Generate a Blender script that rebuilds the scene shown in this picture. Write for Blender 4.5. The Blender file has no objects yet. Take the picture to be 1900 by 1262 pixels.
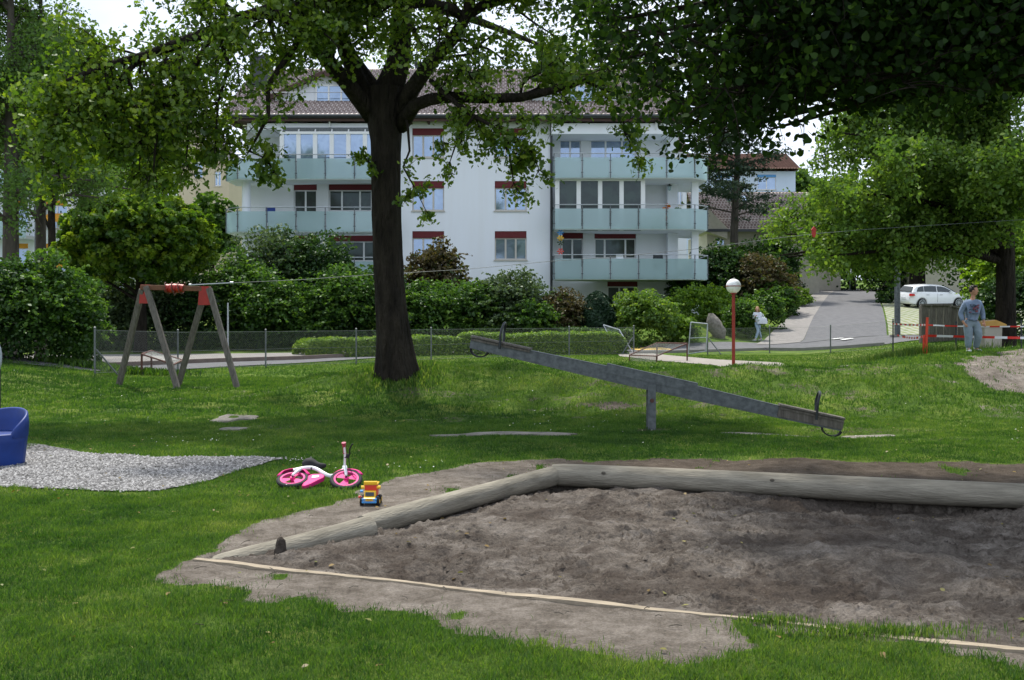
import bpy, bmesh, math, random
import numpy as np
from mathutils import Vector, Matrix, Euler
C = bpy.context.scene
COL = C.collection
R = math.radians
# ------------------------------------------------------------------ camera
F = 1900.0; HZ = 590.0; CX = 950.0; EYE = 1.6
cam = bpy.data.cameras.new('camera'); camo = bpy.data.objects.new('camera', cam); COL.objects.link(camo)
cam.sensor_width = 36; cam.lens = 36.0; cam.clip_start = 0.05; cam.clip_end = 3000
cam.shift_y = -41 / 1900.0
camo.location = (0, 0, EYE); camo.rotation_euler = (R(90), 0, 0)
C.camera = camo
# ------------------------------------------------------------------ sky and sun
SUN_EL = 62; SUN_AZ = -20      # degrees; azimuth from +Y (away from the camera), towards +X positive
w = bpy.data.worlds.new("World"); C.world = w; w.use_nodes = True
nt = w.node_tree; nt.nodes.clear()
out = nt.nodes.new('ShaderNodeOutputWorld'); bg = nt.nodes.new('ShaderNodeBackground')
sky = nt.nodes.new('ShaderNodeTexSky'); sky.sky_type = 'NISHITA'; sky.sun_disc = False
sky.sun_elevation = R(SUN_EL); sky.sun_rotation = R(SUN_AZ)
tc = nt.nodes.new('ShaderNodeTexCoord'); mp = nt.nodes.new('ShaderNodeMapping'); mp.inputs['Scale'].default_value = (1, 1, 2.2)
nz = nt.nodes.new('ShaderNodeTexNoise'); nz.inputs['Scale'].default_value = 2.6; nz.inputs['Detail'].default_value = 6
rp = nt.nodes.new('ShaderNodeValToRGB'); rp.color_ramp.elements[0].position = .30; rp.color_ramp.elements[1].position = .52
rp.color_ramp.elements[0].color = (.4, .4, .4, 1)
mx = nt.nodes.new('ShaderNodeMix'); mx.data_type = 'RGBA'
mx.inputs['B'].default_value = (8.5, 9.4, 11.0, 1)
nt.links.new(tc.outputs['Generated'], mp.inputs['Vector']); nt.links.new(mp.outputs['Vector'], nz.inputs['Vector'])
nt.links.new(nz.outputs['Fac'], rp.inputs['Fac']); nt.links.new(rp.outputs['Color'], mx.inputs['Factor'])
nt.links.new(sky.outputs['Color'], mx.inputs['A']); nt.links.new(mx.outputs['Result'], bg.inputs['Color'])
bg.inputs['Strength'].default_value = 0.10
nt.links.new(bg.outputs['Background'], out.inputs['Surface'])
sl = bpy.data.lights.new('sun', 'SUN'); sl.energy = 4.4; sl.angle = R(3); sl.color = (1, .95, .86)
so = bpy.data.objects.new('sun', sl); COL.objects.link(so)
e, a = R(SUN_EL), R(SUN_AZ)
sd = Vector((math.cos(e) * math.sin(a), math.cos(e) * math.cos(a), math.sin(e)))
so.rotation_euler = sd.to_track_quat('Z', 'Y').to_euler(); so.location = sd * 60
C.view_settings.view_transform = 'Standard'; C.view_settings.look = 'None'
C.view_settings.exposure = 0.42; C.view_settings.gamma = 1
C.render.engine = 'CYCLES'; C.cycles.max_bounces = 8; C.cycles.transparent_max_bounces = 12
C.cycles.use_denoising = True
# ------------------------------------------------------------------ noise, terrain
def _hash(ix, iy, s):
    h = (ix.astype(np.int64) * 374761393 + iy.astype(np.int64) * 668265263 + s * 1442695041) & 0xffffffff
    h = ((h ^ (h >> 13)) * 1274126177) & 0xffffffff
    return ((h ^ (h >> 16)) & 0xffff) / 65535.0
def vnoise(x, y, s=0):
    x = np.asarray(x, float); y = np.asarray(y, float)
    ix = np.floor(x); iy = np.floor(y); fx = x - ix; fy = y - iy
    fx = fx * fx * (3 - 2 * fx); fy = fy * fy * (3 - 2 * fy)
    a = _hash(ix, iy, s); b = _hash(ix + 1, iy, s); c = _hash(ix, iy + 1, s); d = _hash(ix + 1, iy + 1, s)
    return (a + (b - a) * fx) * (1 - fy) + (c + (d - c) * fx) * fy
def fbm(x, y, s=0, o=4):
    t = 0; amp = .5; k = 1
    for i in range(o):
        t = t + amp * vnoise(np.asarray(x) * k + 17.3 * i, np.asarray(y) * k - 9.1 * i, s + i); amp *= .5; k *= 2.07
    return t / (1 - .5 ** o)
def sst(a, b, x):
    t = np.clip((np.asarray(x, float) - a) / (b - a), 0, 1); return t * t * (3 - 2 * t)
def hgt0(x, y):
    x = np.asarray(x, float); y = np.asarray(y, float)
    base = np.interp(y, [0, 41, 44, 50, 55, 60, 66, 80, 95, 120, 200, 900], [0, .1, .18, .42, .95, 1.6, 2.2, 3.35, 4.2, 5., 9., 30.])
    base = base + .75 * sst(46, 53, y) * (1 - sst(9, 12.5, x)) * (1 - sst(60, 75, y))
    amp = np.interp(x, [-6.5, -5, -4, -3, -2, 0, 3, 5.5, 7, 8.5, 10, 12, 20], [0, .12, .36, .54, .62, .62, .60, .6, .64, .72, .80, .88, .88])
    yc = np.interp(x, [-10, -1, 4, 7, 10, 30], [20.3, 20.2, 18.9, 19.4, 22, 23])
    sf = np.interp(x, [-10, 5, 8, 12, 30], [2.15, 1.9, 2.6, 4.2, 4.2]); sb = np.interp(x, [-10, 5, 10, 30], [2.6, 2.6, 4.5, 6])
    dy = y - yc
    m = np.where(dy < 0, amp * np.exp(-(dy / sf) ** 2), amp * np.exp(-(dy / sb) ** 2))
    rr = .62 * sst(11, 17, x) * sst(20, 27, y) * (1 - sst(44, 52, y))
    m = np.maximum(m, rr) if True else m
    lb = .5 * sst(8.5, 14, -x) * sst(12, 18, y) * (1 - sst(27, 31, y))
    ty = .10 * np.exp(-(((x + 2.1) / 1.0) ** 2 + ((y - 19) / 1.0) ** 2))
    pit = .09 * np.exp(-((x - 4.2) / 1.2) ** 2 - ((y - 13.95) / .35) ** 2)
    return base + m + lb + ty - pit
SB = [(-2.07, 6.68), (.43, 10.08), (7.5, 8.10), (6.0, 3.45)]        # sandbox corners
def inpoly(x, y, poly):
    x = np.asarray(x, float); y = np.asarray(y, float); r = np.zeros(x.shape, bool); n = len(poly)
    for i in range(n):
        x0, y0 = poly[i]; x1, y1 = poly[(i + 1) % n]
        if y0 == y1: continue
        r ^= ((y0 > y) != (y1 > y)) & (x < (x1 - x0) * (y - y0) / (y1 - y0) + x0)
    return r
def hgt(x, y):
    x = np.asarray(x, float); y = np.asarray(y, float)
    n = (fbm(x * .9, y * .9, 3, 4) - .5) * .09 * (1 - sst(22, 34, y)) + (fbm(x * 2.3, y * 2.3, 8, 3) - .5) * .16 * sst(14.7, 16, y) * (1 - sst(20, 24, y))
    return hgt0(x, y) + n * sst(8, 12, y) * .9 + n * .25
def H(x, y): return float(hgt(np.array([x]), np.array([y]))[0])
_D = np.concatenate([np.arange(3, 30, .03), np.arange(30, 220, .1)])
def ray(X, Y):
    """where the sight line through a photo pixel meets the terrain"""
    xs = (X - CX) * _D / F; zs = EYE - (Y - HZ) * _D / F
    k = np.argmax(hgt(xs, _D) >= zs)
    if k == 0: k = len(_D) - 1
    return float(xs[k]), float(_D[k])
def px(X, d): return (X - CX) * d / F
def pz(Y, d): return EYE - (Y - HZ) * d / F
def P(X, Y, d): return Vector((px(X, d), d, pz(Y, d)))
# ------------------------------------------------------------------ materials
M = {}
def newmat(name):
    m = bpy.data.materials.new(name); m.use_nodes = True; m.node_tree.nodes.clear()
    o = m.node_tree.nodes.new('ShaderNodeOutputMaterial'); M[name] = m
    return m, m.node_tree, o
def N(nt, t, **kw):
    n = nt.nodes.new(t)
    for k, v in kw.items():
        if k in n.inputs: n.inputs[k].default_value = v
        else: setattr(n, k, v)
    return n
def c4(c): return (c[0], c[1], c[2], 1)
def ramp(nt, fac, stops):
    r = nt.nodes.new('ShaderNodeValToRGB'); el = r.color_ramp.elements
    while len(el) < len(stops): el.new(.5)
    for i, (p, c) in enumerate(stops): el[i].position = p; el[i].color = c4(c)
    nt.links.new(fac, r.inputs['Fac']); return r.outputs['Color']
def noise(nt, scale, detail=4, rough=.55, obj=True, dist=0, vec=None):
    n = N(nt, 'ShaderNodeTexNoise', Scale=scale, Detail=detail, Roughness=rough, Distortion=dist)
    if vec is None:
        t = nt.nodes.new('ShaderNodeTexCoord'); vec = t.outputs['Object']
    nt.links.new(vec, n.inputs['Vector']); return n.outputs['Fac']
def mixc(nt, f, a, b, mode='MIX'):
    m = nt.nodes.new('ShaderNodeMix'); m.data_type = 'RGBA'; m.blend_type = mode
    for s, v in (('Factor', f), ('A', a), ('B', b)):
        if isinstance(v, (int, float)): m.inputs[s].default_value = v
        elif isinstance(v, tuple): m.inputs[s].default_value = c4(v)
        else: nt.links.new(v, m.inputs[s])
    return m.outputs['Result']
def bump(nt, h, dist, strength=1):
    b = N(nt, 'ShaderNodeBump', Strength=strength, Distance=dist); nt.links.new(h, b.inputs['Height']); return b.outputs['Normal']
def smat(name, col, rough=.6, var=.25, scale=6, metallic=0, bmp=0, bscale=40, spec=.4, coat=0, col2=None, stretch=None, detail=5):
    """general procedural surface: two tones mixed by noise, fine bump"""
    m, nt, o = newmat(name)
    p = N(nt, 'ShaderNodeBsdfPrincipled', Roughness=rough, Metallic=metallic)
    p.inputs['Specular IOR Level'].default_value = spec; p.inputs['Coat Weight'].default_value = coat
    vec = None
    if stretch:
        t = nt.nodes.new('ShaderNodeTexCoord'); mpn = N(nt, 'ShaderNodeMapping', Scale=stretch); nt.links.new(t.outputs['Object'], mpn.inputs['Vector']); vec = mpn.outputs['Vector']
    f = noise(nt, scale, detail, vec=vec)
    c2 = col2 or tuple(c * (1 - var) for c in col)
    c = ramp(nt, f, [(.32, c2), (.68, col)])
    nt.links.new(c, p.inputs['Base Color'])
    if bmp:
        nt.links.new(bump(nt, noise(nt, bscale, 3, vec=vec), bmp), p.inputs['Normal'])
    nt.links.new(p.outputs[0], o.inputs['Surface']); return m
def leafmat(name, cols, trans=.42, gloss=.02):
    m, nt, o = newmat(name)
    at = N(nt, 'ShaderNodeAttribute'); at.attribute_name = 'rnd'
    k = len(cols); c = ramp(nt, at.outputs['Fac'], [(i / (k - 1), cc) for i, cc in enumerate(cols)])
    d = N(nt, 'ShaderNodeBsdfDiffuse'); t = N(nt, 'ShaderNodeBsdfTranslucent'); g = N(nt, 'ShaderNodeBsdfGlossy', Roughness=.42, Color=(.8, .85, .8, 1))
    nt.links.new(c, d.inputs['Color'])
    tcol = mixc(nt, 1.0, c, (1.5, 1.55, .62), 'MULTIPLY'); nt.links.new(tcol, t.inputs['Color'])
    m1 = N(nt, 'ShaderNodeMixShader', Fac=trans); m2 = N(nt, 'ShaderNodeMixShader', Fac=gloss)
    nt.links.new(d.outputs[0], m1.inputs[1]); nt.links.new(t.outputs[0], m1.inputs[2])
    nt.links.new(m1.outputs[0], m2.inputs[1]); nt.links.new(g.outputs[0], m2.inputs[2]); nt.links.new(m2.outputs[0], o.inputs['Surface'])
    return m
leafmat('leaf_oak', [(.028, .066, .010), (.065, .125, .014), (.13, .20, .018), (.22, .28, .03)], .46, .03)
leafmat('leaf_linden', [(.005, .013, .004), (.011, .027, .006), (.022, .050, .008), (.06, .115, .014)], .32, .008)  # near-black tones put the backlit crown's shade into the leaf colour
leafmat('leaf_lime', [(.055, .115, .025), (.085, .16, .03), (.13, .21, .035), (.18, .25, .045)], .42)
leafmat('leaf_ball', [(.025, .065, .010), (.055, .12, .013), (.12, .20, .016), (.22, .29, .025)], .36)
leafmat('leaf_larch', [(.05, .11, .03), (.08, .15, .035), (.12, .2, .04)], .4)
leafmat('leaf_dark', [(.012, .034, .012), (.03, .07, .018), (.07, .13, .026)], .3)
leafmat('leaf_mid', [(.018, .048, .012), (.05, .115, .018), (.13, .22, .035)], .38)
leafmat('leaf_bright', [(.045, .10, .014), (.11, .20, .018), (.22, .32, .03)], .38)
leafmat('leaf_red', [(.05, .045, .02), (.08, .06, .03), (.05, .09, .025)], .3)
leafmat('leaf_grey', [(.035, .06, .03), (.07, .11, .05), (.11, .16, .07)], .3)
leafmat('leaf_pine', [(.02, .04, .025), (.035, .06, .035), (.05, .075, .04)], .12)
leafmat('leaf_yew', [(.008, .024, .012), (.014, .036, .016), (.022, .05, .02)], .1)
leafmat('grass_blade', [(.025, .068, .014), (.057, .126, .022), (.112, .186, .034), (.23, .27, .085)], .42, .015)
leafmat('leaf_fallen', [(.10, .07, .03), (.22, .15, .06), (.14, .16, .05), (.3, .25, .12)], .2)
leafmat('petal_white', [(.6, .62, .58), (.8, .8, .78)], .3, .02)
leafmat('petal_red', [(.5, .03, .02), (.6, .3, .02)], .3, .02)
smat('bark_dark', (.035, .029, .022), .97, .6, 7, bmp=.16, bscale=13, col2=(.012, .010, .008), detail=9, stretch=(1, 1, .25), spec=.15)
smat('bark_grey', (.09, .08, .065), .95, .5, 6, bmp=.03, bscale=12, stretch=(1, 1, .3), spec=.15)
smat('galvanised', (.15, .165, .17), .55, .3, 14, metallic=.3, bmp=.002, bscale=30, col2=(.075, .085, .09), spec=.35, detail=8)
smat('steel_pale', (.45, .48, .5), .4, .25, 8, metallic=.6)
smat('dark_metal', (.035, .04, .045), .4, .3, 8, metallic=.3)
smat('wood_weathered', (.17, .155, .135), .85, .5, 5, bmp=.004, bscale=30, stretch=(6, 6, .6), spec=.2, col2=(.085, .075, .065))
smat('wood_log', (.30, .275, .22), .88, .5, 3.5, bmp=.012, bscale=16, stretch=(.8, 5, 5), spec=.15, col2=(.16, .145, .115), detail=10)
smat('wood_plank', (.36, .30, .22), .8, .4, 5, bmp=.004, bscale=30, stretch=(1, 6, 6), spec=.2)
smat('wood_brown', (.2, .09, .05), .7, .4, 6, bmp=.003, spec=.3)
smat('red_metal', (.42, .025, .015), .45, .3, 7, spec=.4)
smat('red_post', (.32, .035, .02), .45, .25, 3, spec=.4)
smat('rust_metal', (.14, .06, .045), .7, .5, 12)
smat('pink_plastic', (.72, .03, .22), .6, .1, 9, spec=.25)
smat('pink_pale', (.66, .06, .25), .6, .12, 9, spec=.25)
smat('white_paint', (.75, .76, .78), .3, .06, 8, spec=.5)
smat('black_rubber', (.018, .018, .02), .75, .3, 30, spec=.3)
smat('grip_red', (.4, .04, .09), .5, .2, 9)
smat('toy_yellow', (.85, .5, .02), .35, .08, 9, spec=.5)
smat('toy_red', (.62, .04, .02), .35, .1, 9, spec=.5)
smat('toy_blue', (.06, .28, .62), .35, .1, 9, spec=.5)
smat('blue_plastic', (.010, .042, .22), .5, .25, 4, spec=.3, col2=(.007, .026, .14))
smat('fence_grey', (.17, .185, .185), .5, .3, 9, metallic=.3, spec=.4)
smat('grey_panel', (.42, .46, .5), .5, .2, 5)
smat('stone', (.26, .235, .20), .9, .45, 7, bmp=.02, bscale=9, spec=.2, col2=(.13, .12, .10), detail=8)
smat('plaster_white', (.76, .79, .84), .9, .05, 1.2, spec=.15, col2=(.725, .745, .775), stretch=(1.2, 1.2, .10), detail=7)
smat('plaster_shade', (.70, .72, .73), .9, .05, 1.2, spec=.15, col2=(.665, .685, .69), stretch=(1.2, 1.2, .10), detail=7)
smat('plaster_beige', (.52, .45, .33), .9, .07, .6, spec=.15)
smat('plaster_blue', (.55, .64, .78), .9, .05, .6, spec=.15)
smat('frame_white', (.74, .75, .75), .45, .05, 5)
smat('frame_beige', (.5, .47, .42), .5, .08, 5)
smat('blind_red', (.13, .010, .014), .6, .15, 4)
smat('blind_orange', (.7, .32, .02), .6, .2, 3)
smat('fascia_brown', (.07, .035, .025), .7, .3, 5)
smat('gutter_dark', (.05, .055, .06), .35, .25, 4, metallic=.4)
smat('tile_brown', (.30, .235, .205), .5, .4, 3.2, spec=.5, bmp=.003, bscale=15, col2=(.12, .09, .08), detail=8)
smat('tile_orange', (.20, .105, .075), .75, .35, 3.2, spec=.3, detail=8)
smat('asphalt', (.135, .135, .14), .9, .2, 3, bmp=.004, bscale=90, spec=.25, col2=(.10, .10, .105))
smat('asphalt_pale', (.24, .225, .21), .9, .2, 3, bmp=.004, bscale=90, spec=.25, col2=(.18, .17, .16))
smat('path_pale', (.29, .265, .235), .95, .2, 2, bmp=.006, bscale=60, spec=.15)
smat('kerb_red', (.18, .135, .115), .9, .3, 4)
smat('line_white', (.7, .7, .68), .7, .15, 9)
smat('line_yellow', (.62, .42, .1), .7, .2, 5)
smat('skin', (.42, .22, .14), .55, .15, 5, spec=.3)
smat('skin_pale', (.6, .36, .26), .55, .1, 5, spec=.3)
smat('hair_dark', (.025, .017, .012), .6, .5, 40, bmp=.006, bscale=50)
smat('hair_blond', (.42, .25, .10), .6, .4, 40, bmp=.006, bscale=40)
smat('cloth_blue', (.19, .245, .34), .95, .3, 9, bmp=.012, bscale=14, spec=.1)
smat('cloth_grey', (.22, .275, .33), .95, .22, 7, bmp=.012, bscale=12, spec=.1)
smat('cloth_print', (.09, .12, .17), .95, .3, 9, spec=.1)
smat('cloth_print_red', (.22, .08, .10), .95, .3, 9, spec=.1)
smat('cloth_white', (.70, .74, .80), .95, .15, 8, bmp=.012, bscale=14, spec=.1)
smat('denim_pale', (.36, .48, .60), .95, .25, 8, bmp=.01, bscale=14, spec=.1)
smat('shoe_grey', (.45, .47, .5), .7, .2, 9)
smat('car_white', (.78, .80, .82), .22, .03, 2, spec=.5, coat=.6)
smat('car_dark', (.02, .025, .05), .25, .2, 2, spec=.5, coat=.6)
smat('car_grey', (.10, .115, .13), .25, .2, 2, spec=.5, coat=.6)
smat('light_red', (.5, .01, .01), .25, .1, 9)
smat('tape_red', (.65, .03, .02), .5, .1, 9)
smat('tape_white', (.8, .8, .8), .5, .05, 9)
smat('stake_red', (.62, .05, .015), .5, .15, 9)
smat('orange_lid', (.6, .34, .08), .6, .2, 6)
smat('plaster_cream', (.5, .46, .38), .9, .15, 3)
smat('wet_sand', (.07, .058, .048), 1, .5, 25, bmp=.02, bscale=30, spec=.1)
def glossmat(name, base, gl, fac, rough=.05, var=None):
    m, nt, o = newmat(name)
    d = N(nt, 'ShaderNodeBsdfPrincipled', Roughness=.5); d.inputs['Base Color'].default_value = c4(base)
    if var:
        f = noise(nt, var[0], 3, dist=1.0); nt.links.new(ramp(nt, f, [(.42, base), (.58, var[1])]), d.inputs['Base Color'])
    g = N(nt, 'ShaderNodeBsdfGlossy', Roughness=rough); g.inputs['Color'].default_value = c4(gl)
    x = N(nt, 'ShaderNodeMixShader', Fac=fac); nt.links.new(d.outputs[0], x.inputs[1]); nt.links.new(g.outputs[0], x.inputs[2])
    nt.links.new(x.outputs[0], o.inputs['Surface'])
glossmat('pane_sky', (.07, .11, .15), (.55, .70, .95), .36, .04, (.8, (.18, .24, .29)))
glossmat('pane_dark', (.006, .009, .009), (.45, .6, .62), .045, .04, (1.2, (.018, .03, .024)))
glossmat('car_glass', (.012, .018, .02), (.5, .6, .65), .05, .05)
glossmat('lamp_globe', (.80, .80, .80), (.9, .9, .9), .08, .2)
m, nt, o = newmat('frosted')
d = N(nt, 'ShaderNodeBsdfDiffuse', Color=(.50, .63, .64, 1)); t = N(nt, 'ShaderNodeBsdfTranslucent', Color=(.52, .68, .68, 1)); g = N(nt, 'ShaderNodeBsdfGlossy', Color=(.7, .8, .85, 1), Roughness=.12)
tr = N(nt, 'ShaderNodeBsdfTransparent', Color=(.82, .9, .89, 1))
a1 = N(nt, 'ShaderNodeMixShader', Fac=.38); a2 = N(nt, 'ShaderNodeMixShader', Fac=.10); a3 = N(nt, 'ShaderNodeMixShader', Fac=.34)
nt.links.new(d.outputs[0], a1.inputs[1]); nt.links.new(t.outputs[0], a1.inputs[2]); nt.links.new(a1.outputs[0], a2.inputs[1]); nt.links.new(g.outputs[0], a2.inputs[2])
nt.links.new(a2.outputs[0], a3.inputs[1]); nt.links.new(tr.outputs[0], a3.inputs[2]); nt.links.new(a3.outputs[0], o.inputs['Surface'])
# ground: grass with worn soil where the 'dirt' attribute says so
m, nt, o = newmat('ground')
p = N(nt, 'ShaderNodeBsdfPrincipled', Roughness=.95); p.inputs['Specular IOR Level'].default_value = .1
g1 = ramp(nt, noise(nt, 1.1, 6, .65), [(.3, (.036, .080, .013)), (.5, (.080, .140, .020)), (.7, (.16, .205, .042))])
g2 = ramp(nt, noise(nt, 22, 5, .7), [(.25, (.45, .5, .4)), (.5, (.95, .95, .9)), (.75, (1.5, 1.35, 1.3))])
gc = mixc(nt, 1.0, g1, g2, 'MULTIPLY')
at2 = N(nt, 'ShaderNodeAttribute'); at2.attribute_name = 'dry'
gc = mixc(nt, at2.outputs['Fac'], gc, mixc(nt, noise(nt, 5, 6), (.20, .19, .06), (.12, .17, .035)))
s1 = ramp(nt, noise(nt, 2.2, 9, .72), [(.28, (.125, .108, .090)), (.5, (.215, .190, .163)), (.72, (.31, .28, .245))])
s2 = ramp(nt, noise(nt, 70, 4, .7), [(.3, (.6, .6, .6)), (.7, (1.25, 1.22, 1.2))])
s3 = ramp(nt, noise(nt, 7, 7, .75, dist=.5), [(.36, (.62, .60, .57)), (.6, (1.12, 1.12, 1.12))]); sc = mixc(nt, 1.0, mixc(nt, 1.0, s1, s2, 'MULTIPLY'), s3, 'MULTIPLY')
ad_ = N(nt, 'ShaderNodeAttribute'); ad_.attribute_name = 'dark_soil'; sc = mixc(nt, ad_.outputs['Fac'], sc, mixc(nt, 1.0, sc, (.50, .46, .42), 'MULTIPLY'))  # bare soil turns darker where this attribute is high
at = N(nt, 'ShaderNodeAttribute'); at.attribute_name = 'dirt'
ad = N(nt, 'ShaderNodeMath', operation='ADD'); nt.links.new(at.outputs['Fac'], ad.inputs[0])
sb_ = N(nt, 'ShaderNodeMath', operation='MULTIPLY_ADD'); sb_.inputs[1].default_value = .9; sb_.inputs[2].default_value = -.45
nt.links.new(noise(nt, 9, 6, .7), sb_.inputs[0]); nt.links.new(sb_.outputs[0], ad.inputs[1])
fc = ramp(nt, ad.outputs[0], [(.40, (0, 0, 0)), (.56, (1, 1, 1))])
nt.links.new(mixc(nt, fc, gc, sc), p.inputs['Base Color'])
nt.links.new(bump(nt, noise(nt, 45, 6, .75), .03), p.inputs['Normal']); nt.links.new(p.outputs[0], o.inputs['Surface'])
# sand
m, nt, o = newmat('sand')
p = N(nt, 'ShaderNodeBsdfPrincipled', Roughness=.97); p.inputs['Specular IOR Level'].default_value = .1
at = N(nt, 'ShaderNodeAttribute'); at.attribute_name = 'damp'
s1 = ramp(nt, noise(nt, 2.6, 9, .75, dist=.6), [(.36, (.085, .071, .060)), (.5, (.165, .143, .123)), (.64, (.265, .236, .208))])
s1 = mixc(nt, at.outputs['Fac'], s1, (.085, .068, .056))
s2 = ramp(nt, noise(nt, 60, 5, .75), [(.3, (.55, .55, .55)), (.7, (1.3, 1.28, 1.25))])
nt.links.new(mixc(nt, 1.0, s1, s2, 'MULTIPLY'), p.inputs['Base Color'])
nt.links.new(bump(nt, noise(nt, 38, 6, .78), .035), p.inputs['Normal']); nt.links.new(p.outputs[0], o.inputs['Surface'])
# gravel: stone cells
m, nt, o = newmat('gravel')
p = N(nt, 'ShaderNodeBsdfPrincipled', Roughness=.9); p.inputs['Specular IOR Level'].default_value = .2
tcn = nt.nodes.new('ShaderNodeTexCoord'); v = N(nt, 'ShaderNodeTexVoronoi', Scale=26); nt.links.new(tcn.outputs['Object'], v.inputs['Vector'])
b_ = N(nt, 'ShaderNodeSeparateColor'); nt.links.new(v.outputs['Color'], b_.inputs[0])
c1 = ramp(nt, b_.outputs[0], [(0, (.10, .097, .093)), (.6, (.19, .187, .19)), (1, (.32, .315, .31))])
dk = ramp(nt, v.outputs['Distance'], [(.3, (1, 1, 1)), (.75, (.18, .18, .17))])
nt.links.new(mixc(nt, 1.0, c1, dk, 'MULTIPLY'), p.inputs['Base Color'])
nt.links.new(bump(nt, dk, .02), p.inputs['Normal']); nt.links.new(p.outputs[0], o.inputs['Surface'])
# grass pavers of the parking area
m, nt, o = newmat('pavers')
p = N(nt, 'ShaderNodeBsdfPrincipled', Roughness=.95)
tcn = nt.nodes.new('ShaderNodeTexCoord'); v = N(nt, 'ShaderNodeTexBrick', Scale=1.0); v.offset = 0
v.inputs['Brick Width'].default_value = .45; v.inputs['Row Height'].default_value = .9; v.inputs['Mortar Size'].default_value = .09
v.inputs['Color1'].default_value = (.10, .14, .035, 1); v.inputs['Color2'].default_value = (.15, .17, .05, 1); v.inputs['Mortar'].default_value = (.30, .30, .27, 1)
nt.links.new(tcn.outputs['Object'], v.inputs['Vector']); nt.links.new(mixc(nt, .35, v.outputs['Color'], ramp(nt, noise(nt, 3, 5), [(.3, (.08, .12, .03)), (.7, (.3, .3, .2))])), p.inputs['Base Color']); nt.links.new(p.outputs[0], o.inputs['Surface'])

# brown roof tiles: paler margin round each tile
m, nt, o = newmat('tile_brown'); p = N(nt, 'ShaderNodeBsdfPrincipled', Roughness=.55); tcn = nt.nodes.new('ShaderNodeTexCoord'); v = N(nt, 'ShaderNodeTexBrick', Scale=1.0)
v.inputs['Brick Width'].default_value = .27; v.inputs['Row Height'].default_value = .315; v.inputs['Mortar Size'].default_value = .035; v.inputs['Mortar Smooth'].default_value = .5; v.inputs['Bias'].default_value = -.1
v.inputs['Color1'].default_value = (.17, .115, .10, 1); v.inputs['Color2'].default_value = (.23, .17, .15, 1); v.inputs['Mortar'].default_value = (.50, .43, .40, 1); nt.links.new(tcn.outputs['Object'], v.inputs['Vector'])
nt.links.new(mixc(nt, .4, v.outputs['Color'], ramp(nt, noise(nt, 2.2, 7), [(.3, (.5, .48, .46)), (.7, (1.1, 1.1, 1.1))]), 'MULTIPLY'), p.inputs['Base Color']); nt.links.new(p.outputs[0], o.inputs['Surface'])
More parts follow.
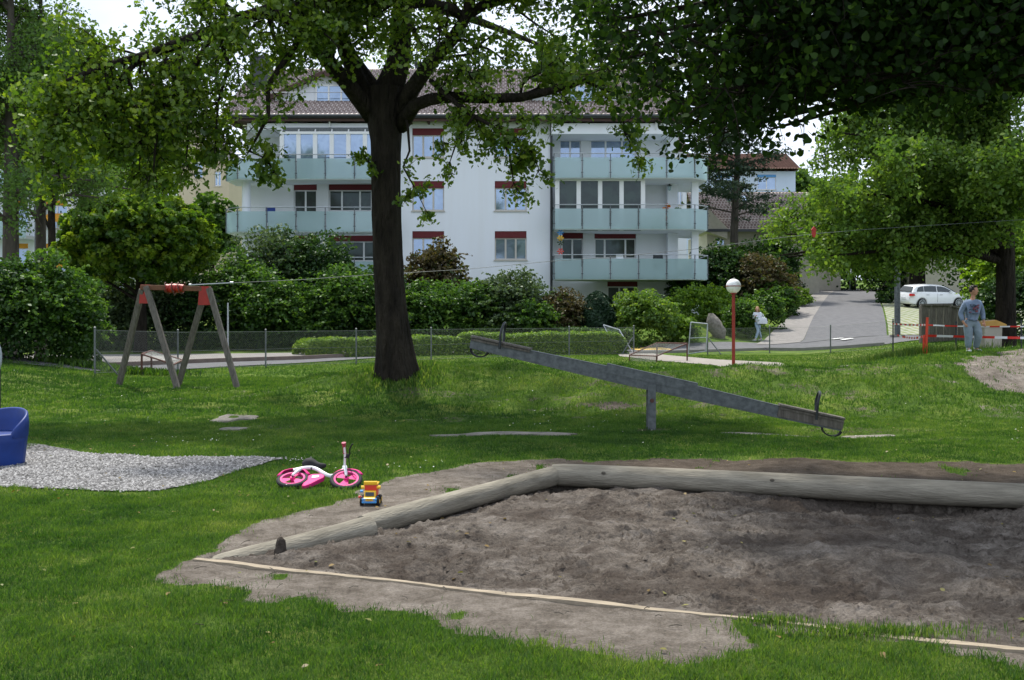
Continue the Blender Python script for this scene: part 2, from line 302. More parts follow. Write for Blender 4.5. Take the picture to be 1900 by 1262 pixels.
# ------------------------------------------------------------------ mesh helpers
def tag(o, label=None, cat=None, group=None, kind=None):
    if label: o['label'] = label
    if cat: o['category'] = cat
    if group: o['group'] = group
    if kind: o['kind'] = kind
    return o
def empty(name, loc, label, cat, group=None, rz=0):
    o = bpy.data.objects.new(name, None); COL.objects.link(o); o.location = loc; o.rotation_euler = (0, 0, rz); o.empty_display_size = .2
    return tag(o, label, cat, group)
class MB:
    def __init__(s): s.v = []; s.f = []; s.mi = []; s.m = 0
    def add(s, vs, fs):
        b = len(s.v); s.v += [tuple(v) for v in vs]
        for f in fs: s.f.append(tuple(b + i for i in f)); s.mi.append(s.m)
        return s
    def box(s, x0, x1, y0, y1, z0, z1):
        return s.add([(x0, y0, z0), (x1, y0, z0), (x1, y1, z0), (x0, y1, z0), (x0, y0, z1), (x1, y0, z1), (x1, y1, z1), (x0, y1, z1)],
                     [(0, 3, 2, 1), (4, 5, 6, 7), (0, 1, 5, 4), (1, 2, 6, 5), (2, 3, 7, 6), (3, 0, 4, 7)])
    def cbox(s, c, sx, sy, sz, mat=None):
        vs = [Vector((x * sx / 2, y * sy / 2, z * sz / 2)) for z in (-1, 1) for x, y in ((-1, -1), (1, -1), (1, 1), (-1, 1))]
        c = Vector(c)
        if mat is not None: vs = [mat @ v for v in vs]
        return s.add([v + c for v in vs], [(0, 3, 2, 1), (4, 5, 6, 7), (0, 1, 5, 4), (1, 2, 6, 5), (2, 3, 7, 6), (3, 0, 4, 7)])
    def beam(s, p, q, wd, hg, up=(0, 0, 1)):
        """rectangular bar from p to q"""
        p = Vector(p); q = Vector(q); t = (q - p).normalized(); u = Vector(up); sdir = t.cross(u)
        if sdir.length < 1e-4: sdir = t.cross(Vector((1, 0, 0)))
        sdir.normalize(); u = sdir.cross(t).normalized(); a = sdir * wd / 2; b = u * hg / 2
        return s.add([p - a - b, p + a - b, p + a + b, p - a + b, q - a - b, q + a - b, q + a + b, q - a + b],
                     [(0, 1, 2, 3), (7, 6, 5, 4), (0, 4, 5, 1), (1, 5, 6, 2), (2, 6, 7, 3), (3, 7, 4, 0)])
    def tube(s, pts, r, n=8, cap=True, sy=1.0):
        pts = [Vector(p) for p in pts]; k = len(pts); rs = r if hasattr(r, '__len__') else [r] * k
        vs = []; fs = []; pa = None
        for i, p in enumerate(pts):
            t = (pts[min(i + 1, k - 1)] - pts[max(i - 1, 0)])
            if t.length < 1e-9: t = Vector((0, 0, 1))
            t.normalize()
            if pa is None:
                pa = t.cross(Vector((0, 0, 1)))
                if pa.length < .05: pa = t.cross(Vector((1, 0, 0)))
            else: pa = pa - t * pa.dot(t)
            pa.normalize(); b = t.cross(pa)
            for j in range(n):
                an = 2 * math.pi * j / n
                vs.append(p + (pa * math.cos(an) + b * math.sin(an) * sy) * rs[i])
        for i in range(k - 1):
            for j in range(n):
                a = i * n + j; b_ = i * n + (j + 1) % n
                fs.append((a, b_, b_ + n, a + n))
        if cap: fs.append(tuple(range(n - 1, -1, -1))); fs.append(tuple((k - 1) * n + j for j in range(n)))
        return s.add(vs, fs)
    def lathe(s, prof, n=24, mat=None, cap=True):
        vs = []; fs = []
        for r_, z in prof:
            for j in range(n):
                an = 2 * math.pi * j / n; v = Vector((r_ * math.cos(an), r_ * math.sin(an), z)); vs.append(mat @ v if mat is not None else v)
        k = len(prof)
        for i in range(k - 1):
            for j in range(n):
                a = i * n + j; b_ = i * n + (j + 1) % n; fs.append((a, b_, b_ + n, a + n))
        if cap: fs.append(tuple(range(n - 1, -1, -1))); fs.append(tuple((k - 1) * n + j for j in range(n)))
        return s.add(vs, fs)
    def prism(s, poly, t0, t1, fn):
        """poly of 2D points extruded from t0 to t1; fn(u, v, t) -> 3D"""
        n = len(poly); vs = [fn(u, v, t0) for u, v in poly] + [fn(u, v, t1) for u, v in poly]
        return s.add(vs, [tuple(range(n))[::-1], tuple(range(n, 2 * n))] + [(i, (i + 1) % n, n + (i + 1) % n, n + i) for i in range(n)])
    def build(s, name, mat, parent=None, smooth=False, bevel=0, mats=None, loc=None):
        me = bpy.data.meshes.new(name); me.from_pydata([tuple(v) for v in s.v], [], s.f)
        ms = mats or [mat]
        for mm in ms: me.materials.append(M[mm])
        if len(ms) > 1: me.polygons.foreach_set('material_index', s.mi)
        bm = bmesh.new(); bm.from_mesh(me); bmesh.ops.recalc_face_normals(bm, faces=bm.faces)
        if bevel: bmesh.ops.bevel(bm, geom=[e for e in bm.edges if len(e.link_faces) == 2 and e.calc_face_angle(0) > .6], offset=bevel, segments=2, affect='EDGES', profile=.6)
        bm.to_mesh(me); bm.free()
        if smooth:
            me.polygons.foreach_set('use_smooth', [True] * len(me.polygons))
            if smooth != 'all':
                bm = bmesh.new(); bm.from_mesh(me)
                for e in bm.edges: e.smooth = not (len(e.link_faces) == 2 and e.calc_face_angle(0) > .7)
                bm.to_mesh(me); bm.free()
        me.update()
        o = bpy.data.objects.new(name, me); COL.objects.link(o)
        if parent:
            o.parent = parent
            if parent.type == 'EMPTY' or loc is None:
                o.matrix_parent_inverse = Matrix.Identity(4)
        if loc is not None: o.location = loc
        return o
def obj_raw(name, verts, loops, starts, mat, parent=None, attrs=None, smooth=False):
    me = bpy.data.meshes.new(name); me.vertices.add(len(verts)); me.vertices.foreach_set('co', np.ascontiguousarray(verts, np.float32).ravel())
    me.loops.add(len(loops)); me.loops.foreach_set('vertex_index', np.ascontiguousarray(loops, np.int32))
    me.polygons.add(len(starts)); me.polygons.foreach_set('loop_start', np.ascontiguousarray(starts, np.int32))
    if smooth: me.polygons.foreach_set('use_smooth', np.ones(len(starts), bool))
    me.update(calc_edges=True)
    for k, v in (attrs or {}).items():
        a = me.attributes.new(k, 'FLOAT', 'POINT'); a.data.foreach_set('value', np.ascontiguousarray(v, np.float32))
    me.materials.append(M[mat]); me.validate()
    o = bpy.data.objects.new(name, me); COL.objects.link(o)
    if parent: o.parent = parent
    return o
def grid_obj(name, X, Y, Z, mat, attrs=None, keep=None, parent=None):
    r, c = X.shape; idx = np.arange(r * c).reshape(r, c)
    q = np.stack([idx[:-1, :-1], idx[:-1, 1:], idx[1:, 1:], idx[1:, :-1]], -1).reshape(-1, 4)
    if keep is not None: q = q[keep.reshape(-1)]
    return obj_raw(name, np.stack([X, Y, Z], -1).reshape(-1, 3), q.ravel(), np.arange(len(q)) * 4, mat, parent, attrs={k: v.ravel() for k, v in (attrs or {}).items()}, smooth=True)
SH = {
 'kite': [(0, 0, 0), (.32, .45, .05), (0, 1, -.05), (-.32, .45, .05)],
 'oval': [(0, 0, 0), (.26, .22, .06), (.33, .6, .05), (0, 1, -.08), (-.33, .6, .05), (-.26, .22, .06)],
 'lobed': [(0, 0, 0), (.20, .18, .04), (.14, .34, .02), (.34, .52, .06), (.2, .68, 0), (.24, .86, .03), (0, 1, -.08), (-.24, .86, .03), (-.2, .68, 0), (-.34, .52, .06), (-.14, .34, .02), (-.20, .18, .04)],
 'maple': [(0, 0, 0), (.40, -.05, .03), (.30, .2, 0), (.62, .42, .06), (.34, .55, 0), (.26, .8, .02), (0, 1.05, -.1), (-.26, .8, .02), (-.34, .55, 0), (-.62, .42, .06), (-.30, .2, 0), (-.40, -.05, .03)],
 'round': [(0, 0, 0), (.26, -.04, .03), (.42, .22, .05), (.36, .55, .03), (.16, .82, 0), (0, 1.02, -.08), (-.16, .82, 0), (-.36, .55, .03), (-.42, .22, .05), (-.26, -.04, .03)],
 'needle': [(-.05, 0, 0), (.05, 0, 0), (.05, 1, 0), (-.05, 1, 0)],
}
def leaf_obj(name, pts, nrm, size, mat, rs, shape='kite', parent=None, var=.35, jit=.7, up=.35, tint=None):
    n = len(pts); pts = np.asarray(pts, float)
    nr = np.asarray(nrm, float) * (1 - jit * .5) + rs.normal(0, jit, (n, 3)); nr[:, 2] += up
    nr /= np.linalg.norm(nr, axis=1)[:, None] + 1e-9
    r = rs.normal(0, 1, (n, 3)); a = np.cross(nr, r); a /= np.linalg.norm(a, axis=1)[:, None] + 1e-9; b = np.cross(nr, a)
    T = np.array(SH[shape]); k = len(T); s = (size * (1 + rs.uniform(-var, var, n)))[:, None, None]
    V = pts[:, None, :] + s * ((T[None, :, 0, None]) * a[:, None, :] + (T[None, :, 1, None] - .4) * b[:, None, :] + T[None, :, 2, None] * nr[:, None, :])
    q = rs.uniform(0, 1, n) if tint is None else np.clip(tint + rs.uniform(-.22, .22, n), 0, 1)
    return obj_raw(name, V.reshape(-1, 3), np.arange(n * k), np.arange(n) * k, mat, parent, attrs={'rnd': np.repeat(q, k)})
def clumps(c, rad, ncl, rcl, nleaf, rs, low=-.9, shell=.55, flat=.75, skirt=False):
    """leaf points on many small clumps spread through an ellipsoid"""
    c = np.array(c, float); rad = np.array(rad, float)
    u = rs.normal(0, 1, (ncl * 3, 3)); u /= np.linalg.norm(u, axis=1)[:, None]; u = u[u[:, 2] > low][:ncl]
    if skirt:
        k_ = u[:, 2] < .1; hn = np.linalg.norm(u[k_, :2], axis=1)[:, None]; u[k_, :2] /= hn ** .85
    rr = shell + (1 - shell) * rs.uniform(0, 1, len(u)) ** .6
    cc = c + u * rad * (rr * (1 + rs.uniform(-.12, .10, len(u))))[:, None]
    cr = rcl * rs.uniform(.6, 1.3, len(u)); k = rs.choice(len(u), nleaf, p=cr ** 2 / np.sum(cr ** 2))
    v = rs.normal(0, 1, (nleaf, 3)); v[:, 2] = v[:, 2] * .9 + .25; v += u[k] * .5; v /= np.linalg.norm(v, axis=1)[:, None]
    pt = cc[k] + v * (cr[k] * (1 - .5 * rs.uniform(0, 1, nleaf) ** 2))[:, None] * np.array([1, 1, flat])
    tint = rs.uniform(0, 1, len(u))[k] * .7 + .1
    return pt, v, np.clip(tint + .18 * v[:, 2], 0, 1)  # upward-facing leaves tinted lighter: top light put into the colour
def sprays(h, w2, hh, n, rs, per=26, L=.75):
    """arching leafy shoots that break a shrub's outline; lighter towards their tips"""
    k = max(8, n // per); u = rs.normal(0, 1, (k, 3)); u /= np.linalg.norm(u, axis=1)[:, None]; u[:, 2] = np.abs(u[:, 2]) * 1.0 - .35 * (rs.uniform(0, 1, k) < .5)
    st = u * np.array([w2[0], w2[1], hh]) * rs.uniform(.45, .88, k)[:, None]; st[:, 2] += h
    d = u * np.array([1, 1, .6]) + rs.normal(0, .35, (k, 3)); d[:, 2] += .55; d /= np.linalg.norm(d, axis=1)[:, None]; ll = L * rs.uniform(.5, 1.25, k)
    t = rs.uniform(0, 1, (k, per)); side = np.cross(d, [0, 0, 1.0]); side /= np.linalg.norm(side, axis=1)[:, None] + 1e-6
    p = st[:, None] + d[:, None] * (t * ll[:, None])[..., None]; p[..., 2] -= (t ** 2) * ll[:, None] * .45
    p += side[:, None] * (rs.normal(0, .09, (k, per)) * L * (1.1 - .6 * t))[..., None] + rs.normal(0, .02, (k, per, 3))
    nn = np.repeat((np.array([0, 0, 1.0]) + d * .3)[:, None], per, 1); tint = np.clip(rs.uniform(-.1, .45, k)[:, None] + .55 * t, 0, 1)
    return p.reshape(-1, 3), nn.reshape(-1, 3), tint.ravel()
def ribbon(name, A, B, mat, n=60, m=8, dz=.02, kind='structure', uniform=False):
    """sheet draped on the terrain between two edge polylines"""
    def rsm(L):
        L = np.array(L, float); s = np.concatenate([[0], np.cumsum(np.linalg.norm(np.diff(L, axis=0), axis=1))]); t = np.linspace(0, s[-1], n)
        return np.stack([np.interp(t, s, L[:, 0]), np.interp(t, s, L[:, 1])], -1)
    a = rsm(A); b = rsm(B); t = np.linspace(0, 1, m)[:, None, None]; G = a[None] * (1 - t) + b[None] * t
    X, Y = G[..., 0], G[..., 1]; o = grid_obj(name, X, Y, hgt(X, Y) + dz, mat); 
    if kind: o['kind'] = kind
    return o
# ------------------------------------------------------------------ ground
def pl(L): return [ray(*q) for q in L]
def flat(L, z=0.0):
    r = []
    for X, Y in L:
        d = (EYE - z) * F / (Y - HZ); r.append(((X - CX) * d / F, d))
    return r
DIRT = flat([(312, 1086), (350, 1040), (430, 1000), (500, 968), (580, 942), (655, 925), (690, 905), (760, 886), (900, 864), (1030, 856), (1300, 855), (1500, 859), (1700, 862), (1960, 866), (2600, 900), (2900, 1262), (1960, 1270),
             (1820, 1225), (1740, 1215), (1700, 1183), (1600, 1178), (1470, 1172), (1370, 1150), (1372, 1172), (1420, 1200), (1290, 1238), (1100, 1228), (1000, 1203), (860, 1182), (770, 1152), (640, 1134), (560, 1112), (520, 1135), (440, 1132), (408, 1102)])
DIRT2 = pl([(1790, 668), (1830, 660), (1899, 643), (1899, 725), (1840, 722), (1790, 700), (1810, 690), (1770, 680)])
DIRT2 = DIRT2[:2] + [(DIRT2[2][0] + 4, DIRT2[2][1] + 1), (DIRT2[3][0] + 4, DIRT2[3][1])] + DIRT2[4:]
GR_T = [(-5.8, 11.8)] + flat([(0, 826), (47, 826), (130, 838), (185, 852), (300, 856), (400, 857), (470, 857), (522, 858)])
GR_B = [(-5.8, 9.2)] + flat([(0, 910), (100, 914), (200, 918), (290, 917), (340, 908), (380, 899), (440, 879), (522, 859)])
def band(x, pts): return np.interp(x, [p[0] for p in pts], [p[1] for p in pts])
def dirt_at(x, y):
    wx = x + (fbm(x * 2.3, y * 2.3, 21, 3) - .5) * .42; wy = y + (fbm(x * 2.3, y * 2.3, 31, 3) - .5) * .42
    d = inpoly(wx, wy, DIRT) * 1.0
    d = np.maximum(d, inpoly(x + (fbm(x * 1.2, y * 1.2, 41) - .5) * 1.0, y + (fbm(x * 1.2, y * 1.2, 51) - .5) * 1.6, DIRT2) * (.85))
    # worn scars on the mound
    for (cx, cy, rx, ry, s) in ((1.3, 16.9, 1.3, .35, .78), (3.2, 17.2, .9, .3, .62), (5.6, 17.4, 1.2, .3, .5), (-5.0, 17.5, .5, .4, .45), (8.5, 15.8, 2.2, .8, .5), (5.6, 13.2, 1.0, .2, .5), (-1.0, 18.0, .9, .4, .45), (-.6, 12.6, 1.4, .2, .35), (4.6, 14.0, .8, .25, .5), (1.94, 14.2, .3, .2, .75)):
        d = np.maximum(d, s * np.exp(-((x - cx) / rx) ** 2 - ((y - cy) / ry) ** 2))
    d = np.maximum(d, .50 * sst(.56, .70, fbm(x * 1.3, y * 2.4, 401, 3)) * sst(-1, 2.5, x) * sst(14.6, 16, y) * (1 - sst(20.5, 23, y)))
    d = np.maximum(d, .45 * sst(.62, .74, fbm(x * .9, y * 1.6, 411, 3)) * sst(11, 13, y) * (1 - sst(24, 28, y)))
    d = d * (1 - .75 * (vnoise(x * 3.5, y * 3.5, 77) > .93) * (d > .9))
    return d
ys = [-14.0]
while ys[-1] < 3.8: ys.append(ys[-1] + max(.05, (3.8 - ys[-1]) * .2))
while ys[-1] < 1500:
    y = ys[-1]; ys.append(y + (.04 if y < 11.5 else .07 if y < 22 else max(.12, (y - 14) * .016)))
xs = [0.0]
while xs[-1] < 1500:
    x = xs[-1]; xs.append(x + (.045 if x < 5.5 else .11 if x < 14 else max(.2, (x - 8) * .05)))
xs = np.array([-v for v in xs[:0:-1]] + xs); ys = np.array(ys)
GX, GY = np.meshgrid(xs, ys)
GZ = hgt(GX, GY)
dm = dirt_at(GX, GY)
ins = inpoly(GX, GY, [(SB[0][0] + .06, SB[0][1] + .02), (SB[1][0], SB[1][1] + .05), (SB[2][0] + 2, SB[2][1] - .50), (SB[3][0] + 2, SB[3][1] - .80 + .05)])
GZ = np.where(ins, GZ - .4, GZ)
GZ += (fbm(GX * 6, GY * 6, 61, 3) - .5) * .025 * (dm > .5) * (GY < 14)
dry = .75 * np.exp(-((GY - (37.5 + .0 * GX)) / 3.0) ** 2) * sst(.35, .6, fbm(GX * .25, GY * .8, 91)) + .35 * sst(8, 12, -GX) * sst(15, 20, GY) * (GY < 30) * sst(.4, .7, fbm(GX * .6, GY * .9, 95))
grd = grid_obj('ground', GX, GY, GZ, 'ground', attrs={'dirt': dm, 'dry': dry, 'dark_soil': sst(9.8, 11.2, GY + .28 * GX) * sst(-1.0, 1.6, GX) * (1 - sst(14, 16, GY)) + .65 * sst(14, 15, GY) * (1 - sst(19, 22, GY)) * (GX < 7)}); grd['kind'] = 'structure'
ribbon('gravel', GR_T, GR_B, 'gravel', 80, 30, .012)
# stones lying loose on the gravel bed
def scatter_stones():
    rs = np.random.RandomState(5); n = 14000
    x = rs.uniform(-5.7, -2.2, n); y = rs.uniform(9.0, 12.1, n); j_ = rs.exponential(.035, n) - .03
    ok = (y < band(x, GR_T) + j_) & (y > band(x, GR_B) - j_); x, y = x[ok], y[ok]; n = len(x)
    T = np.array([(1, 0, 0), (.2, .9, 0), (-.9, .4, 0), (-.6, -.8, 0), (.5, -.8, 0), (0, 0, .75)]); fa = [(0, 1, 5), (1, 2, 5), (2, 3, 5), (3, 4, 5), (4, 0, 5)]
    an = rs.uniform(0, 6.28, n); s = rs.uniform(.008, .019, n); sq = rs.uniform(.5, 1, n)
    V = np.zeros((n, 6, 3)); cx, sx = np.cos(an)[:, None], np.sin(an)[:, None]
    V[..., 0] = x[:, None] + s[:, None] * (T[None, :, 0] * cx - T[None, :, 1] * sx * sq[:, None]); V[..., 1] = y[:, None] + s[:, None] * (T[None, :, 0] * sx + T[None, :, 1] * cx * sq[:, None])
    V[..., 2] = hgt(x, y)[:, None] + .012 + s[:, None] * T[None, :, 2]
    L = (np.array(fa).ravel()[None] + np.arange(n)[:, None] * 6).ravel()
    o = obj_raw('gravel_stones', V.reshape(-1, 3), L, np.arange(n * 5) * 3, 'stone_light', attrs={'rnd': np.repeat(rs.uniform(0, 1, n), 6)})
    tag(o, 'loose grey pebbles spread over the gravel bed', 'pebbles', kind='stuff')
m, nt, o = newmat('stone_light'); p = N(nt, 'ShaderNodeBsdfPrincipled', Roughness=.85); at = N(nt, 'ShaderNodeAttribute'); at.attribute_name = 'rnd'
nt.links.new(ramp(nt, at.outputs['Fac'], [(0, (.085, .082, .08)), (.55, (.185, .183, .185)), (1, (.33, .325, .32))]), p.inputs['Base Color']); nt.links.new(p.outputs[0], o.inputs['Surface'])
scatter_stones()
# sand of the pit
def sand_h(x, y):
    z = .0 + (fbm(x * 1.3, y * 1.3, 101, 4) - .5) * .17 + (fbm(x * 4.2, y * 4.2, 111, 4) - .5) * .075 + (fbm(x * 13, y * 16, 121, 3) - .5) * .042 + np.maximum(0, fbm(x * 30, y * 30, 127, 3) - .5) * .075 * sst(.35, .6, fbm(x * 2, y * 2, 129, 2))
    def g(cx, cy, rx, ry, a): return a * np.exp(-((x - cx) / rx) ** 2 - ((y - cy) / ry) ** 2)
    z = z + g(3.0, 9.1, 1.2, .35, -.17) + g(1.0, 9.0, .7, .35, .07) + g(2.1, 6.15, .5, .22, -.10) + g(.75, 9.2, .2, .15, .05) + g(-.95, 7.3, .25, .15, .07) + g(-1.35, 6.85, .3, .12, .06) + g(.2, 7.9, .8, .3, .03) + g(3.3, 6.9, .8, .4, .05) + g(1.5, 5.95, .5, .2, .03)
    rs = np.random.RandomState(12)
    for i in range(170):
        cx = rs.uniform(-1.2, 5.5); cy = rs.uniform(4.6, 9.2); r = rs.uniform(.05, .14); a = rs.uniform(0, 3.14); dx = x - cx; dy = y - cy
        u = (dx * math.cos(a) + dy * math.sin(a)) / (r * 1.6); v = (-dx * math.sin(a) + dy * math.cos(a)) / (r * .8); q = u * u + v * v
        z = z + (-.025 * np.exp(-q ** 1.5) + .012 * np.exp(-(q - 1.7) ** 2)) * rs.uniform(.5, 1.3)
    # distance to the near beam: level there
    e = ((x - SB[0][0]) * (SB[3][1] - SB[0][1]) - (y - SB[0][1]) * (SB[3][0] - SB[0][0])) / -math.hypot(SB[3][0] - SB[0][0], SB[3][1] - SB[0][1])
    k = sst(.0, .35, np.abs(e))
    f = ((x - SB[0][0]) * (SB[1][1] - SB[0][1]) - (y - SB[0][1]) * (SB[1][0] - SB[0][0])) / math.hypot(SB[1][0] - SB[0][0], SB[1][1] - SB[0][1])
    z = z - .035 - .045 * np.exp(-(f / .35) ** 2) * sst(-1.6, -.6, x); return z * k + (1 - k) * .012
s = np.linspace(0, 1, 760)[None, :]; t = np.linspace(0, 1.025, 470)[:, None]
SX = (SB[0][0] * (1 - s) + SB[3][0] * s) * (1 - t) + (SB[1][0] * (1 - s) + SB[2][0] * s) * t
SY = (SB[0][1] * (1 - s) + SB[3][1] * s) * (1 - t) + (SB[1][1] * (1 - s) + SB[2][1] * s) * t
SZ = sand_h(SX, SY)
damp = np.clip(.9 * np.exp(-((SX - 3.0) / 1.1) ** 2 - ((SY - 9.1) / .3) ** 2) + .8 * np.exp(-((SX - 2.0) / .6) ** 2 - ((SY - 6.2) / .2) ** 2) + .55 * np.exp(-((SX + 1.0) / .6) ** 2 - ((SY - 7.05) / .22) ** 2) + .55 * sst(.52, .72, fbm(SX * 1.7, SY * 2.5, 131)) + .5 * sst(.60, .72, fbm(SX * 7, SY * 9, 133, 3)), 0, .85)
so_ = grid_obj('sand', SX, SY, SZ, 'sand', attrs={'damp': damp}); so_['kind'] = 'structure'
rs = np.random.RandomState(8); n = 11000     # crumbs of sand
cx_ = rs.uniform(-1.6, 5, n); cy_ = rs.uniform(4.6, 9.4, n); ok = inpoly(cx_, cy_, SB) & (vnoise(cx_ * 1.5, cy_ * 2, 5) > .35); cx_, cy_ = cx_[ok], cy_[ok]; n = len(cx_)
cz_ = sand_h(cx_, cy_); T = np.array([(1, 0, -.2), (-.5, .9, -.2), (-.5, -.9, -.2), (0, 0, 1.1)]); sc_ = rs.exponential(.006, n) + .003
V = np.stack([cx_, cy_, cz_], -1)[:, None] + T[None] * sc_[:, None, None]
L = (np.array([(0, 1, 3), (1, 2, 3), (2, 0, 3)]).ravel()[None] + np.arange(n)[:, None] * 4).ravel()
tag(obj_raw('sand_crumbs', V.reshape(-1, 3), L, np.arange(n * 3) * 3, 'sand', attrs={'damp': np.repeat(rs.uniform(0, .6, n), 4)}), 'small crumbs of damp sand strewn over the sandpit', 'sand crumbs', kind='stuff')
# ------------------------------------------------------------------ streets and paths
near = [(-40, 20.5)] + pl([(160, 690), (400, 683), (560, 675)]) + [(-3, 42.2)] + pl([(1180, 657), (1420, 650), (1640, 641)]) + [(24, 43.4), (40, 44)]
far = [(-40, 34)] + pl([(160, 664), (400, 662), (560, 660)]) + [(-3, 47.5)] + pl([(1180, 643), (1390, 637)]) + [(17, 48.6), (24, 48.9), (40, 49.5)]
kerb = [((a[0] * .62 + b[0] * .38), (a[1] * .62 + b[1] * .38)) for a, b in zip(near[:5], far[:5])]
ribbon('road', near, far, 'asphalt', 120, 8, .03)
up_l = pl([(1400, 637), (1440, 610), (1470, 586), (1490, 565), (1512, 545)]) + [(30, 105)]
up_m = pl([(1484, 637), (1502, 605), (1518, 576), (1530, 558), (1548, 541)]) + [(34, 105)]
up_r = pl([(1650, 640), (1644, 605), (1638, 575), (1630, 556), (1622, 539)]) + [(42, 105)]
ribbon('driveway', [(px(1484, 46.5), 46.5)] + up_m[1:], [(px(1648, 46.5), 46.5)] + up_r[1:], 'asphalt', 60, 8, .045)
ribbon('pavement', [(px(1402, 47.2), 47.2)] + up_l[1:], [(px(1484, 47.2), 47.2)] + up_m[1:], 'asphalt_pale', 60, 5, .05)
ribbon('pavement', [k for k in kerb], far[:5], 'asphalt_pale', 60, 4, .12)
ribbon('parking_area', [(px(1649, 45.2) + .1, 45.2)] + [(p_[0] + .1, p_[1]) for p_ in up_r[1:4]], [(28, 45.2), (30, 55), (32, 62), (34, 70)], 'pavers', 40, 14, .05)
path_t = pl([(1140, 646), (1240, 660), (1330, 668), (1450, 674), (1570, 679)]); path_b = pl([(1150, 662), (1230, 671), (1330, 679), (1450, 682), (1575, 681)])
ribbon('path', path_t, path_b, 'path_pale', 50, 5, .02)
def polyline_box(name, pts, wd, hg, mat, dz=0, kind='structure'):
    b = MB()
    for p, q in zip(pts[:-1], pts[1:]):
        k = max(1, int(math.dist(p, q) / 1.5))
        for i in range(k):
            a = [p[j] + (q[j] - p[j]) * i / k for j in (0, 1)]; c = [p[j] + (q[j] - p[j]) * (i + 1) / k for j in (0, 1)]
            b.beam((a[0], a[1], H(*a) + dz), (c[0], c[1], H(*c) + dz), wd, hg)
    o = b.build(name, mat); 
    if kind: o['kind'] = kind
    return o
polyline_box('kerb', kerb, .16, .2, 'kerb_red', .06)
polyline_box('kerb', [(q[0], q[1]) for q in near[5:8]], .12, .16, 'asphalt_pale', .03)
b = MB(); q = ray(1566, 632)
for i in range(2):
    x0, y0 = q[0] - .2, q[1] - .6 + i * 1.3; b.add([(x, y, H(x, y) + .075) for x, y in ((x0, y0), (x0 + .45, y0), (x0 + .5, y0 + .7), (x0 + .05, y0 + .7))], [(0, 1, 2, 3)])
mk = b.build('road_marking', 'line_white'); mk['kind'] = 'structure'
yy = pl([(1178, 650), (1245, 649)]); ribbon('road_marking', [(yy[0][0], yy[0][1] - .6), (yy[1][0], yy[1][1] - .6)], [(yy[0][0] - .3, yy[0][1] + .8), (yy[1][0] - .3, yy[1][1] + .8)], 'line_yellow', 10, 4, .05)
# ------------------------------------------------------------------ grass
STONES = [ray(437, 776), ray(431, 799)]
def grass_field(y0, y1, dens, hb, wb, seed, name, label):
    rs = np.random.RandomState(seed); pts = []
    area = .5 * (y1 * y1 - y0 * y0) * 1.16 + 1.5 * (y1 - y0); n = int(area * dens)
    y = np.sqrt(rs.uniform(y0 * y0, y1 * y1, n)); x = rs.uniform(-1, 1, n) * (.57 * y + .7)
    d = dirt_at(x, y); k = fbm(x * 1.8, y * 1.8, 201, 3)
    dn = dirt_at(x + rs.normal(0, .055, n), y + rs.normal(0, .08, n)); d = np.maximum(d * .6, np.minimum(1, .5 * d + .5 * dn)); ok = rs.uniform(0, 1, n) > np.clip(d * 1.2 - .10 + (fbm(x * 7, y * 7, 55, 2) - .5) * 1.1 * (d > .2), 0, 1) * 1.0
    ok &= rs.uniform(0, 1, n) > .55 * sst(.62, .8, fbm(x * 2.6, y * 2.6, 66, 3))
    ok &= ~(inpoly(x, y, DIRT) & (d > .9) & (rs.uniform(0, 1, n) > .012)) & ~inpoly(x, y, [(SB[0][0] - .1, SB[0][1] - .1), (SB[1][0], SB[1][1] + .15), (SB[2][0] + 3, SB[2][1]), (SB[3][0] + 2, SB[3][1] - .80)])
    e = fbm(x * 5, y * 5, 211, 2) * .10
    ok &= ~((x > -5.8) & (x < GR_T[-1][0]) & (y < band(x, GR_T) + e * .2) & (y > band(x, GR_B) - e * .2))
    if y1 < 17: 
        ok &= ~(((x - 4.15) / 1.25) ** 2 + ((y - 13.85) / .26) ** 2 < 1 + e * 6) & ~(((x + .05) / 1.0) ** 2 + ((y - 13.68) / .16) ** 2 < 1 + e * 6)
    for (sx, sy), r1, r2 in zip(STONES, (.32, .24), (.5, .18)): ok &= ~(((x - sx) / r1) ** 2 + ((y - sy) / r2) ** 2 < 1)
    if y1 > 28:
        for nn in range(len(path_t) - 1): ok &= ~inpoly(x, y, [path_t[nn], path_t[nn + 1], path_b[nn + 1], path_b[nn]])
        ok &= y < np.interp(x, [p_[0] for p_ in near], [p_[1] for p_ in near]) - .1
    x, y, k = x[ok], y[ok], k[ok]; n = len(x); z = hgt(x, y) - .004
    clump = fbm(x * 9, y * 9, 221, 2); hh = hb * (.4 + 1.0 * rs.uniform(0, 1, n)) * (.25 + 1.5 * clump) * (.75 + .5 * k)
    a = rs.uniform(0, 6.283, n); lean = rs.uniform(.1, .8, n) * hh; lx, ly = np.cos(a) * lean, np.sin(a) * lean
    b_ = a + rs.uniform(-1.2, 1.2, n) + 1.57; wx, wy = np.cos(b_) * wb, np.sin(b_) * wb; s = rs.uniform(.6, 1.3, n); wx *= s; wy *= s
    V = np.zeros((n, 4, 3))
    V[:, 0] = np.stack([x, y, z], -1); V[:, 1] = np.stack([x + lx * .35 + wx, y + ly * .35 + wy, z + hh * .55], -1)
    V[:, 2] = np.stack([x + lx, y + ly, z + hh * .95], -1); V[:, 3] = np.stack([x + lx * .35 - wx, y + ly * .35 - wy, z + hh * .55], -1)
    q = np.clip(-.12 + .6 * k + .4 * (vnoise(x * .5, y * .5, 231) - .3) + .55 * (fbm(x * 4.5, y * 4.5, 241, 3) - .35) + rs.uniform(-.26, .26, n), 0, 1)
    o = obj_raw(name, V.reshape(-1, 3), np.arange(n * 4), np.arange(n) * 4, 'grass_blade', attrs={'rnd': np.repeat(q, 4)})
    return tag(o, label, 'grass', kind='stuff')
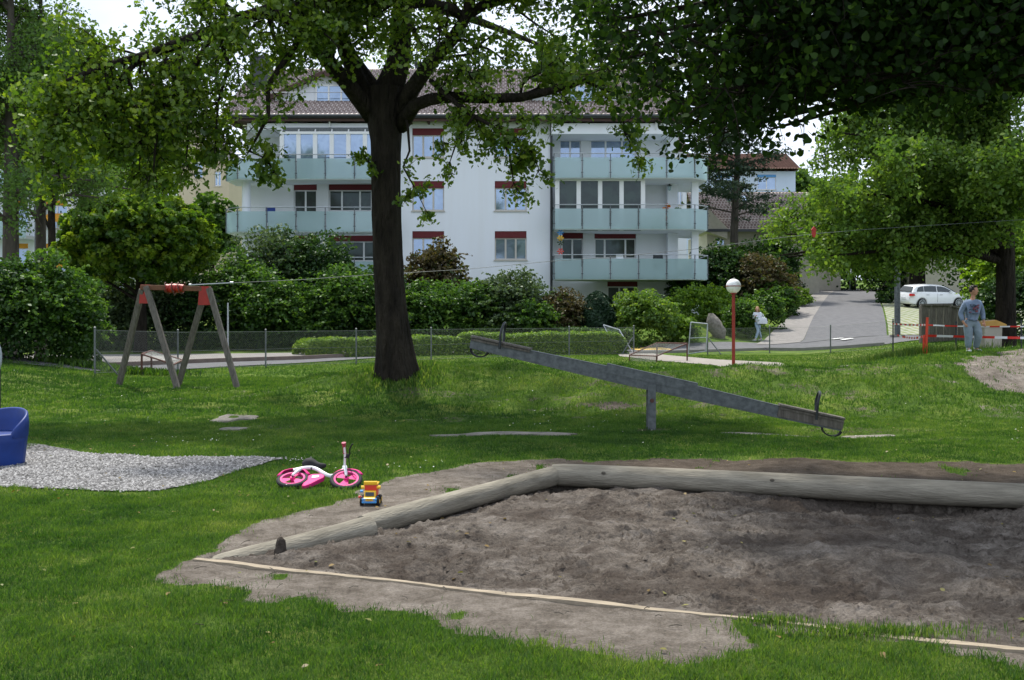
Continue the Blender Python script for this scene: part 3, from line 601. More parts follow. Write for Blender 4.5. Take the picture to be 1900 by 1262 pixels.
grass_field(3.9, 9, 13000, .032, .0022, 1, 'grass', 'short green lawn blades in front of the sandpit')
grass_field(9, 16, 4200, .034, .0034, 2, 'grass', 'mown green lawn between the sandpit and the mound')
grass_field(16, 26, 1300, .055, .0065, 3, 'grass', 'green grass over the mound and round the swing frame')
grass_field(26, 41, 300, .045, .010, 4, 'grass', 'bright mown lawn strip behind the mound')
def weeds(cx, cy, rx, ry, n, h_, wd, seed, label, mat='grass_blade'):
    rs = np.random.RandomState(seed); u = rs.normal(0, .5, (n, 2)); x = cx + u[:, 0] * rx; y = cy + u[:, 1] * ry; z = hgt(x, y)
    hh = h_ * rs.uniform(.5, 1.2, n); a = rs.uniform(0, 6.283, n); ln = rs.uniform(.1, .6, n) * hh; b_ = a + 1.57
    V = np.zeros((n, 4, 3)); V[:, 0] = np.stack([x, y, z], -1)
    for j, sg in ((1, 1), (3, -1)): V[:, j] = np.stack([x + np.cos(a) * ln * .4 + sg * np.cos(b_) * wd, y + np.sin(a) * ln * .4 + sg * np.sin(b_) * wd, z + hh * .6], -1)
    V[:, 2] = np.stack([x + np.cos(a) * ln, y + np.sin(a) * ln, z + hh], -1)
    return tag(obj_raw('tall_grass', V.reshape(-1, 3), np.arange(n * 4), np.arange(n) * 4, mat, attrs={'rnd': np.repeat(rs.uniform(.1, .9, n), 4)}), label, 'grass', kind='stuff')
weeds(9.9, 25.6, 2.0, .8, 7000, .38, .007, 11, 'tall unmown grass behind the red stake and tape')
weeds(-2.1, 18.95, .8, .8, 2500, .11, .010, 12, 'low weeds growing round the foot of the big tree')
weeds(13.5, 27.5, 2.4, 1.0, 5000, .35, .008, 13, 'tall unmown grass at the right under the tape')
weeds(-10.6, 26.9, 1.7, .5, 2600, .18, .022, 14, 'leafy weeds along the foot of the big left shrub', 'leaf_mid')
weeds(1.78, 5.12, .55, .10, 1500, .055, .0026, 15, 'grass tuft growing over the near sandpit beam at lower right')
weeds(1.35, 5.30, .22, .06, 450, .05, .0026, 16, 'small grass tuft at the tip of the lawn beside the near sandpit beam')
rs = np.random.RandomState(77); n = 1500; y = np.sqrt(rs.uniform(9 ** 2, 24 ** 2, n)); x = rs.uniform(-.52, .52, n) * y
k = (vnoise(x * .9, y * .9, 301) > .62) & (dirt_at(x, y) < .2) & ~((y < 12) & (x < -2.4)); x, y = x[k], y[k]
leaf_obj('daisies', np.stack([x, y, hgt(x, y) + .05], -1), np.tile([0, 0, 1], (len(x), 1)), .022, 'petal_white', rs, 'oval', jit=.25)
tag(bpy.data.objects['daisies'], 'tiny white daisies sprinkled over the lawn and mound', 'daisies', kind='stuff')

rs = np.random.RandomState(78); n = 420; y = np.sqrt(rs.uniform(4.5 ** 2, 16 ** 2, n)); x = rs.uniform(-.5, .5, n) * y
z = np.where(inpoly(x, y, SB), sand_h(x, y) + .012, hgt(x, y) + .02)
leaf_obj('fallen_leaves', np.stack([x, y, z], -1), np.tile([0, 0, 1], (n, 1)), .034, 'leaf_fallen', rs, 'oval', jit=.3)
tag(bpy.data.objects['fallen_leaves'], 'small dry fallen leaves scattered over sand, soil and lawn', 'fallen leaves', kind='stuff')
b = MB(); rr = random.Random(3)
for i in range(130):
    y = rr.uniform(5, 10.2); x = rr.uniform(-.4, .5) * y; p = Vector((x, y, (float(sand_h(np.array([x]), np.array([y]))[0]) if inpoly(np.array([x]), np.array([y]), SB)[0] else H(x, y)) + .012)); a = rr.uniform(0, 3.14); L_ = rr.uniform(.02, .09); q = p + Vector((math.cos(a) * L_, math.sin(a) * L_, rr.uniform(-.004, .01))); b.tube([p, p.lerp(q, .5) + Vector((0, 0, .006)), q], .0022, 4)
tag(b.build('twigs', 'bark_grey'), 'thin dry twigs lying on the sand and bare soil', 'twigs', kind='stuff')
# ------------------------------------------------------------------ apartment building
class Shell:
    """a wall face with real window openings; fills MB with front cells and reveals"""
def wall_holes(mb, x0, x1, z0, z1, y, depth, holes):
    xs_ = sorted({x0, x1} | {h[0] for h in holes} | {h[1] for h in holes}); zs_ = sorted({z0, z1} | {h[2] for h in holes} | {h[3] for h in holes})
    for i in range(len(xs_) - 1):
        for j in range(len(zs_) - 1):
            cx, cz = (xs_[i] + xs_[i + 1]) / 2, (zs_[j] + zs_[j + 1]) / 2
            if any(h[0] < cx < h[1] and h[2] < cz < h[3] for h in holes): continue
            mb.add([(xs_[i], y, zs_[j]), (xs_[i + 1], y, zs_[j]), (xs_[i + 1], y, zs_[j + 1]), (xs_[i], y, zs_[j + 1])], [(0, 1, 2, 3)])
    for a, b_, c, d in holes:
        mb.add([(a, y, c), (b_, y, c), (b_, y, d), (a, y, d), (a, y + depth, c), (b_, y + depth, c), (b_, y + depth, d), (a, y + depth, d)], [(0, 4, 5, 1), (1, 5, 6, 2), (2, 6, 7, 3), (3, 7, 4, 0)])
def window(parent, x0, x1, z0, z1, y, nm='window', frame='frame_beige', glass='pane_sky', splits=2, blind=0, sill=True, fw=.07, blindmat='blind_red'):
    """frame with panes set back in the opening at y; blind box at the top"""
    zt = z1 - blind; b = MB(); yf, yb = y + .10, y + .17
    b.box(x0 + .01, x0 + fw, yf, yb, z0 + .01, zt - .01); b.box(x1 - fw, x1 - .01, yf, yb, z0 + .01, zt - .01)
    b.box(x0 + fw, x1 - fw, yf + .002, yb, z0 + .01, z0 + fw); b.box(x0 + fw, x1 - fw, yf + .002, yb, zt - fw, zt - .01)
    cuts = [i / splits for i in range(1, splits)] if isinstance(splits, int) else splits
    for c in cuts:
        xc = x0 + (x1 - x0) * c; b.box(xc - .05, xc + .05, yf - .004, yb, z0 + fw, zt - fw)
    f = b.build(nm, frame, parent)
    g = MB(); g.box(x0 + fw * .8, x1 - fw * .8, y + .13, y + .15, z0 + fw * .8, zt - fw * .8); g.build('pane', glass, f)
    if blind:
        s_ = MB(); s_.box(x0 + .01, x1 - .01, y + .03, y + .09, zt, z1 - .005)
        for q in range(int(blind / .06)): s_.box(x0 + .015, x1 - .015, y + .022, y + .03, zt + .01 + q * .06, zt + .05 + q * .06)
        s_.build('blind', blindmat, f)
    if sill:
        s_ = MB(); s_.box(x0 - .06, x1 + .06, y - .07, y + .1, z0 - .07, z0 - .003); s_.build('sill', 'frame_beige', f)
    return f
def tiled(mb, o, u, v, nu, nv, tw, th, amp=.03, step=.03):
    """roof plane of interlocking tiles: o origin at the eave, u along it, v up the slope"""
    o, u, v = Vector(o), Vector(u).normalized(), Vector(v).normalized(); n = u.cross(v).normalized()
    if n.z < 0: n = -n
    vs = []; fs = []; W = nu * 4 + 1
    for j in range(nv):
        for e_, lift in ((0, step), (1, 0)):
            for i in range(W):
                ph = (i % 4) / 4; hh = amp * (math.sin(ph * 2 * math.pi) * .5 + .5)
                vs.append(o + u * (i * tw / 4) + v * ((j + e_) * th) + n * (hh + lift))
    for r_ in range(nv * 2 - 1):
        for i in range(W - 1): a = r_ * W + i; fs.append((a, a + 1, a + 1 + W, a + W))
    mb.add(vs, fs)
bl = empty('apartment_building', (-3, 62, 2), 'white four-storey apartment building with frosted glass balconies and brown tiled roof', 'building')
bl.location = (0, 0, 0)
YW, YR, YB = 58.0, 59.6, 56.6
ZE = 12.75
hl = []      # middle wall openings
for X0, X1 in ((765, 824), (918, 977)):
    for zt, zb in ((238, 292), (336, 391), (429, 482)): hl.append((px(X0, YW), px(X1, YW), pz(zb, YW), pz(zt, YW)))
b = MB(); mx0, mx1 = px(712, YW), px(1021, YW)
wall_holes(b, mx0, mx1, .3, ZE, YW, .2, hl)
b.add([(mx0, YW, .3), (mx0, YR, .3), (mx0, YR, ZE), (mx0, YW, ZE)], [(0, 1, 2, 3)]); b.add([(mx1, YW, .3), (mx1, YR, .3), (mx1, YR, ZE), (mx1, YW, ZE)], [(3, 2, 1, 0)])
b.build('wall', 'plaster_white', bl)
for h_ in hl: window(bl, *h_, YW, blind=.38, splits=[.5] if h_[0] > 0 else [.34, .66])
def rY(X0, X1, Yt, Yb): return (px(X0, YR), px(X1, YR), pz(Yb, YR), pz(Yt, YR))
wr = [(rY(1038, 1078, 249, 300), 2, 'pane_sky'), (rY(1095, 1180, 249, 300), [.34, .7], 'pane_sky'), (rY(1042, 1082, 432, 497), 2, 'pane_dark'), (rY(1103, 1180, 432, 480), [.25, .75], 'pane_dark'), (rY(1127, 1183, 521, 560), [.4, .6], 'pane_dark'),
      (rY(545, 588, 342, 405), 2, 'pane_dark'), (rY(610, 690, 342, 392), [.3, .72], 'pane_dark'), (rY(545, 588, 437, 500), 2, 'pane_dark'), (rY(610, 700, 437, 485), [.3, .72], 'pane_dark')]
x0, x1 = px(455, YR), px(1252, YR); b = MB()
wall_holes(b, px(1021, YR) - .3, x1, .3, ZE, YR, .2, [h_[0] for h_ in wr if h_[0][0] > 0]); wall_holes(b, x0, px(712, YR) + .3, .3, ZE, YR, .2, [h_[0] for h_ in wr if h_[0][0] < 0])
b.add([(x0, YR, .3), (x0, 72, .3), (x0, 72, ZE), (x0, YR, ZE)], [(0, 1, 2, 3)]); b.add([(x1, YR, .3), (x1, 72, .3), (x1, 72, ZE), (x1, YR, ZE)], [(3, 2, 1, 0)])
b.add([(x0, 72, .3), (x1, 72, .3), (x1, 72, ZE), (x0, 72, ZE)], [(3, 2, 1, 0)])
# gable walls under the roof
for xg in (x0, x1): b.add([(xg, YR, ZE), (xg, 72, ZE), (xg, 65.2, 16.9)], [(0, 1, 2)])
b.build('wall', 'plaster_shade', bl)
for h_, sp, gl in wr: window(bl, *h_, YR, blind=.33, splits=sp, glass=gl, sill=False, frame='frame_white')
def balcony(xa, xb, zb, chl, chr_, posts):
    """slab with frosted parapet; ends are bevelled where chl / chr_"""
    c = .9; path = []
    if chl: path += [(xa, YR), (xa, YB + 1.0), (xa + c, YB)]
    else: path += [(xa, YW - .1), (xa, YB)]
    if chr_: path += [(xb - c, YB), (xb, YB + 1.0), (xb, YR + 3.5)]
    else: path += [(xb, YB), (xb, YW - .1)]
    s_ = MB(); pts = [(p_[0], p_[1]) for p_ in path]
    cx_ = sum(p_[0] for p_ in pts) / len(pts)
    ins_ = []
    for i, (x, y) in enumerate(pts): ins_.append((x + (.06 if x < cx_ else -.06), y + (.06 if y < YR - .01 else 0)))
    s_.prism(ins_, zb, zb + .2, lambda u, v, t: (u, v, t)); sl_ = s_.build('balcony', 'plaster_white', bl)
    r_ = MB(); r_.tube([(x, y, zb + 1.38) for x, y in pts], .028, 6); r_.build('handrail', 'steel_pale', sl_)
    zg0, zg1 = zb + .04, zb + 1.16
    for (p, q) in zip(pts[:-1], pts[1:]):
        L = math.dist(p, q)
        if L < .5: continue
        k = max(1, round(L / 1.62))
        for i in range(k):
            a = [p[j] + (q[j] - p[j]) * i / k for j in (0, 1)]; e_ = [p[j] + (q[j] - p[j]) * (i + 1) / k for j in (0, 1)]
            dx, dy = (e_[0] - a[0]) / (L / k), (e_[1] - a[1]) / (L / k)
            g = MB(); g.beam((a[0] + dx * .04, a[1] + dy * .04, (zg0 + zg1) / 2), (e_[0] - dx * .04, e_[1] - dy * .04, (zg0 + zg1) / 2), .02, zg1 - zg0); g.build('glass_panel', 'frosted', sl_)
            t_ = MB(); t_.box(a[0] - .025, a[0] + .025, a[1] - .05, a[1] - .012, zb + .02, zb + 1.37)
            for zc in (.3, .95): t_.box(a[0] - .06, a[0] + .06, a[1] - .06, a[1] - .05, zb + zc, zb + zc + .05)
            t_.build('baluster', 'galvanised', sl_)
    return sl_
rb0, rb1 = px(1028, YB), px(1313, YB + 1); lb0, lb1 = px(420, YB + 1), px(712, YB)
for Yb in (331, 426, 519): balcony(rb0, rb1, pz(Yb, YB), False, True, 5)
for Yb in (333, 431, 524): balcony(lb0, lb1, pz(Yb, YB), True, False, 5)
# columns
for X, d in ((1289, YB + 1.6), (1247, YR - .25)):
    b = MB(); r_ = .19 if X == 1289 else .3
    if X == 1289: b.box(px(X, d) - r_, px(X, d) + r_, d - r_, d + r_, 1.2, pz(331, YB)); 
    else: b.box(px(X, d) - r_, px(X, d) + r_, d - r_, d + .2, .8, ZE - .3)
    b.build('column', 'plaster_white', bl)
b = MB(); b.tube([(px(457, YB + 1.2), YB + 1.2, .8), (px(457, YB + 1.2), YB + 1.2, pz(333, YB))], .24, 16); b.build('column', 'plaster_white', bl, smooth=True)
# canopy wall above top balconies
b = MB(); b.box(px(1024, YB), px(1262, YB), YB + .75, YB + 1.0, pz(244, YB), ZE - .25); b.box(px(452, YB), px(708, YB), YB + .75, YB + 1.0, pz(236, YB), ZE - .25)
b.box(px(1024, YB), px(1262, YB), YB + 1.0, YR, pz(244, YB), pz(244, YB) + .18); b.box(px(452, YB), px(708, YB), YB + 1.0, YR, pz(236, YB), pz(236, YB) + .18); b.build('canopy', 'plaster_white', bl)
# glazed loggias
def loggia(X0, X1, Yt, Yb, n, glass, topbar, d):
    b = MB(); xa, xb, zt, zb = px(X0, d), px(X1, d), pz(Yt, d), pz(Yb, d); wfr = .12
    b.box(xa - .1, xb + .1, d - .06, d + .10, zt, zt + .14)
    for i in range(n + 1):
        xx = xa + (xb - xa) * i / n; b.box(xx - wfr, xx + wfr, d - .02, d + .08, zb, zt)
    f = b.build('window', 'frame_white', bl)
    g = MB(); g.box(xa, xb, d + .03, d + .05, zb, zt); g.build('pane', glass, f)
    s_ = MB(); s_.box(xb - .02, xb + .03, d + .11, YR, zb, zt); s_.build('side_frame', 'frame_white', f)
    if topbar:
        t_ = MB(); t_.box(xa, xb, d + .12, d + .2, zt + .15, pz(236, d)); t_.build('awning_box', 'galvanised', f)
        t_ = MB()
        for i in range(n + 1): xx = xa + (xb - xa) * i / n; t_.beam((xx, d - .02, zt + .12), (xx, d + .5, zt + .62), .07, .07)
        t_.build('strut', 'frame_white', f)
loggia(1034, 1193, 336, 428, 4, 'pane_dark', False, YB + .5); loggia(523, 708, 249, 333, 6, 'pane_sky', True, YB + .5)
# roof
b = MB(); rx0, rx1 = -16.3, 9.9; v = Vector((0, 8.2, 4.55)); nv = int(v.length / .36)
tiled(b, (rx0, 57.0, ZE + .12), (1, 0, 0), v, int((rx1 - rx0) / .27), nv, .27, .36, .05, .045)
rf = b.build('roof', 'tile_brown', bl, smooth='all')
b = MB(); b.add([(rx0, 65.2, 17.25), (rx1 - .2, 65.2, 17.25), (rx1 - .2, 73.4, 12.7), (rx0, 73.4, 12.7)], [(0, 1, 2, 3)]); b.tube([(rx0, 65.2, 17.34), (rx1 - .1, 65.2, 17.34)], .13, 8)
b.build('rear_slope', 'tile_brown', rf)
b = MB(); b.box(rx0 + .1, rx1 - .1, 56.95, 57.08, ZE - .2, ZE + .1)
for xe in (rx0 + .05, rx1 - .12): b.beam((xe, 57.05, ZE - .02), (xe, 65.2, ZE + 4.42), .06, .26)
b.box(rx0 + .1, rx1 - .1, 57.09, 60, ZE - .02, ZE + .04); b.build('fascia', 'fascia_brown', bl)
b = MB()
for i in range(26): x = rx0 + .6 + i * 1.0; b.beam((x, 57.15, ZE - .12), (x, 59.5, ZE - .12), .12, .16)
b.build('rafters', 'fascia_brown', bl)
b = MB(); b.tube([(rx0 + .2, 56.86, ZE + .06), (rx1 - .3, 56.86, ZE + .06)], .12, 8); b.build('gutter', 'gutter_dark', bl, smooth=True)
b = MB(); b.tube([(px(1023, 57.9), 57.9, ZE), (px(1023, 57.9), 57.9, .8)], .07, 8); b.build('downpipe', 'gutter_dark', bl, smooth=True)
b = MB()
for X in (524, 612, 1038, 1217): x = px(X, 57.3); b.beam((x, 57.3, ZE - .1), (x, 57.34, ZE - .62), .07, .07); b.beam((x, 57.1, ZE - .12), (x, 57.34, ZE - .62), .05, .05)
b.build('bracket', 'frame_white', bl)
def dormer(Xc, half, peak, wx0, wx1):
    y0 = 59.2; zb = ZE + .12 + (y0 - 57) * 4.55 / 8.2; xc = px(Xc, y0); hw = half * y0 / F; zp = pz(peak, y0)
    b = MB(); yb = 57 + (zp - ZE - .12) * 8.2 / 4.55
    b.prism([(xc - hw, zb - .3), (xc + hw, zb - .3), (xc + hw, zb + .25), (xc, zp), (xc - hw, zb + .25)], y0, y0 + 3.2, lambda u, v_, t: (u, t, v_)); dm_ = b.build('dormer', 'plaster_white', bl)
    for sg in (-1, 1):
        t_ = MB(); u_ = Vector((0, 1, 0)); o_ = Vector((xc + sg * (hw + .35), y0 - .5, zb + .18)); vv = Vector((-sg * (hw + .35), 0, zp + .1 - zb - .18))
        tiled(t_, o_, (0, 1, 0), vv, int((yb - y0 + .5) / .27), int(vv.length / .36) + 1, .27, .36, .05, .04); t_.build('dormer_roof', 'tile_brown', dm_)
        t_ = MB(); t_.beam(o_ + Vector((0, -.05, -.10)), o_ + vv + Vector((0, -.05, -.06)), .08, .24, up=(0, 0, 1)); t_.build('bargeboard', 'fascia_brown', dm_)
    xa, xb = px(wx0, y0), px(wx1, y0); zt = zb + .95
    t_ = MB(); t_.box(xa, xb, y0 - .05, y0 - .015, zb + .05, zt); f = t_.build('window', 'pane_sky', dm_)
    t_ = MB()
    for i in range(4): xx = xa + (xb - xa) * i / 3; t_.box(xx - .05, xx + .05, y0 - .09, y0 - .052, zb + .05, zt)
    t_.box(xa, xb, y0 - .088, y0 - .052, zt - .06, zt + .04); t_.build('frame', 'frame_white', f)
    t_ = MB(); t_.tube([(xc - hw - .6, y0 - .9, zb + .35), (xc + hw + .6, y0 - .9, zb + .35)], .025, 5); t_.build('snow_guard', 'steel_pale', rf)
dormer(603, 92, 140, 587, 657); dormer(1080, 92, 140, 1054, 1104)
for X0, X1, Yt, d in ((463, 500, 106, 61.5), (770, 790, 118, 65.5)):
    b = MB(); b.box(px(X0, d), px(X1, d), d, d + 1.0, 13.5, pz(Yt, d)); z_ = pz(Yt, d); b.box(px(X0, d) - .08, px(X1, d) + .08, d - .08, d + 1.08, z_, z_ + .1); ch = b.build('chimney', 'gutter_dark', rf)
for X, Yt in ((993, 117), (1213, 120), (868, 122)):
    d = 63.0; b = MB(); b.tube([(px(X, d), d, 15), (px(X, d), d, pz(Yt + 6, d)), (px(X, d), d, pz(Yt + 6, d) + .01), (px(X, d), d, pz(Yt, d))], [.2, .2, .27, .27], 12); b.build('flue', 'gutter_dark', rf, smooth=True)
for X, Y_ in ((852, 140), (900, 137)):
    d = 57 + (pz(Y_, 62.5) - ZE) * 8.2 / 4.55; x = px(X, d); z = pz(Y_, d); b = MB(); b.beam((x, d - .5, z - .25), (x, d + .3, z + .2), .8, .16); b.build('skylight', 'gutter_dark', rf)
# things on the balconies
def pot(X, Yb, d, label, r_, mat='leaf_mid', h_=.5):
    t = empty('potted_plant', (px(X, d), d, Yb), label, 'potted plant', 'plants on the balconies')
    b = MB(); b.lathe([(.10, 0), (.13, .2), (.14, .22), (.12, .22)], 12); b.build('pot', 'tile_orange', t)
    rs = np.random.RandomState(int(X)); pt, nn, tn = clumps((0, 0, .22 + h_ / 2), (r_, r_, h_ / 2), 14, .1, 350, rs); leaf_obj('foliage', pt, nn, .09, mat, rs, 'oval', t, tint=tn)
zr2, zr3, zr1 = pz(426, YB) + .2, pz(331, YB) + .2, pz(519, YB) + .2
pot(1275, zr3, YB + 1.5, 'green potted plant at the right end of the top balcony', .5, h_=1.3); pot(1262, zr2, YB + 1.2, 'green potted plant on the middle right balcony beside the column', .4, h_=1.35)
pot(1238, zr2, YB + .4, 'red flowering plant on the middle right balcony rail', .18, 'petal_red', 1.1)
pot(530, pz(333, YB) + .2, YB + .3, 'leafy potted plant on the upper left balcony', .35, h_=1.1)
def chair(X, zb, d, mat, label):
    t = empty('balcony_chair', (px(X, d), d, zb), label, 'chair'); b = MB(); b.box(-.25, .25, -.25, .25, .42, .47); b.build('seat', mat, t)
    b = MB(); b.prism([(-.26, .45), (.26, .45), (.30, .8), (.27, 1.28), (-.27, 1.28), (-.30, .8)], .22, .26, lambda u, v_, q: (u, q, v_)); b.build('backrest', mat, t, bevel=.02)
    for sx in (-.22, .22):
        for sy in (-.22, .22): b = MB(); b.tube([(sx, sy, 0), (sx, sy, .42)], .018, 6); b.build('leg', mat, t)
chair(1222, zr1, YB + .8, 'dark_metal', 'dark chair behind the glass of the lowest right balcony'); chair(500, pz(431, YB) + .2, YB + .8, 'blue_plastic', 'blue chair on the middle left balcony')
b = MB(); x = px(1150, YB); zz = pz(519, YB) + 1.38; pr = [(-.02 - .03, -.22), (-.045, 0), (-.02, .035), (.02, .035), (.045, 0), (.05, -.22), (.04, -.22), (.03, 0), (0, .03 - .0), (-.03, 0), (-.04, -.22)]
b.prism([(u, v_) for u, v_ in pr], x - .2, x + .2, lambda u, v_, q: (q, YB + .06 + u, zz + v_)); tag(b.build('towel', 'cloth_white', None), 'white towel hung over the rail of the lowest right balcony', 'towel')
t = empty('wall_lantern', (px(1242, YR - .6), YR - .62, pz(352, YR)), 'small dark lantern on the white corner wall above the middle right balcony', 'lantern')
b = MB(); b.lathe([(.02, .3), (.03, .22), (.14, .16), (.14, .13), (.11, .12)], 8); b.build('cap', 'dark_metal', t); b = MB(); b.lathe([(.1, .12), (.08, -.1), (.02, -.14)], 8); b.build('glass', 'frosted', t)
t = empty('hanging_flowers', (px(1040, YB + .2), YB + .25, 0), 'string of coloured paper flowers hanging at the left end of the lowest right balcony', 'garland')
b = MB(); b.tube([(0, 0, pz(428, YB)), (0, 0, pz(470, YB))], .012, 5); b.build('string', 'dark_metal', t)
for Yf, mt in ((431, 'toy_blue'), (441, 'toy_yellow'), (449, 'leaf_mid'), (466, 'toy_red')):
    b = MB()
    for k in range(6): an = k * 1.047; b.add([(0, -.02, 0), (.16 * math.cos(an - .3), -.02, .16 * math.sin(an - .3)), (.2 * math.cos(an), 0, .2 * math.sin(an)), (.16 * math.cos(an + .3), -.02, .16 * math.sin(an + .3))], [(0, 1, 2, 3)])
    o_ = b.build('paper_flower', mt, t); o_.location = (0, 0, pz(Yf, YB))
# ------------------------------------------------------------------ other houses
def box_house(name, x0, x1, y0, y1, z0, z1, wall, label, wins=(), glass='pane_sky', blindmat=None):
    t = empty(name, (0, 0, 0), label, 'building'); b = MB(); hs = [w_[:4] for w_ in wins]
    wall_holes(b, x0, x1, z0, z1, y0, .2, hs)
    for xx, fl in ((x0, 0), (x1, 1)): b.add([(xx, y0, z0), (xx, y1, z0), (xx, y1, z1), (xx, y0, z1)], [(0, 1, 2, 3)])
    b.add([(x0, y1, z0), (x1, y1, z0), (x1, y1, z1), (x0, y1, z1)], [(0, 1, 2, 3)]); b.build('wall', wall, t)
    for w_ in wins: window(t, *w_[:4], y0, splits=w_[4] if len(w_) > 4 else 2, blind=.3 if blindmat else 0, blindmat=blindmat or 'blind_red', glass=glass, frame='frame_white')
    return t
def gable_roof(t, x0, x1, y0, y1, z0, zr, mat, axis='x', tw=.3, fine=True):
    b = MB(); ym = (y0 + y1) / 2
    if axis == 'x':
        v_ = Vector((0, ym - y0, zr - z0)); tiled(b, (x0, y0, z0), (1, 0, 0), v_, int((x1 - x0) / tw), max(1, int(v_.length / .4)), tw, .4, .05, .05)
        b.add([(x0, ym, zr - .05), (x1, ym, zr - .05), (x1, y1, z0), (x0, y1, z0)], [(0, 1, 2, 3)]); b.add([(x0 + .3, y0 + .3, z0), (x0 + .3, y1 - .3, z0), (x0 + .3, ym, zr - .1)], [(0, 1, 2)]); b.add([(x1 - .3, y0 + .3, z0), (x1 - .3, y1 - .3, z0), (x1 - .3, ym, zr - .1)], [(0, 1, 2)])
    else:
        xm = (x0 + x1) / 2
        for xe, sg in ((x0, 1), (x1, -1)):
            v_ = Vector((xm - xe, 0, zr - z0)); tiled(b, (xe, y0, z0), (0, 1, 0), v_, int((y1 - y0) / tw), max(1, int(v_.length / .4)), tw, .4, .05, .05)
    return b.build('roof', mat, t, smooth='all')
# white block with yellow awnings, far left
d = 66; W = lambda X0, X1, Yt, Yb, d: (px(X0, d), px(X1, d), pz(Yb, d), pz(Yt, d))
wl = [W(X, X + 40, Yt, Yt + 52, d) for X in (-60, 12, 85, 160) for Yt in (282, 372, 452)]
t = box_house('apartment_building', px(-120, d), px(238, d), d, d + 10, .5, pz(262, d), 'plaster_white', 'white flat-roofed apartment block with orange blinds behind the tall trees at far left', wl, blindmat='blind_orange')
b = MB(); b.box(px(-130, d), px(243, d), d - .5, d + 10.5, pz(262, d), pz(255, d)); b.build('roof', 'gutter_dark', t)
for Yb in (358, 446, 528):
    b = MB(); b.box(px(-60, d), px(70, d), d - 1.6, d - .003, pz(Yb, d), pz(Yb, d) + .2); s_ = b.build('balcony', 'plaster_white', t)
    b = MB(); b.box(px(-60, d), px(70, d), d - 1.65, d - 1.62, pz(Yb, d) + .05, pz(Yb, d) + 1.2); b.build('glass_panel', 'frosted', s_)
    b = MB(); b.box(px(-60, d), px(70, d), d - 1.68, d - 1.6, pz(Yb, d) + 1.28, pz(Yb, d) + 1.34); b.build('handrail', 'steel_pale', s_)
for X0, X1, Yt in ((84, 138, 316), (90, 150, 396), (118, 160, 480), (84, 130, 232 + 40)):
    b = MB(); x0_, x1_ = px(X0, d), px(X1, d); z = pz(Yt, d); b.add([(x0_, d - .003, z), (x1_, d - .003, z), (x1_, d - 1.1, z - .45), (x0_, d - 1.1, z - .45), (x0_, d - 1.1, z - .65), (x1_, d - 1.1, z - .65)], [(0, 1, 2, 3), (3, 2, 5, 4)]); b.build('awning', 'blind_orange', t)
# beige house behind
d = 88
t = box_house('house', px(232, d), px(425, d), d, d + 12, 1.5, pz(300, d), 'plaster_beige', 'beige house with brown gabled roof behind the round tree', [W(265, 282, 308, 332, d), W(300, 322, 318, 345, d), W(360, 376, 300, 330, d), W(262, 280, 365, 392, d), W(312, 330, 365, 392, d), W(398, 410, 318, 345, d)])
b = MB(); xa, xb, xm = px(232, d), px(425, d), px(315, d); b.add([(xa, d, pz(300, d)), (xb, d, pz(300, d)), (xm, d, pz(205, d))], [(0, 1, 2)]); b.build('gable', 'plaster_beige', t)
b = MB()
for xe in (px(222, d), px(437, d)):
    ze = pz(306, d); v_ = Vector((xm - xe, 0, pz(200, d) - ze)); tiled(b, (xe, d - .7, ze), (0, 1, 0), v_, 42, int(v_.length / .4), .3, .4, .05, .05)
b.build('roof', 'tile_brown', t, smooth='all')
b = MB(); b.box(px(262, d + 2), px(284, d + 2), d + 2, d + 3, pz(260, d), pz(150, d + 2)); b.build('chimney', 'tile_orange', t)
# brown roofed house on the right
d = 84
t = box_house('house', px(1312, d), px(1520, d), d, d + 9, 2.5, pz(430, d), 'plaster_cream', 'low cream house with large brown tiled roof and skylights beside the road', [W(1330, 1345, 438, 455, d)])
b = MB(); x0_, x1_ = px(1290, d), px(1530, d); v_ = Vector((0, 5, pz(356, d + 4) - pz(428, d - 1)))
tiled(b, (x0_, d - 1, pz(428, d - 1)), (1, 0, 0), v_, int((x1_ - x0_) / .3), int(v_.length / .36), .3, .36, .05, .05)
b.add([(x0_, d + 4, pz(356, d + 4)), (x1_, d + 4, pz(356, d + 4)), (x1_, d + 9.5, pz(425, d)), (x0_, d + 9.5, pz(425, d))], [(0, 1, 2, 3)]); rr_ = b.build('roof', 'tile_brown', t, smooth='all')
b = MB(); b.box(x0_, x1_, d - 1.1, d - 1.0, pz(432, d), pz(427, d)); b.build('gutter', 'gutter_dark', rr_)
for X in (1354, 1379):
    z = pz(369, d + 3); x = px(X, d + 3); b = MB(); b.beam((x, d + 2.6, z - .32), (x, d + 3.3, z + .2), .6, .16, up=(0, -.5, .8)); s_ = b.build('skylight', 'gutter_dark', rr_)
    b = MB(); b.beam((x, d + 2.62, z - .2), (x, d + 3.2, z + .24), .48, .1, up=(0, -.5, .8)); b.build('pane', 'pane_sky', s_)
b = MB(); b.prism([(px(1288, d), pz(425, d)), (px(1345, d), pz(445, d)), (px(1345, d), pz(425, d)), (px(1305, d), pz(385, d))], d - 1.0, d + 3, lambda u, v_, q: (u, q, v_)); b.build('gable', 'plaster_cream', t)
# white house with orange roof
d = 112
t = box_house('house', px(1270, d), px(1476, d), d, d + 10, 5, pz(318, d), 'plaster_blue', 'pale house with orange tiled roof and blue blind behind the pine', [W(1405, 1440, 324, 352, d), W(1330, 1360, 324, 352, d)], blindmat='toy_blue')
gable_roof(t, px(1262, d), px(1484, d), d - 1, d + 11, pz(316, d), pz(285, d + 5), 'tile_orange'); b = MB(); b.box(px(1448, d), px(1458, d), d + 4, d + 5, pz(320, d), pz(280, d)); b.build('chimney', 'plaster_cream', t)
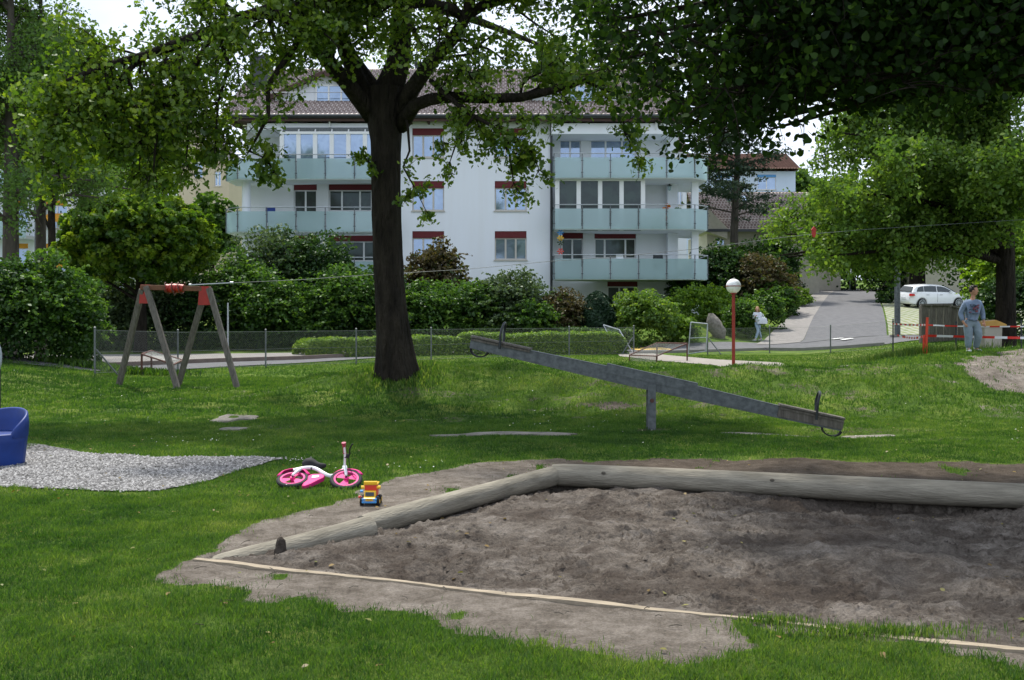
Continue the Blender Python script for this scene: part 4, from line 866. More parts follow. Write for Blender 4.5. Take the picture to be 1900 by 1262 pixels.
# orange eaved neighbour glimpsed right of the building and garage on the hill
d = 74
t = box_house('house', px(1225, d), px(1274, d), d, d + 8, 3, pz(282, d), 'plaster_white', 'narrow strip of white house with tiled roof just right of the apartment building', [W(1256, 1266, 352, 380, d)])
gable_roof(t, px(1180, d), px(1279, d), d - .8, d + 8, pz(278, d), pz(240, d + 4), 'tile_brown')
d = 92
t = box_house('garage', px(1466, d), px(1560, d), d, d + 6, 3.5, pz(455, d), 'plaster_cream', 'low garage in deep shade at the top of the road', [])
b = MB(); b.box(px(1462, d), px(1564, d), d - .8, d + 6.3, pz(455, d), pz(448, d)); b.build('roof', 'gutter_dark', t)
b = MB(); b.box(px(1470, d), px(1512, d), d - .05, d - .01, 3.6, pz(470, d)); b.build('door', 'dark_metal', t)
d = 86
t = box_house('house', px(1700, d), px(1800, d), d, d + 8, 3.5, pz(440, d), 'plaster_cream', 'grey walled house behind the parked grey car at right', [W(1722, 1742, 455, 480, d)])
gable_roof(t, px(1692, d), px(1808, d), d - .8, d + 9, pz(440, d), pz(380, d + 4), 'tile_brown')
# ------------------------------------------------------------------ trees
def smooth_line(pts, radii, seg=.35):
    P_ = [Vector(p) for p in pts]; out_ = []; rr_ = []
    for i in range(len(P_) - 1):
        p0 = P_[max(i - 1, 0)]; p1 = P_[i]; p2 = P_[i + 1]; p3 = P_[min(i + 2, len(P_) - 1)]
        k = max(1, int((p2 - p1).length / seg))
        for j in range(k):
            t = j / k
            out_.append(.5 * ((2 * p1) + (p2 - p0) * t + (2 * p0 - 5 * p1 + 4 * p2 - p3) * t * t + (3 * p1 - p0 - 3 * p2 + p3) * t ** 3)); rr_.append(radii[i] + (radii[i + 1] - radii[i]) * t)
    out_.append(P_[-1]); rr_.append(radii[-1]); return out_, rr_
class TreeGen:
    def __init__(s, seed): s.r = random.Random(seed); s.mb = MB(); s.lp = []; s.ln = []; s.tn = []
    def perp(s, t):
        v = Vector((s.r.gauss(0, 1), s.r.gauss(0, 1), s.r.gauss(0, 1))); v -= t * v.dot(t); return v.normalized()
    def twig(s, p, d, L, r_, n, droop, nl, lsz):
        pts = [p.copy()]; q = p.copy(); d = d.copy(); st = L / n
        for i in range(n):
            d = (d + Vector((s.r.gauss(0, .22), s.r.gauss(0, .22), s.r.gauss(0, .18) + droop))).normalized(); q = q + d * st; pts.append(q.copy())
        s.mb.tube(pts, [r_ * (1 - .8 * i / n) for i in range(n + 1)], 3 if r_ < .02 else 5, cap=False)
        if nl:
            tint = s.r.random() * .5 + .25
            for i in range(nl):
                t = s.r.uniform(.15, 1.05) * n; k = min(int(t), n - 1); f = t - k; pp = pts[k].lerp(pts[k + 1], min(f, 1.1))
                off = Vector((s.r.gauss(0, 1), s.r.gauss(0, 1), s.r.gauss(-.2, .8))) * lsz
                s.lp.append(pp + off); s.ln.append(off.normalized() if off.length > 0 else Vector((0, 0, 1))); s.tn.append(tint)
        return pts
    def limb(s, pts, radii, n1, L1, n2, L2, nl, lsz, t0=.2, up1=.15, droop=-.06, keep=None, seg=.35, sides=10):
        p, rr_ = smooth_line(pts, radii, seg); s.mb.tube(p, rr_, sides, cap=True); m = len(p)
        for a in range(n1):
            t = t0 + (1 - t0) * (a + s.r.random()) / n1; k = min(int(t * (m - 1)), m - 2); tg = (p[k + 1] - p[k]).normalized()
            d = (tg * s.r.uniform(.2, .9) + s.perp(tg) * 1.0 + Vector((0, 0, up1))).normalized(); L = L1 * s.r.uniform(.5, 1.15) * (1.15 - .55 * t)
            if keep and not keep(p[k] + d * L * .6): continue
            br = s.twig(p[k], d, L, max(.012, rr_[k] * .35), 6, droop * .6, 0, lsz)
            for c in range(n2):
                u = s.r.uniform(.2, 1.0) * 6; kk = min(int(u), 5); tg2 = (br[kk + 1] - br[kk]).normalized(); d2 = (tg2 * .6 + s.perp(tg2) * .9).normalized()
                q = br[kk].lerp(br[kk + 1], u - kk)
                if keep and not keep(q + d2 * L2 * .6): continue
                s.twig(q, d2, L2 * s.r.uniform(.5, 1.2), .010, 4, droop, nl, lsz)
        for c in range(n2):     # tip
            tg = (p[-1] - p[-2]).normalized(); d2 = (tg + s.perp(tg) * .8).normalized()
            if keep and not keep(p[-1] + d2 * L2 * .6): continue
            s.twig(p[-1], d2, L2, .010, 4, droop, nl, lsz)
        return p
    def finish(s, name, loc, label, bark, leaf, size, shape, seed, cat='tree', group=None, up=.35, jit=.7):
        t = empty(name, loc, label, cat, group); off = Vector(loc)
        s.mb.v = [tuple(Vector(v) - off) for v in s.mb.v]; s.mb.build('trunk', bark, t, smooth='all')
        rs = np.random.RandomState(seed); leaf_obj('crown', np.array([tuple(p - off) for p in s.lp]), np.array([tuple(n) for n in s.ln]), size, leaf, rs, shape, t, tint=np.array(s.tn), up=up, jit=jit)
        return t
# ---- the big tree in the middle
def Q(X, Y, d): return tuple(P(X, Y, d))
g = TreeGen(3); bd = 19.0; zb = H(-2.15, 19.0)
tr = [(px(737, bd), bd, zb - .1), (px(733, bd), bd, zb + .22), (px(729, bd), bd, zb + .7)] + [Q(X, Y, bd) for X, Y in ((724, 560), (718, 450), (716, 350), (715, 260), (713, 205), (716, 165))]
rad = [.36, .325, .295, .278, .272, .265, .28, .34, .36]
p_, r_ = smooth_line(tr, rad, .22)
# lumpy bark: ring-wise modulation
vs = []; fs = []; NN = 40; kk_ = len(p_)
for i, (p, rr_) in enumerate(zip(p_, r_)):
    for j in range(NN):
        an = 2 * math.pi * j / NN; fl = 1 + .045 * math.sin(an * 5 + .4) + .03 * math.sin(an * 11 + i * .25) + .05 * (random.Random(i * 7 + j).random() - .5)
        if i < 7: fl += .28 * (1 - i / 7) ** 2 * max(0, math.sin(an * 4 + 1.0))
        vs.append((p.x + math.cos(an) * rr_ * fl, p.y + math.sin(an) * rr_ * fl, p.z))
for i in range(kk_ - 1):
    for j in range(NN): a_ = i * NN + j; b_ = i * NN + (j + 1) % NN; fs.append((a_, b_, b_ + NN, a_ + NN))
g.mb.add(vs, fs)
fz = lambda p: True
kw = dict(L1=1.9, n2=10, L2=.8, nl=32, lsz=.11)
top = lambda p: p.z > 3.0
def nohouse(p):     # the open view below the crown
    X = CX + p.x * F / p.y; Y = HZ - (p.z - EYE) * F / p.y
    lim = band(X, [(0, 360), (180, 400), (330, 380), (400, 350), (430, 300), (500, 290), (560, 215), (670, 225), (780, 200), (900, 235), (960, 270), (1030, 270), (1110, 210), (1200, 190), (1300, 60)])
    rq = random.Random(int(p.x * 1000 + p.z * 77)); a_ = rq.uniform(-50, 45)
    if 540 < X < 1000 and -60 < Y < 230 and rq.random() < .26: return False
    return Y < lim + a_
above = lambda p: HZ - (p.z - EYE) * F / p.y < -25 or p.y > 23 and nohouse(p)
L = g.limb
L([Q(716, 185, bd), Q(738, 120, bd), Q(745, 40, bd + .2), Q(748, -60, bd + .3), Q(752, -250, bd), (-2.0, 19, 12.5)], [.30, .22, .19, .16, .11, .04], 22, t0=.22, keep=nohouse, **kw)
L([Q(700, 205, bd), Q(670, 160, bd - .1), Q(640, 95, bd - .4), Q(625, 20, bd - .7), Q(600, -120, bd - 1)], [.20, .16, .13, .11, .05], 16, t0=.3, keep=nohouse, **kw)
L([Q(703, 180, bd), Q(655, 110, bd + .4), Q(628, 50, bd + .7), Q(590, -30, bd + 1), Q(540, -160, bd + 1)], [.17, .13, .11, .09, .04], 14, t0=.3, keep=nohouse, **kw)
L([Q(692, 215, bd), Q(640, 150, bd - .5), Q(590, 90, bd - 1), Q(560, 45, bd - 1.3), Q(495, 20, bd - 1.6), Q(400, 55, bd - 2), Q(330, 82, bd - 2.2), Q(262, 105, bd - 2.4), Q(203, 120, bd - 2.6), Q(120, 150, bd - 3)], [.19, .15, .13, .12, .11, .10, .085, .07, .055, .02], 36, t0=.22, keep=nohouse, **kw)
L([Q(262, 105, bd - 2.4), Q(222, 150, bd - 2.5), Q(204, 195, bd - 2.6), Q(186, 235, bd - 2.6), Q(170, 255, bd - 2.6)], [.05, .04, .03, .02, .01], 7, t0=.2, L1=1.0, n2=6, L2=.5, nl=14, lsz=.09, keep=nohouse)
L([Q(400, 50, bd - 2), Q(360, 125, bd - 2.3), Q(310, 185, bd - 2.4), Q(292, 235, bd - 2.4), Q(285, 320, bd - 2.4)], [.055, .045, .04, .03, .01], 8, t0=.2, L1=1.0, n2=6, L2=.5, nl=14, lsz=.09, keep=nohouse)
L([Q(560, 45, bd - 1.2), Q(545, 90, bd - 1.8), Q(497, 160, bd - 2), Q(498, 215, bd - 2.1), Q(462, 282, bd - 2.1)], [.06, .05, .045, .035, .015], 5, t0=.2, L1=.9, n2=5, L2=.5, nl=12, lsz=.09, keep=nohouse)
L([Q(462, 280, bd - 2.1), Q(488, 292, bd - 2.1), Q(508, 315, bd - 2.1)], [.018, .014, .008], 6, t0=.1, L1=.45, n2=5, L2=.3, nl=13, lsz=.07)
L([Q(738, 215, bd), Q(765, 165, bd - .3), Q(800, 115, bd - .6), Q(838, 75, bd - .8), Q(860, 40, bd - 1), Q(880, -20, bd - 1.2), Q(920, -140, bd - 1.4)], [.18, .15, .13, .115, .10, .085, .04], 16, t0=.25, keep=nohouse, **kw)
L([Q(860, 32, bd - 1), Q(830, 12, bd - 1.2), Q(790, 5, bd - 1.4), Q(762, 15, bd - 1.5)], [.09, .08, .07, .03], 5, t0=.3, keep=nohouse, **kw)
L([Q(862, 30, bd - 1), Q(900, 8, bd - .8), Q(945, -2, bd - .6), Q(1010, -25, bd - .4), Q(1080, -70, bd)], [.11, .09, .075, .05, .02], 12, t0=.25, keep=nohouse, **kw)
L([Q(742, 235, bd), Q(770, 195, bd - .5), Q(830, 180, bd - .9), Q(900, 183, bd - 1.2), Q(965, 181, bd - 1.4), Q(1025, 168, bd - 1.5), Q(1085, 150, bd - 1.6), Q(1165, 140, bd - 1.7)], [.15, .12, .10, .09, .08, .065, .045, .015], 15, t0=.25, keep=nohouse, **kw)
L([Q(800, 150, bd - .6), Q(830, 178, bd - 1.2), Q(870, 210, bd - 1.5), Q(915, 235, bd - 1.7), Q(945, 285, bd - 1.8), Q(953, 340, bd - 1.8)], [.05, .045, .04, .03, .02, .008], 12, t0=.25, L1=.9, n2=6, L2=.45, nl=14, lsz=.08)
L([Q(880, 215, bd - 1.6), Q(850, 255, bd - 1.6), Q(835, 300, bd - 1.6)], [.025, .02, .008], 6, t0=.1, L1=.6, n2=5, L2=.35, nl=13, lsz=.07)
L([Q(930, 255, bd - 1.7), Q(985, 275, bd - 1.7), Q(1000, 315, bd - 1.7)], [.025, .02, .008], 7, t0=.1, L1=.6, n2=5, L2=.35, nl=13, lsz=.07)
L([Q(1085, 150, bd - 1.6), Q(1150, 180, bd - 1.7), Q(1160, 250, bd - 1.7), Q(1185, 290, bd - 1.7)], [.03, .022, .014, .006], 6, t0=.3, L1=.5, n2=5, L2=.32, nl=12, lsz=.07)
L([Q(752, 205, bd - .3), Q(757, 240, bd - .35), Q(760, 280, bd - .35), Q(748, 310, bd - .35), Q(770, 350, bd - .35), Q(790, 390, bd - .35)], [.03, .025, .02, .018, .012, .006], 4, t0=.7, L1=.35, n2=4, L2=.3, nl=12, lsz=.06)
for pth in (((400, 55), (425, 120), (405, 190), (400, 270)), ((300, 95), (335, 170), (350, 250), (345, 300)), ((230, 115), (250, 190), (262, 260), (258, 320)), ((150, 140), (120, 200), (105, 270), (110, 330))):
    L([Q(X, Y, bd - 2.3) for X, Y in pth], [.04, .032, .022, .008], 9, t0=.15, L1=.85, n2=7, L2=.5, nl=18, lsz=.09)
L([Q(698, 300, bd - .2), Q(688, 302, bd - .4), Q(672, 298, bd - .5)], [.02, .012, .006], 2, t0=.5, L1=.2, n2=4, L2=.2, nl=12, lsz=.05)
# limbs towards and away from the camera, above the frame
for (dx, dy, zt, n_) in ((-2.5, -4.2, 8.4, 16), (1.5, -4.4, 8.6, 16), (-3.5, 3.5, 9, 14), (3.0, 3.5, 9, 14), (.3, 4.8, 9.5, 12), (4.2, -1.5, 9.5, 14), (-4.5, -1.0, 9.5, 14), (.5, -1, 12, 16), (-2, 1, 12, 14), (0, 2.5, 11, 18), (-3, 1, 10.5, 18), (3, 1.5, 10.5, 18), (0, 6.0, 8.2, 16), (-3, 5.2, 8.0, 16), (3, 5.2, 8.0, 16)):
    L([(-2.05, 19.1, 7.6), (-2.2 + dx * .45, 19 + dy * .45, 7.6 + (zt - 7.6) * .6), (-2.2 + dx, 19 + dy, zt)], [.13, .09, .03], n_, t0=.3, L1=1.9, n2=7, L2=.8, nl=20, lsz=.12, keep=above)
print('oak leaves', len(g.lp))
g.finish('oak_tree', (px(737, bd), bd, zb), 'large dark-trunked tree standing on the grass mound, its branches spread over the lawn', 'bark_dark', 'leaf_oak', .098, 'lobed', 5)
# ---- near maple whose crown hangs into the top right of the photo
g = TreeGen(9); b0 = (8.8, 9.8); zb = H(*b0)
tp = [(b0[0], b0[1], zb - .1), (b0[0], b0[1], zb + .4), (b0[0] - .1, b0[1], 2.2), (b0[0] - .2, b0[1], 4.2), (b0[0] - .3, b0[1], 6.5), (b0[0] - .3, b0[1], 9)]
pp_, rr_ = smooth_line(tp, [.42, .32, .27, .26, .2, .06], .4); g.mb.tube(pp_, rr_, 14)
def mapleview(p):
    if p.y < 1: return True
    X = CX + p.x * F / p.y; Y = HZ - (p.z - EYE) * F / p.y
    lim = band(X, [(1020, -80), (1080, 60), (1140, 130), (1200, 190), (1260, 250), (1330, 265), (1400, 250), (1480, 205), (1560, 160), (1620, 165), (1700, 190), (1760, 185), (1830, 140), (1900, 120)])
    return Y < lim + random.Random(int(p.x * 1000 + p.z * 77)).uniform(-60, 40)
for (X, Y, d) in ((1120, 40, 10), (1150, 110, 11), (1230, 150, 11.5), (1290, 200, 12), (1210, 60, 9), (1330, 170, 10), (1400, 190, 11.5), (1330, 250, 12.5), (1430, 240, 12), (1270, 240, 12.5), (1350, 80, 8.5), (1480, 170, 10), (1560, 160, 11.5), (1480, 60, 8), (1620, 150, 9.5), (1700, 170, 10.5), (1600, 40, 8), (1780, 170, 9.5), (1740, 60, 8), (1860, 110, 9), (1860, 20, 8),
                  (1150, -60, 8.5), (1280, -40, 9), (1400, -40, 9.5), (1550, -60, 9.5), (1700, -50, 10), (1850, -60, 10), (1180, -20, 11.5), (1300, 20, 12.5), (1450, 20, 12.5), (1600, 0, 12.5), (1750, 20, 12.5)):
    d = max(d, 9.6); e_ = P(X, Y, d); x_, y_ = b0; z0_ = min(6.5, max(2.6, e_.z - .6)); m1 = Vector((x_ - .15, y_, z0_))
    g.limb([tuple(m1), tuple(m1.lerp(e_, .35) + Vector((0, 0, .55))), tuple(m1.lerp(e_, .7) + Vector((0, 0, .5))), tuple(e_)], [.11, .08, .045, .012], 17, L1=1.3, n2=7, L2=.7, nl=19, lsz=.12, t0=.25, up1=0, droop=-.07, keep=mapleview)
for (dx, dy, z1) in ((-6, -3, 6.5), (-4, -5, 6.2), (-1, -5.5, 6), (2, -4, 6), (4, 0, 6), (2, 4, 7), (-6, 0, 8), (-4, 3, 8.5), (-2, -2, 9), (-7, -1, 6.2), (-3, -3.5, 7.5)):
    x_, y_ = b0; g.limb([(x_ - .2, y_, 4.6), (x_ + dx * .4, y_ + dy * .4, z1 - .4), (x_ + dx, y_ + dy, z1)], [.14, .09, .02], 14, L1=1.7, n2=6, L2=.8, nl=13, lsz=.14, t0=.25, up1=0, droop=-.05, keep=mapleview)
print('maple leaves', len(g.lp))
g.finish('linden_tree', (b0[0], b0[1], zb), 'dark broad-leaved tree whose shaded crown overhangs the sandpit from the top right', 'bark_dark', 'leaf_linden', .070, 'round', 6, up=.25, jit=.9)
# ---- right-hand tree with light green crown
def std_tree(name, base, hgt_, trunk_r, limbs, seed, label, leaf, size, shape, bark='bark_dark', nl=15, lean=0, n1=14, L1=1.6, L2=.7, keep=None, group=None, fork=.35, lsz=.12, droop=-.05, n2=6):
    g = TreeGen(seed); x_, y_ = base; z_ = H(x_, y_); tp = [(x_, y_, z_ - .15), (x_, y_, z_ + .35), (x_ + lean * .3, y_, z_ + hgt_ * .35), (x_ + lean * .7, y_, z_ + hgt_ * .7), (x_ + lean, y_, z_ + hgt_)]
    q, rr_ = smooth_line(tp, [trunk_r * 1.45, trunk_r * 1.1, trunk_r * .9, trunk_r * .5, trunk_r * .1], .5); g.mb.tube(q, rr_, 14)
    for (an, rad_, za, zb_) in limbs:
        dx, dy = math.cos(R(an)) * rad_, math.sin(R(an)) * rad_; lx = x_ + lean * za / hgt_
        g.limb([(lx, y_, z_ + za), (lx + dx * .4, y_ + dy * .4, z_ + za + (zb_ - za) * .6 + .3), (lx + dx, y_ + dy, z_ + zb_)], [trunk_r * .42, trunk_r * .28, .02], n1, L1=L1, n2=n2, L2=L2, nl=nl, lsz=lsz, t0=.2, keep=keep, droop=droop)
    print(name, len(g.lp)); return g.finish(name, (x_, y_, z_), label, bark, leaf, size, shape, seed, group=group)
rb = (px(1866, 29), 29.0)
def rightview(p):
    X = CX + p.x * F / p.y; Y = HZ - (p.z - EYE) * F / p.y
    lim = band(X, [(1380, 380), (1420, 440), (1480, 450), (1520, 500), (1560, 520), (1600, 500), (1640, 560), (1665, 520), (1720, 480), (1800, 490), (1840, 440), (1900, 440)])
    lo = band(X, [(1380, 450), (1400, 360), (1440, 290), (1500, 210), (1560, 150), (1640, 100), (1750, 40), (1900, -60)])
    return Y < lim + random.Random(int(p.x * 1000 + p.z * 77)).uniform(-40, 20) and Y > lo - 30 and X > 1385
lm = [(180 + a, r_, za, zb_) for a, r_, za, zb_ in ((0, 6.2, 2.8, 3.6), (18, 5.8, 3.2, 4.6), (-15, 5.8, 3.0, 4.2), (35, 5.0, 3.4, 5.4), (-38, 5.2, 3.4, 5), (5, 4.8, 4.4, 6.4), (-25, 4.4, 4.8, 6.8), (60, 4, 3.4, 5), (-65, 4.4, 3.2, 4.4), (20, 3.2, 5.6, 8), (-10, 3.8, 5.2, 7.6), (100, 3.5, 4, 6), (-100, 4, 4, 5.6), (-140, 4, 4, 5), (0, 6.4, 3.4, 3.0), (-22, 6.0, 2.9, 3.1), (14, 5.6, 2.8, 2.9), (0, 4.6, 5.0, 8.2), (-20, 4.2, 5.5, 8.8), (25, 3.8, 5.5, 8.6), (5, 2.6, 6.5, 9.6), (-45, 3.5, 5, 8.2))]
std_tree('maple_tree', rb, 9.5, .27, lm, 21, 'light green tree with bare trunk standing behind the boy at the right edge', 'leaf_lime', .105, 'oval', keep=rightview, n1=20, nl=34, n2=9)
# second tree behind the white car
rb2 = (px(1702, 74), 74.0)
std_tree('plane_tree', rb2, 11, .55, [(a, 5.5, 3 + (a % 3) * .8, 6 + (a % 5)) for a in range(10, 360, 32)], 22, 'leafy tree with dark trunk growing behind the white parked car', 'leaf_mid', .42, 'oval', n1=12, L1=2.2, L2=1.2, nl=14, lsz=.3)
# larch-like pair on the left
def leftview(p):
    X = CX + p.x * F / p.y; Y = HZ - (p.z - EYE) * F / p.y
    return Y < 360 + 50 * math.sin(X * .05) * (X > 0) + random.Random(int(p.x * 1000 + p.z * 77)).uniform(-60, 60) or (X < 30 and Y < 470 and p.x * 1000 % 3 < 1)
for X, rr_, sd_, lb in ((20, .27, 31, 'tall feathery green tree with the thicker of two trunks at the left edge'), (45, .18, 32, 'tall feathery green tree with the thinner of two trunks at the left edge')):
    b_ = (px(X, 34), 34.0 if X == 20 else 35.2); 
    std_tree('larch_tree', b_, 14.5, rr_, [(a * 47 + sd_ * 20, 3.3 - a * .10, 4.6 + a * .55, 4.9 + a * .55) for a in range(17)], sd_, lb, 'leaf_larch', .12, 'kite', keep=leftview, bark='bark_grey', n1=12, L1=1.5, L2=.8, nl=26, lsz=.17, droop=-.12, group='pair of feathery trees at the left edge')
def clump_tree(name, X, Y0, d, c_Y, rx, rz, ncl, rcl, nleaf, leaf, size, seed, label, tr=.2, shape='oval', group=None, ry=None, zbase=None, cat='tree', low=-.9):
    x_ = px(X, d); z_ = H(x_, d) if zbase is None else zbase; cz = pz(c_Y, d); RX, RZ = rx * d / F, rz * d / F; rs = np.random.RandomState(seed)
    t = empty(name, (x_, d, z_), label, cat, group); b = MB(); h_ = max(.3, cz - z_)
    pts, rad_ = smooth_line([(0, 0, -.1), (.05, 0, h_ * .3), (0, 0, h_ * .65), (0, 0, h_)], [tr * 1.3, tr, tr * .8, tr * .3], .5); b.tube(pts, rad_, 10)
    for k in range(8):
        an = k * .8 + seed; b.tube([(0, 0, h_ * (.45 + .05 * k)), (math.cos(an) * RX * .35, math.sin(an) * RX * .35, h_ * (.6 + .06 * k)), (math.cos(an) * RX * .75, math.sin(an) * RX * .75, h_ * (.75 + .08 * k))], [tr * .4, tr * .25, .02], 5, cap=False)
    b.build('trunk', 'bark_dark', t, smooth='all')
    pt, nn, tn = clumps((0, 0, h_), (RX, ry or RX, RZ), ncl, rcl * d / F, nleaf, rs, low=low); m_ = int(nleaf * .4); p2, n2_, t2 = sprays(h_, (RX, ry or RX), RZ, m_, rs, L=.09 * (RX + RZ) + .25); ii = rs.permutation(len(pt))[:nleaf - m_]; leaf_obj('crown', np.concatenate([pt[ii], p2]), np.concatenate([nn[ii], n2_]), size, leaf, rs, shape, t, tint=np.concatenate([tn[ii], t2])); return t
clump_tree('round_maple', 260, 520, 43, 446, 138, 82, 800, 14, 70000, 'leaf_ball', .16, 41, 'dense round-crowned yellow-green tree behind the wooden swing frame', .22, 'maple')
clump_tree('birch_tree', 95, 500, 52, 230, 85, 130, 200, 22, 17000, 'leaf_lime', .22, 42, 'airy green tree in front of the white block at left', .2)
clump_tree('hornbeam_tree', 262, 520, 60, 285, 78, 112, 170, 20, 16000, 'leaf_bright', .25, 43, 'yellow-green tree between the beige house and the white building', .22)
clump_tree('cherry_tree', 392, 520, 66, 425, 36, 50, 50, 24, 5000, 'leaf_mid', .32, 44, 'green bushy tree at the left corner of the apartment building', .2)
for i, (X, d, cy, rx, rz, lf, lb) in enumerate(((1480, 125, 400, 70, 75, 'leaf_mid', 'distant green tree above the top of the driveway, leftmost of the background trees'), (1580, 118, 440, 75, 80, 'leaf_dark', 'distant dark tree closing the view straight up the driveway'), (1670, 122, 420, 80, 90, 'leaf_mid', 'distant green tree behind the white hatchback'), (1770, 110, 400, 80, 110, 'leaf_dark', 'distant dark tree behind the boy'), (1880, 105, 400, 80, 110, 'leaf_mid', 'distant green tree at the right edge behind the bare trunk'), (1430, 135, 410, 50, 50, 'leaf_bright', 'distant pale tree beside the brown tiled roof'), (150, 95, 400, 120, 130, 'leaf_dark', 'distant dark tree behind the white block with orange blinds'))):
    clump_tree('background_tree', X, 0, d, cy, rx, rz, 120, 20, 14000, lf, .5, 60 + i, lb, .4, group=None)
# pine by the orange roof
d = 78; t = empty('pine_tree', (px(1362, d), d, H(px(1362, d), d)), 'dark layered pine in front of the pale orange-roofed house', 'tree'); z0_ = t.location.z; b = MB()
b.tube([(0, 0, -.2), (0, 0, 5), (.3, 0, 11), (.2, 0, 16.5)], [.38, .3, .2, .05], 10); rs = np.random.RandomState(4); pt = []
for k in range(46):
    an = rs.uniform(0, 6.28); zz = 6.2 + 10.5 * k / 46; L_ = rs.uniform(1.6, 3.9) * (1.15 - .6 * (k / 46)); e_ = Vector((math.cos(an) * L_, math.sin(an) * L_, zz + L_ * .18)); b.tube([(0, 0, zz), e_ * .5 + Vector((0, 0, zz * .5 + .1)), e_], [.07, .05, .02], 4, cap=False)
    for q in range(7):
        c_ = Vector((0, 0, zz)).lerp(e_, rs.uniform(.35, 1.05)) + Vector(rs.normal(0, .28, 3)); pt.append(np.array(c_) + rs.normal(0, 1, (55, 3)) * np.array([.34, .34, .11]))
b.build('trunk', 'bark_grey', t); pt = np.concatenate(pt); leaf_obj('crown', pt, rs.normal(0, 1, pt.shape), .2, 'leaf_pine', rs, 'kite', t)
# ---- shrubs, all individually
def shrub(name, X, Yb, d, w_, h_, leaf, size, n, seed, label, cat='shrub', rcl=.17, ncl=46, shape='oval', group=None, z0=None, depth=None, up=.35, low=-.5, shell=.5, jit=.7):
    """w_, h_ in metres; (X, Yb) is only the foot's direction and distance d"""
    x_ = px(X, d); z_ = H(x_, d) if z0 is None else z0; rs = np.random.RandomState(seed)
    n = int(n * 1.6); size *= .78
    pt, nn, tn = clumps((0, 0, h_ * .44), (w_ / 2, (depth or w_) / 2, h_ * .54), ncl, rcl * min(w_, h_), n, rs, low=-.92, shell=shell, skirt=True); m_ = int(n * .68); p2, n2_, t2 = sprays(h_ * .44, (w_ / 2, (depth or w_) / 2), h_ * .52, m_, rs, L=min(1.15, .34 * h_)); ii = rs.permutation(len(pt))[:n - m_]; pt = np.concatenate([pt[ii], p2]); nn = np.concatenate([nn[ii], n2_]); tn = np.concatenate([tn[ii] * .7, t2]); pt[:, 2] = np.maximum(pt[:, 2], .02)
    o_ = leaf_obj(name, pt, nn, size, leaf, rs, shape, None, tint=tn, up=up, jit=jit); o_.location = (x_, d, z_); return tag(o_, label, cat, group)
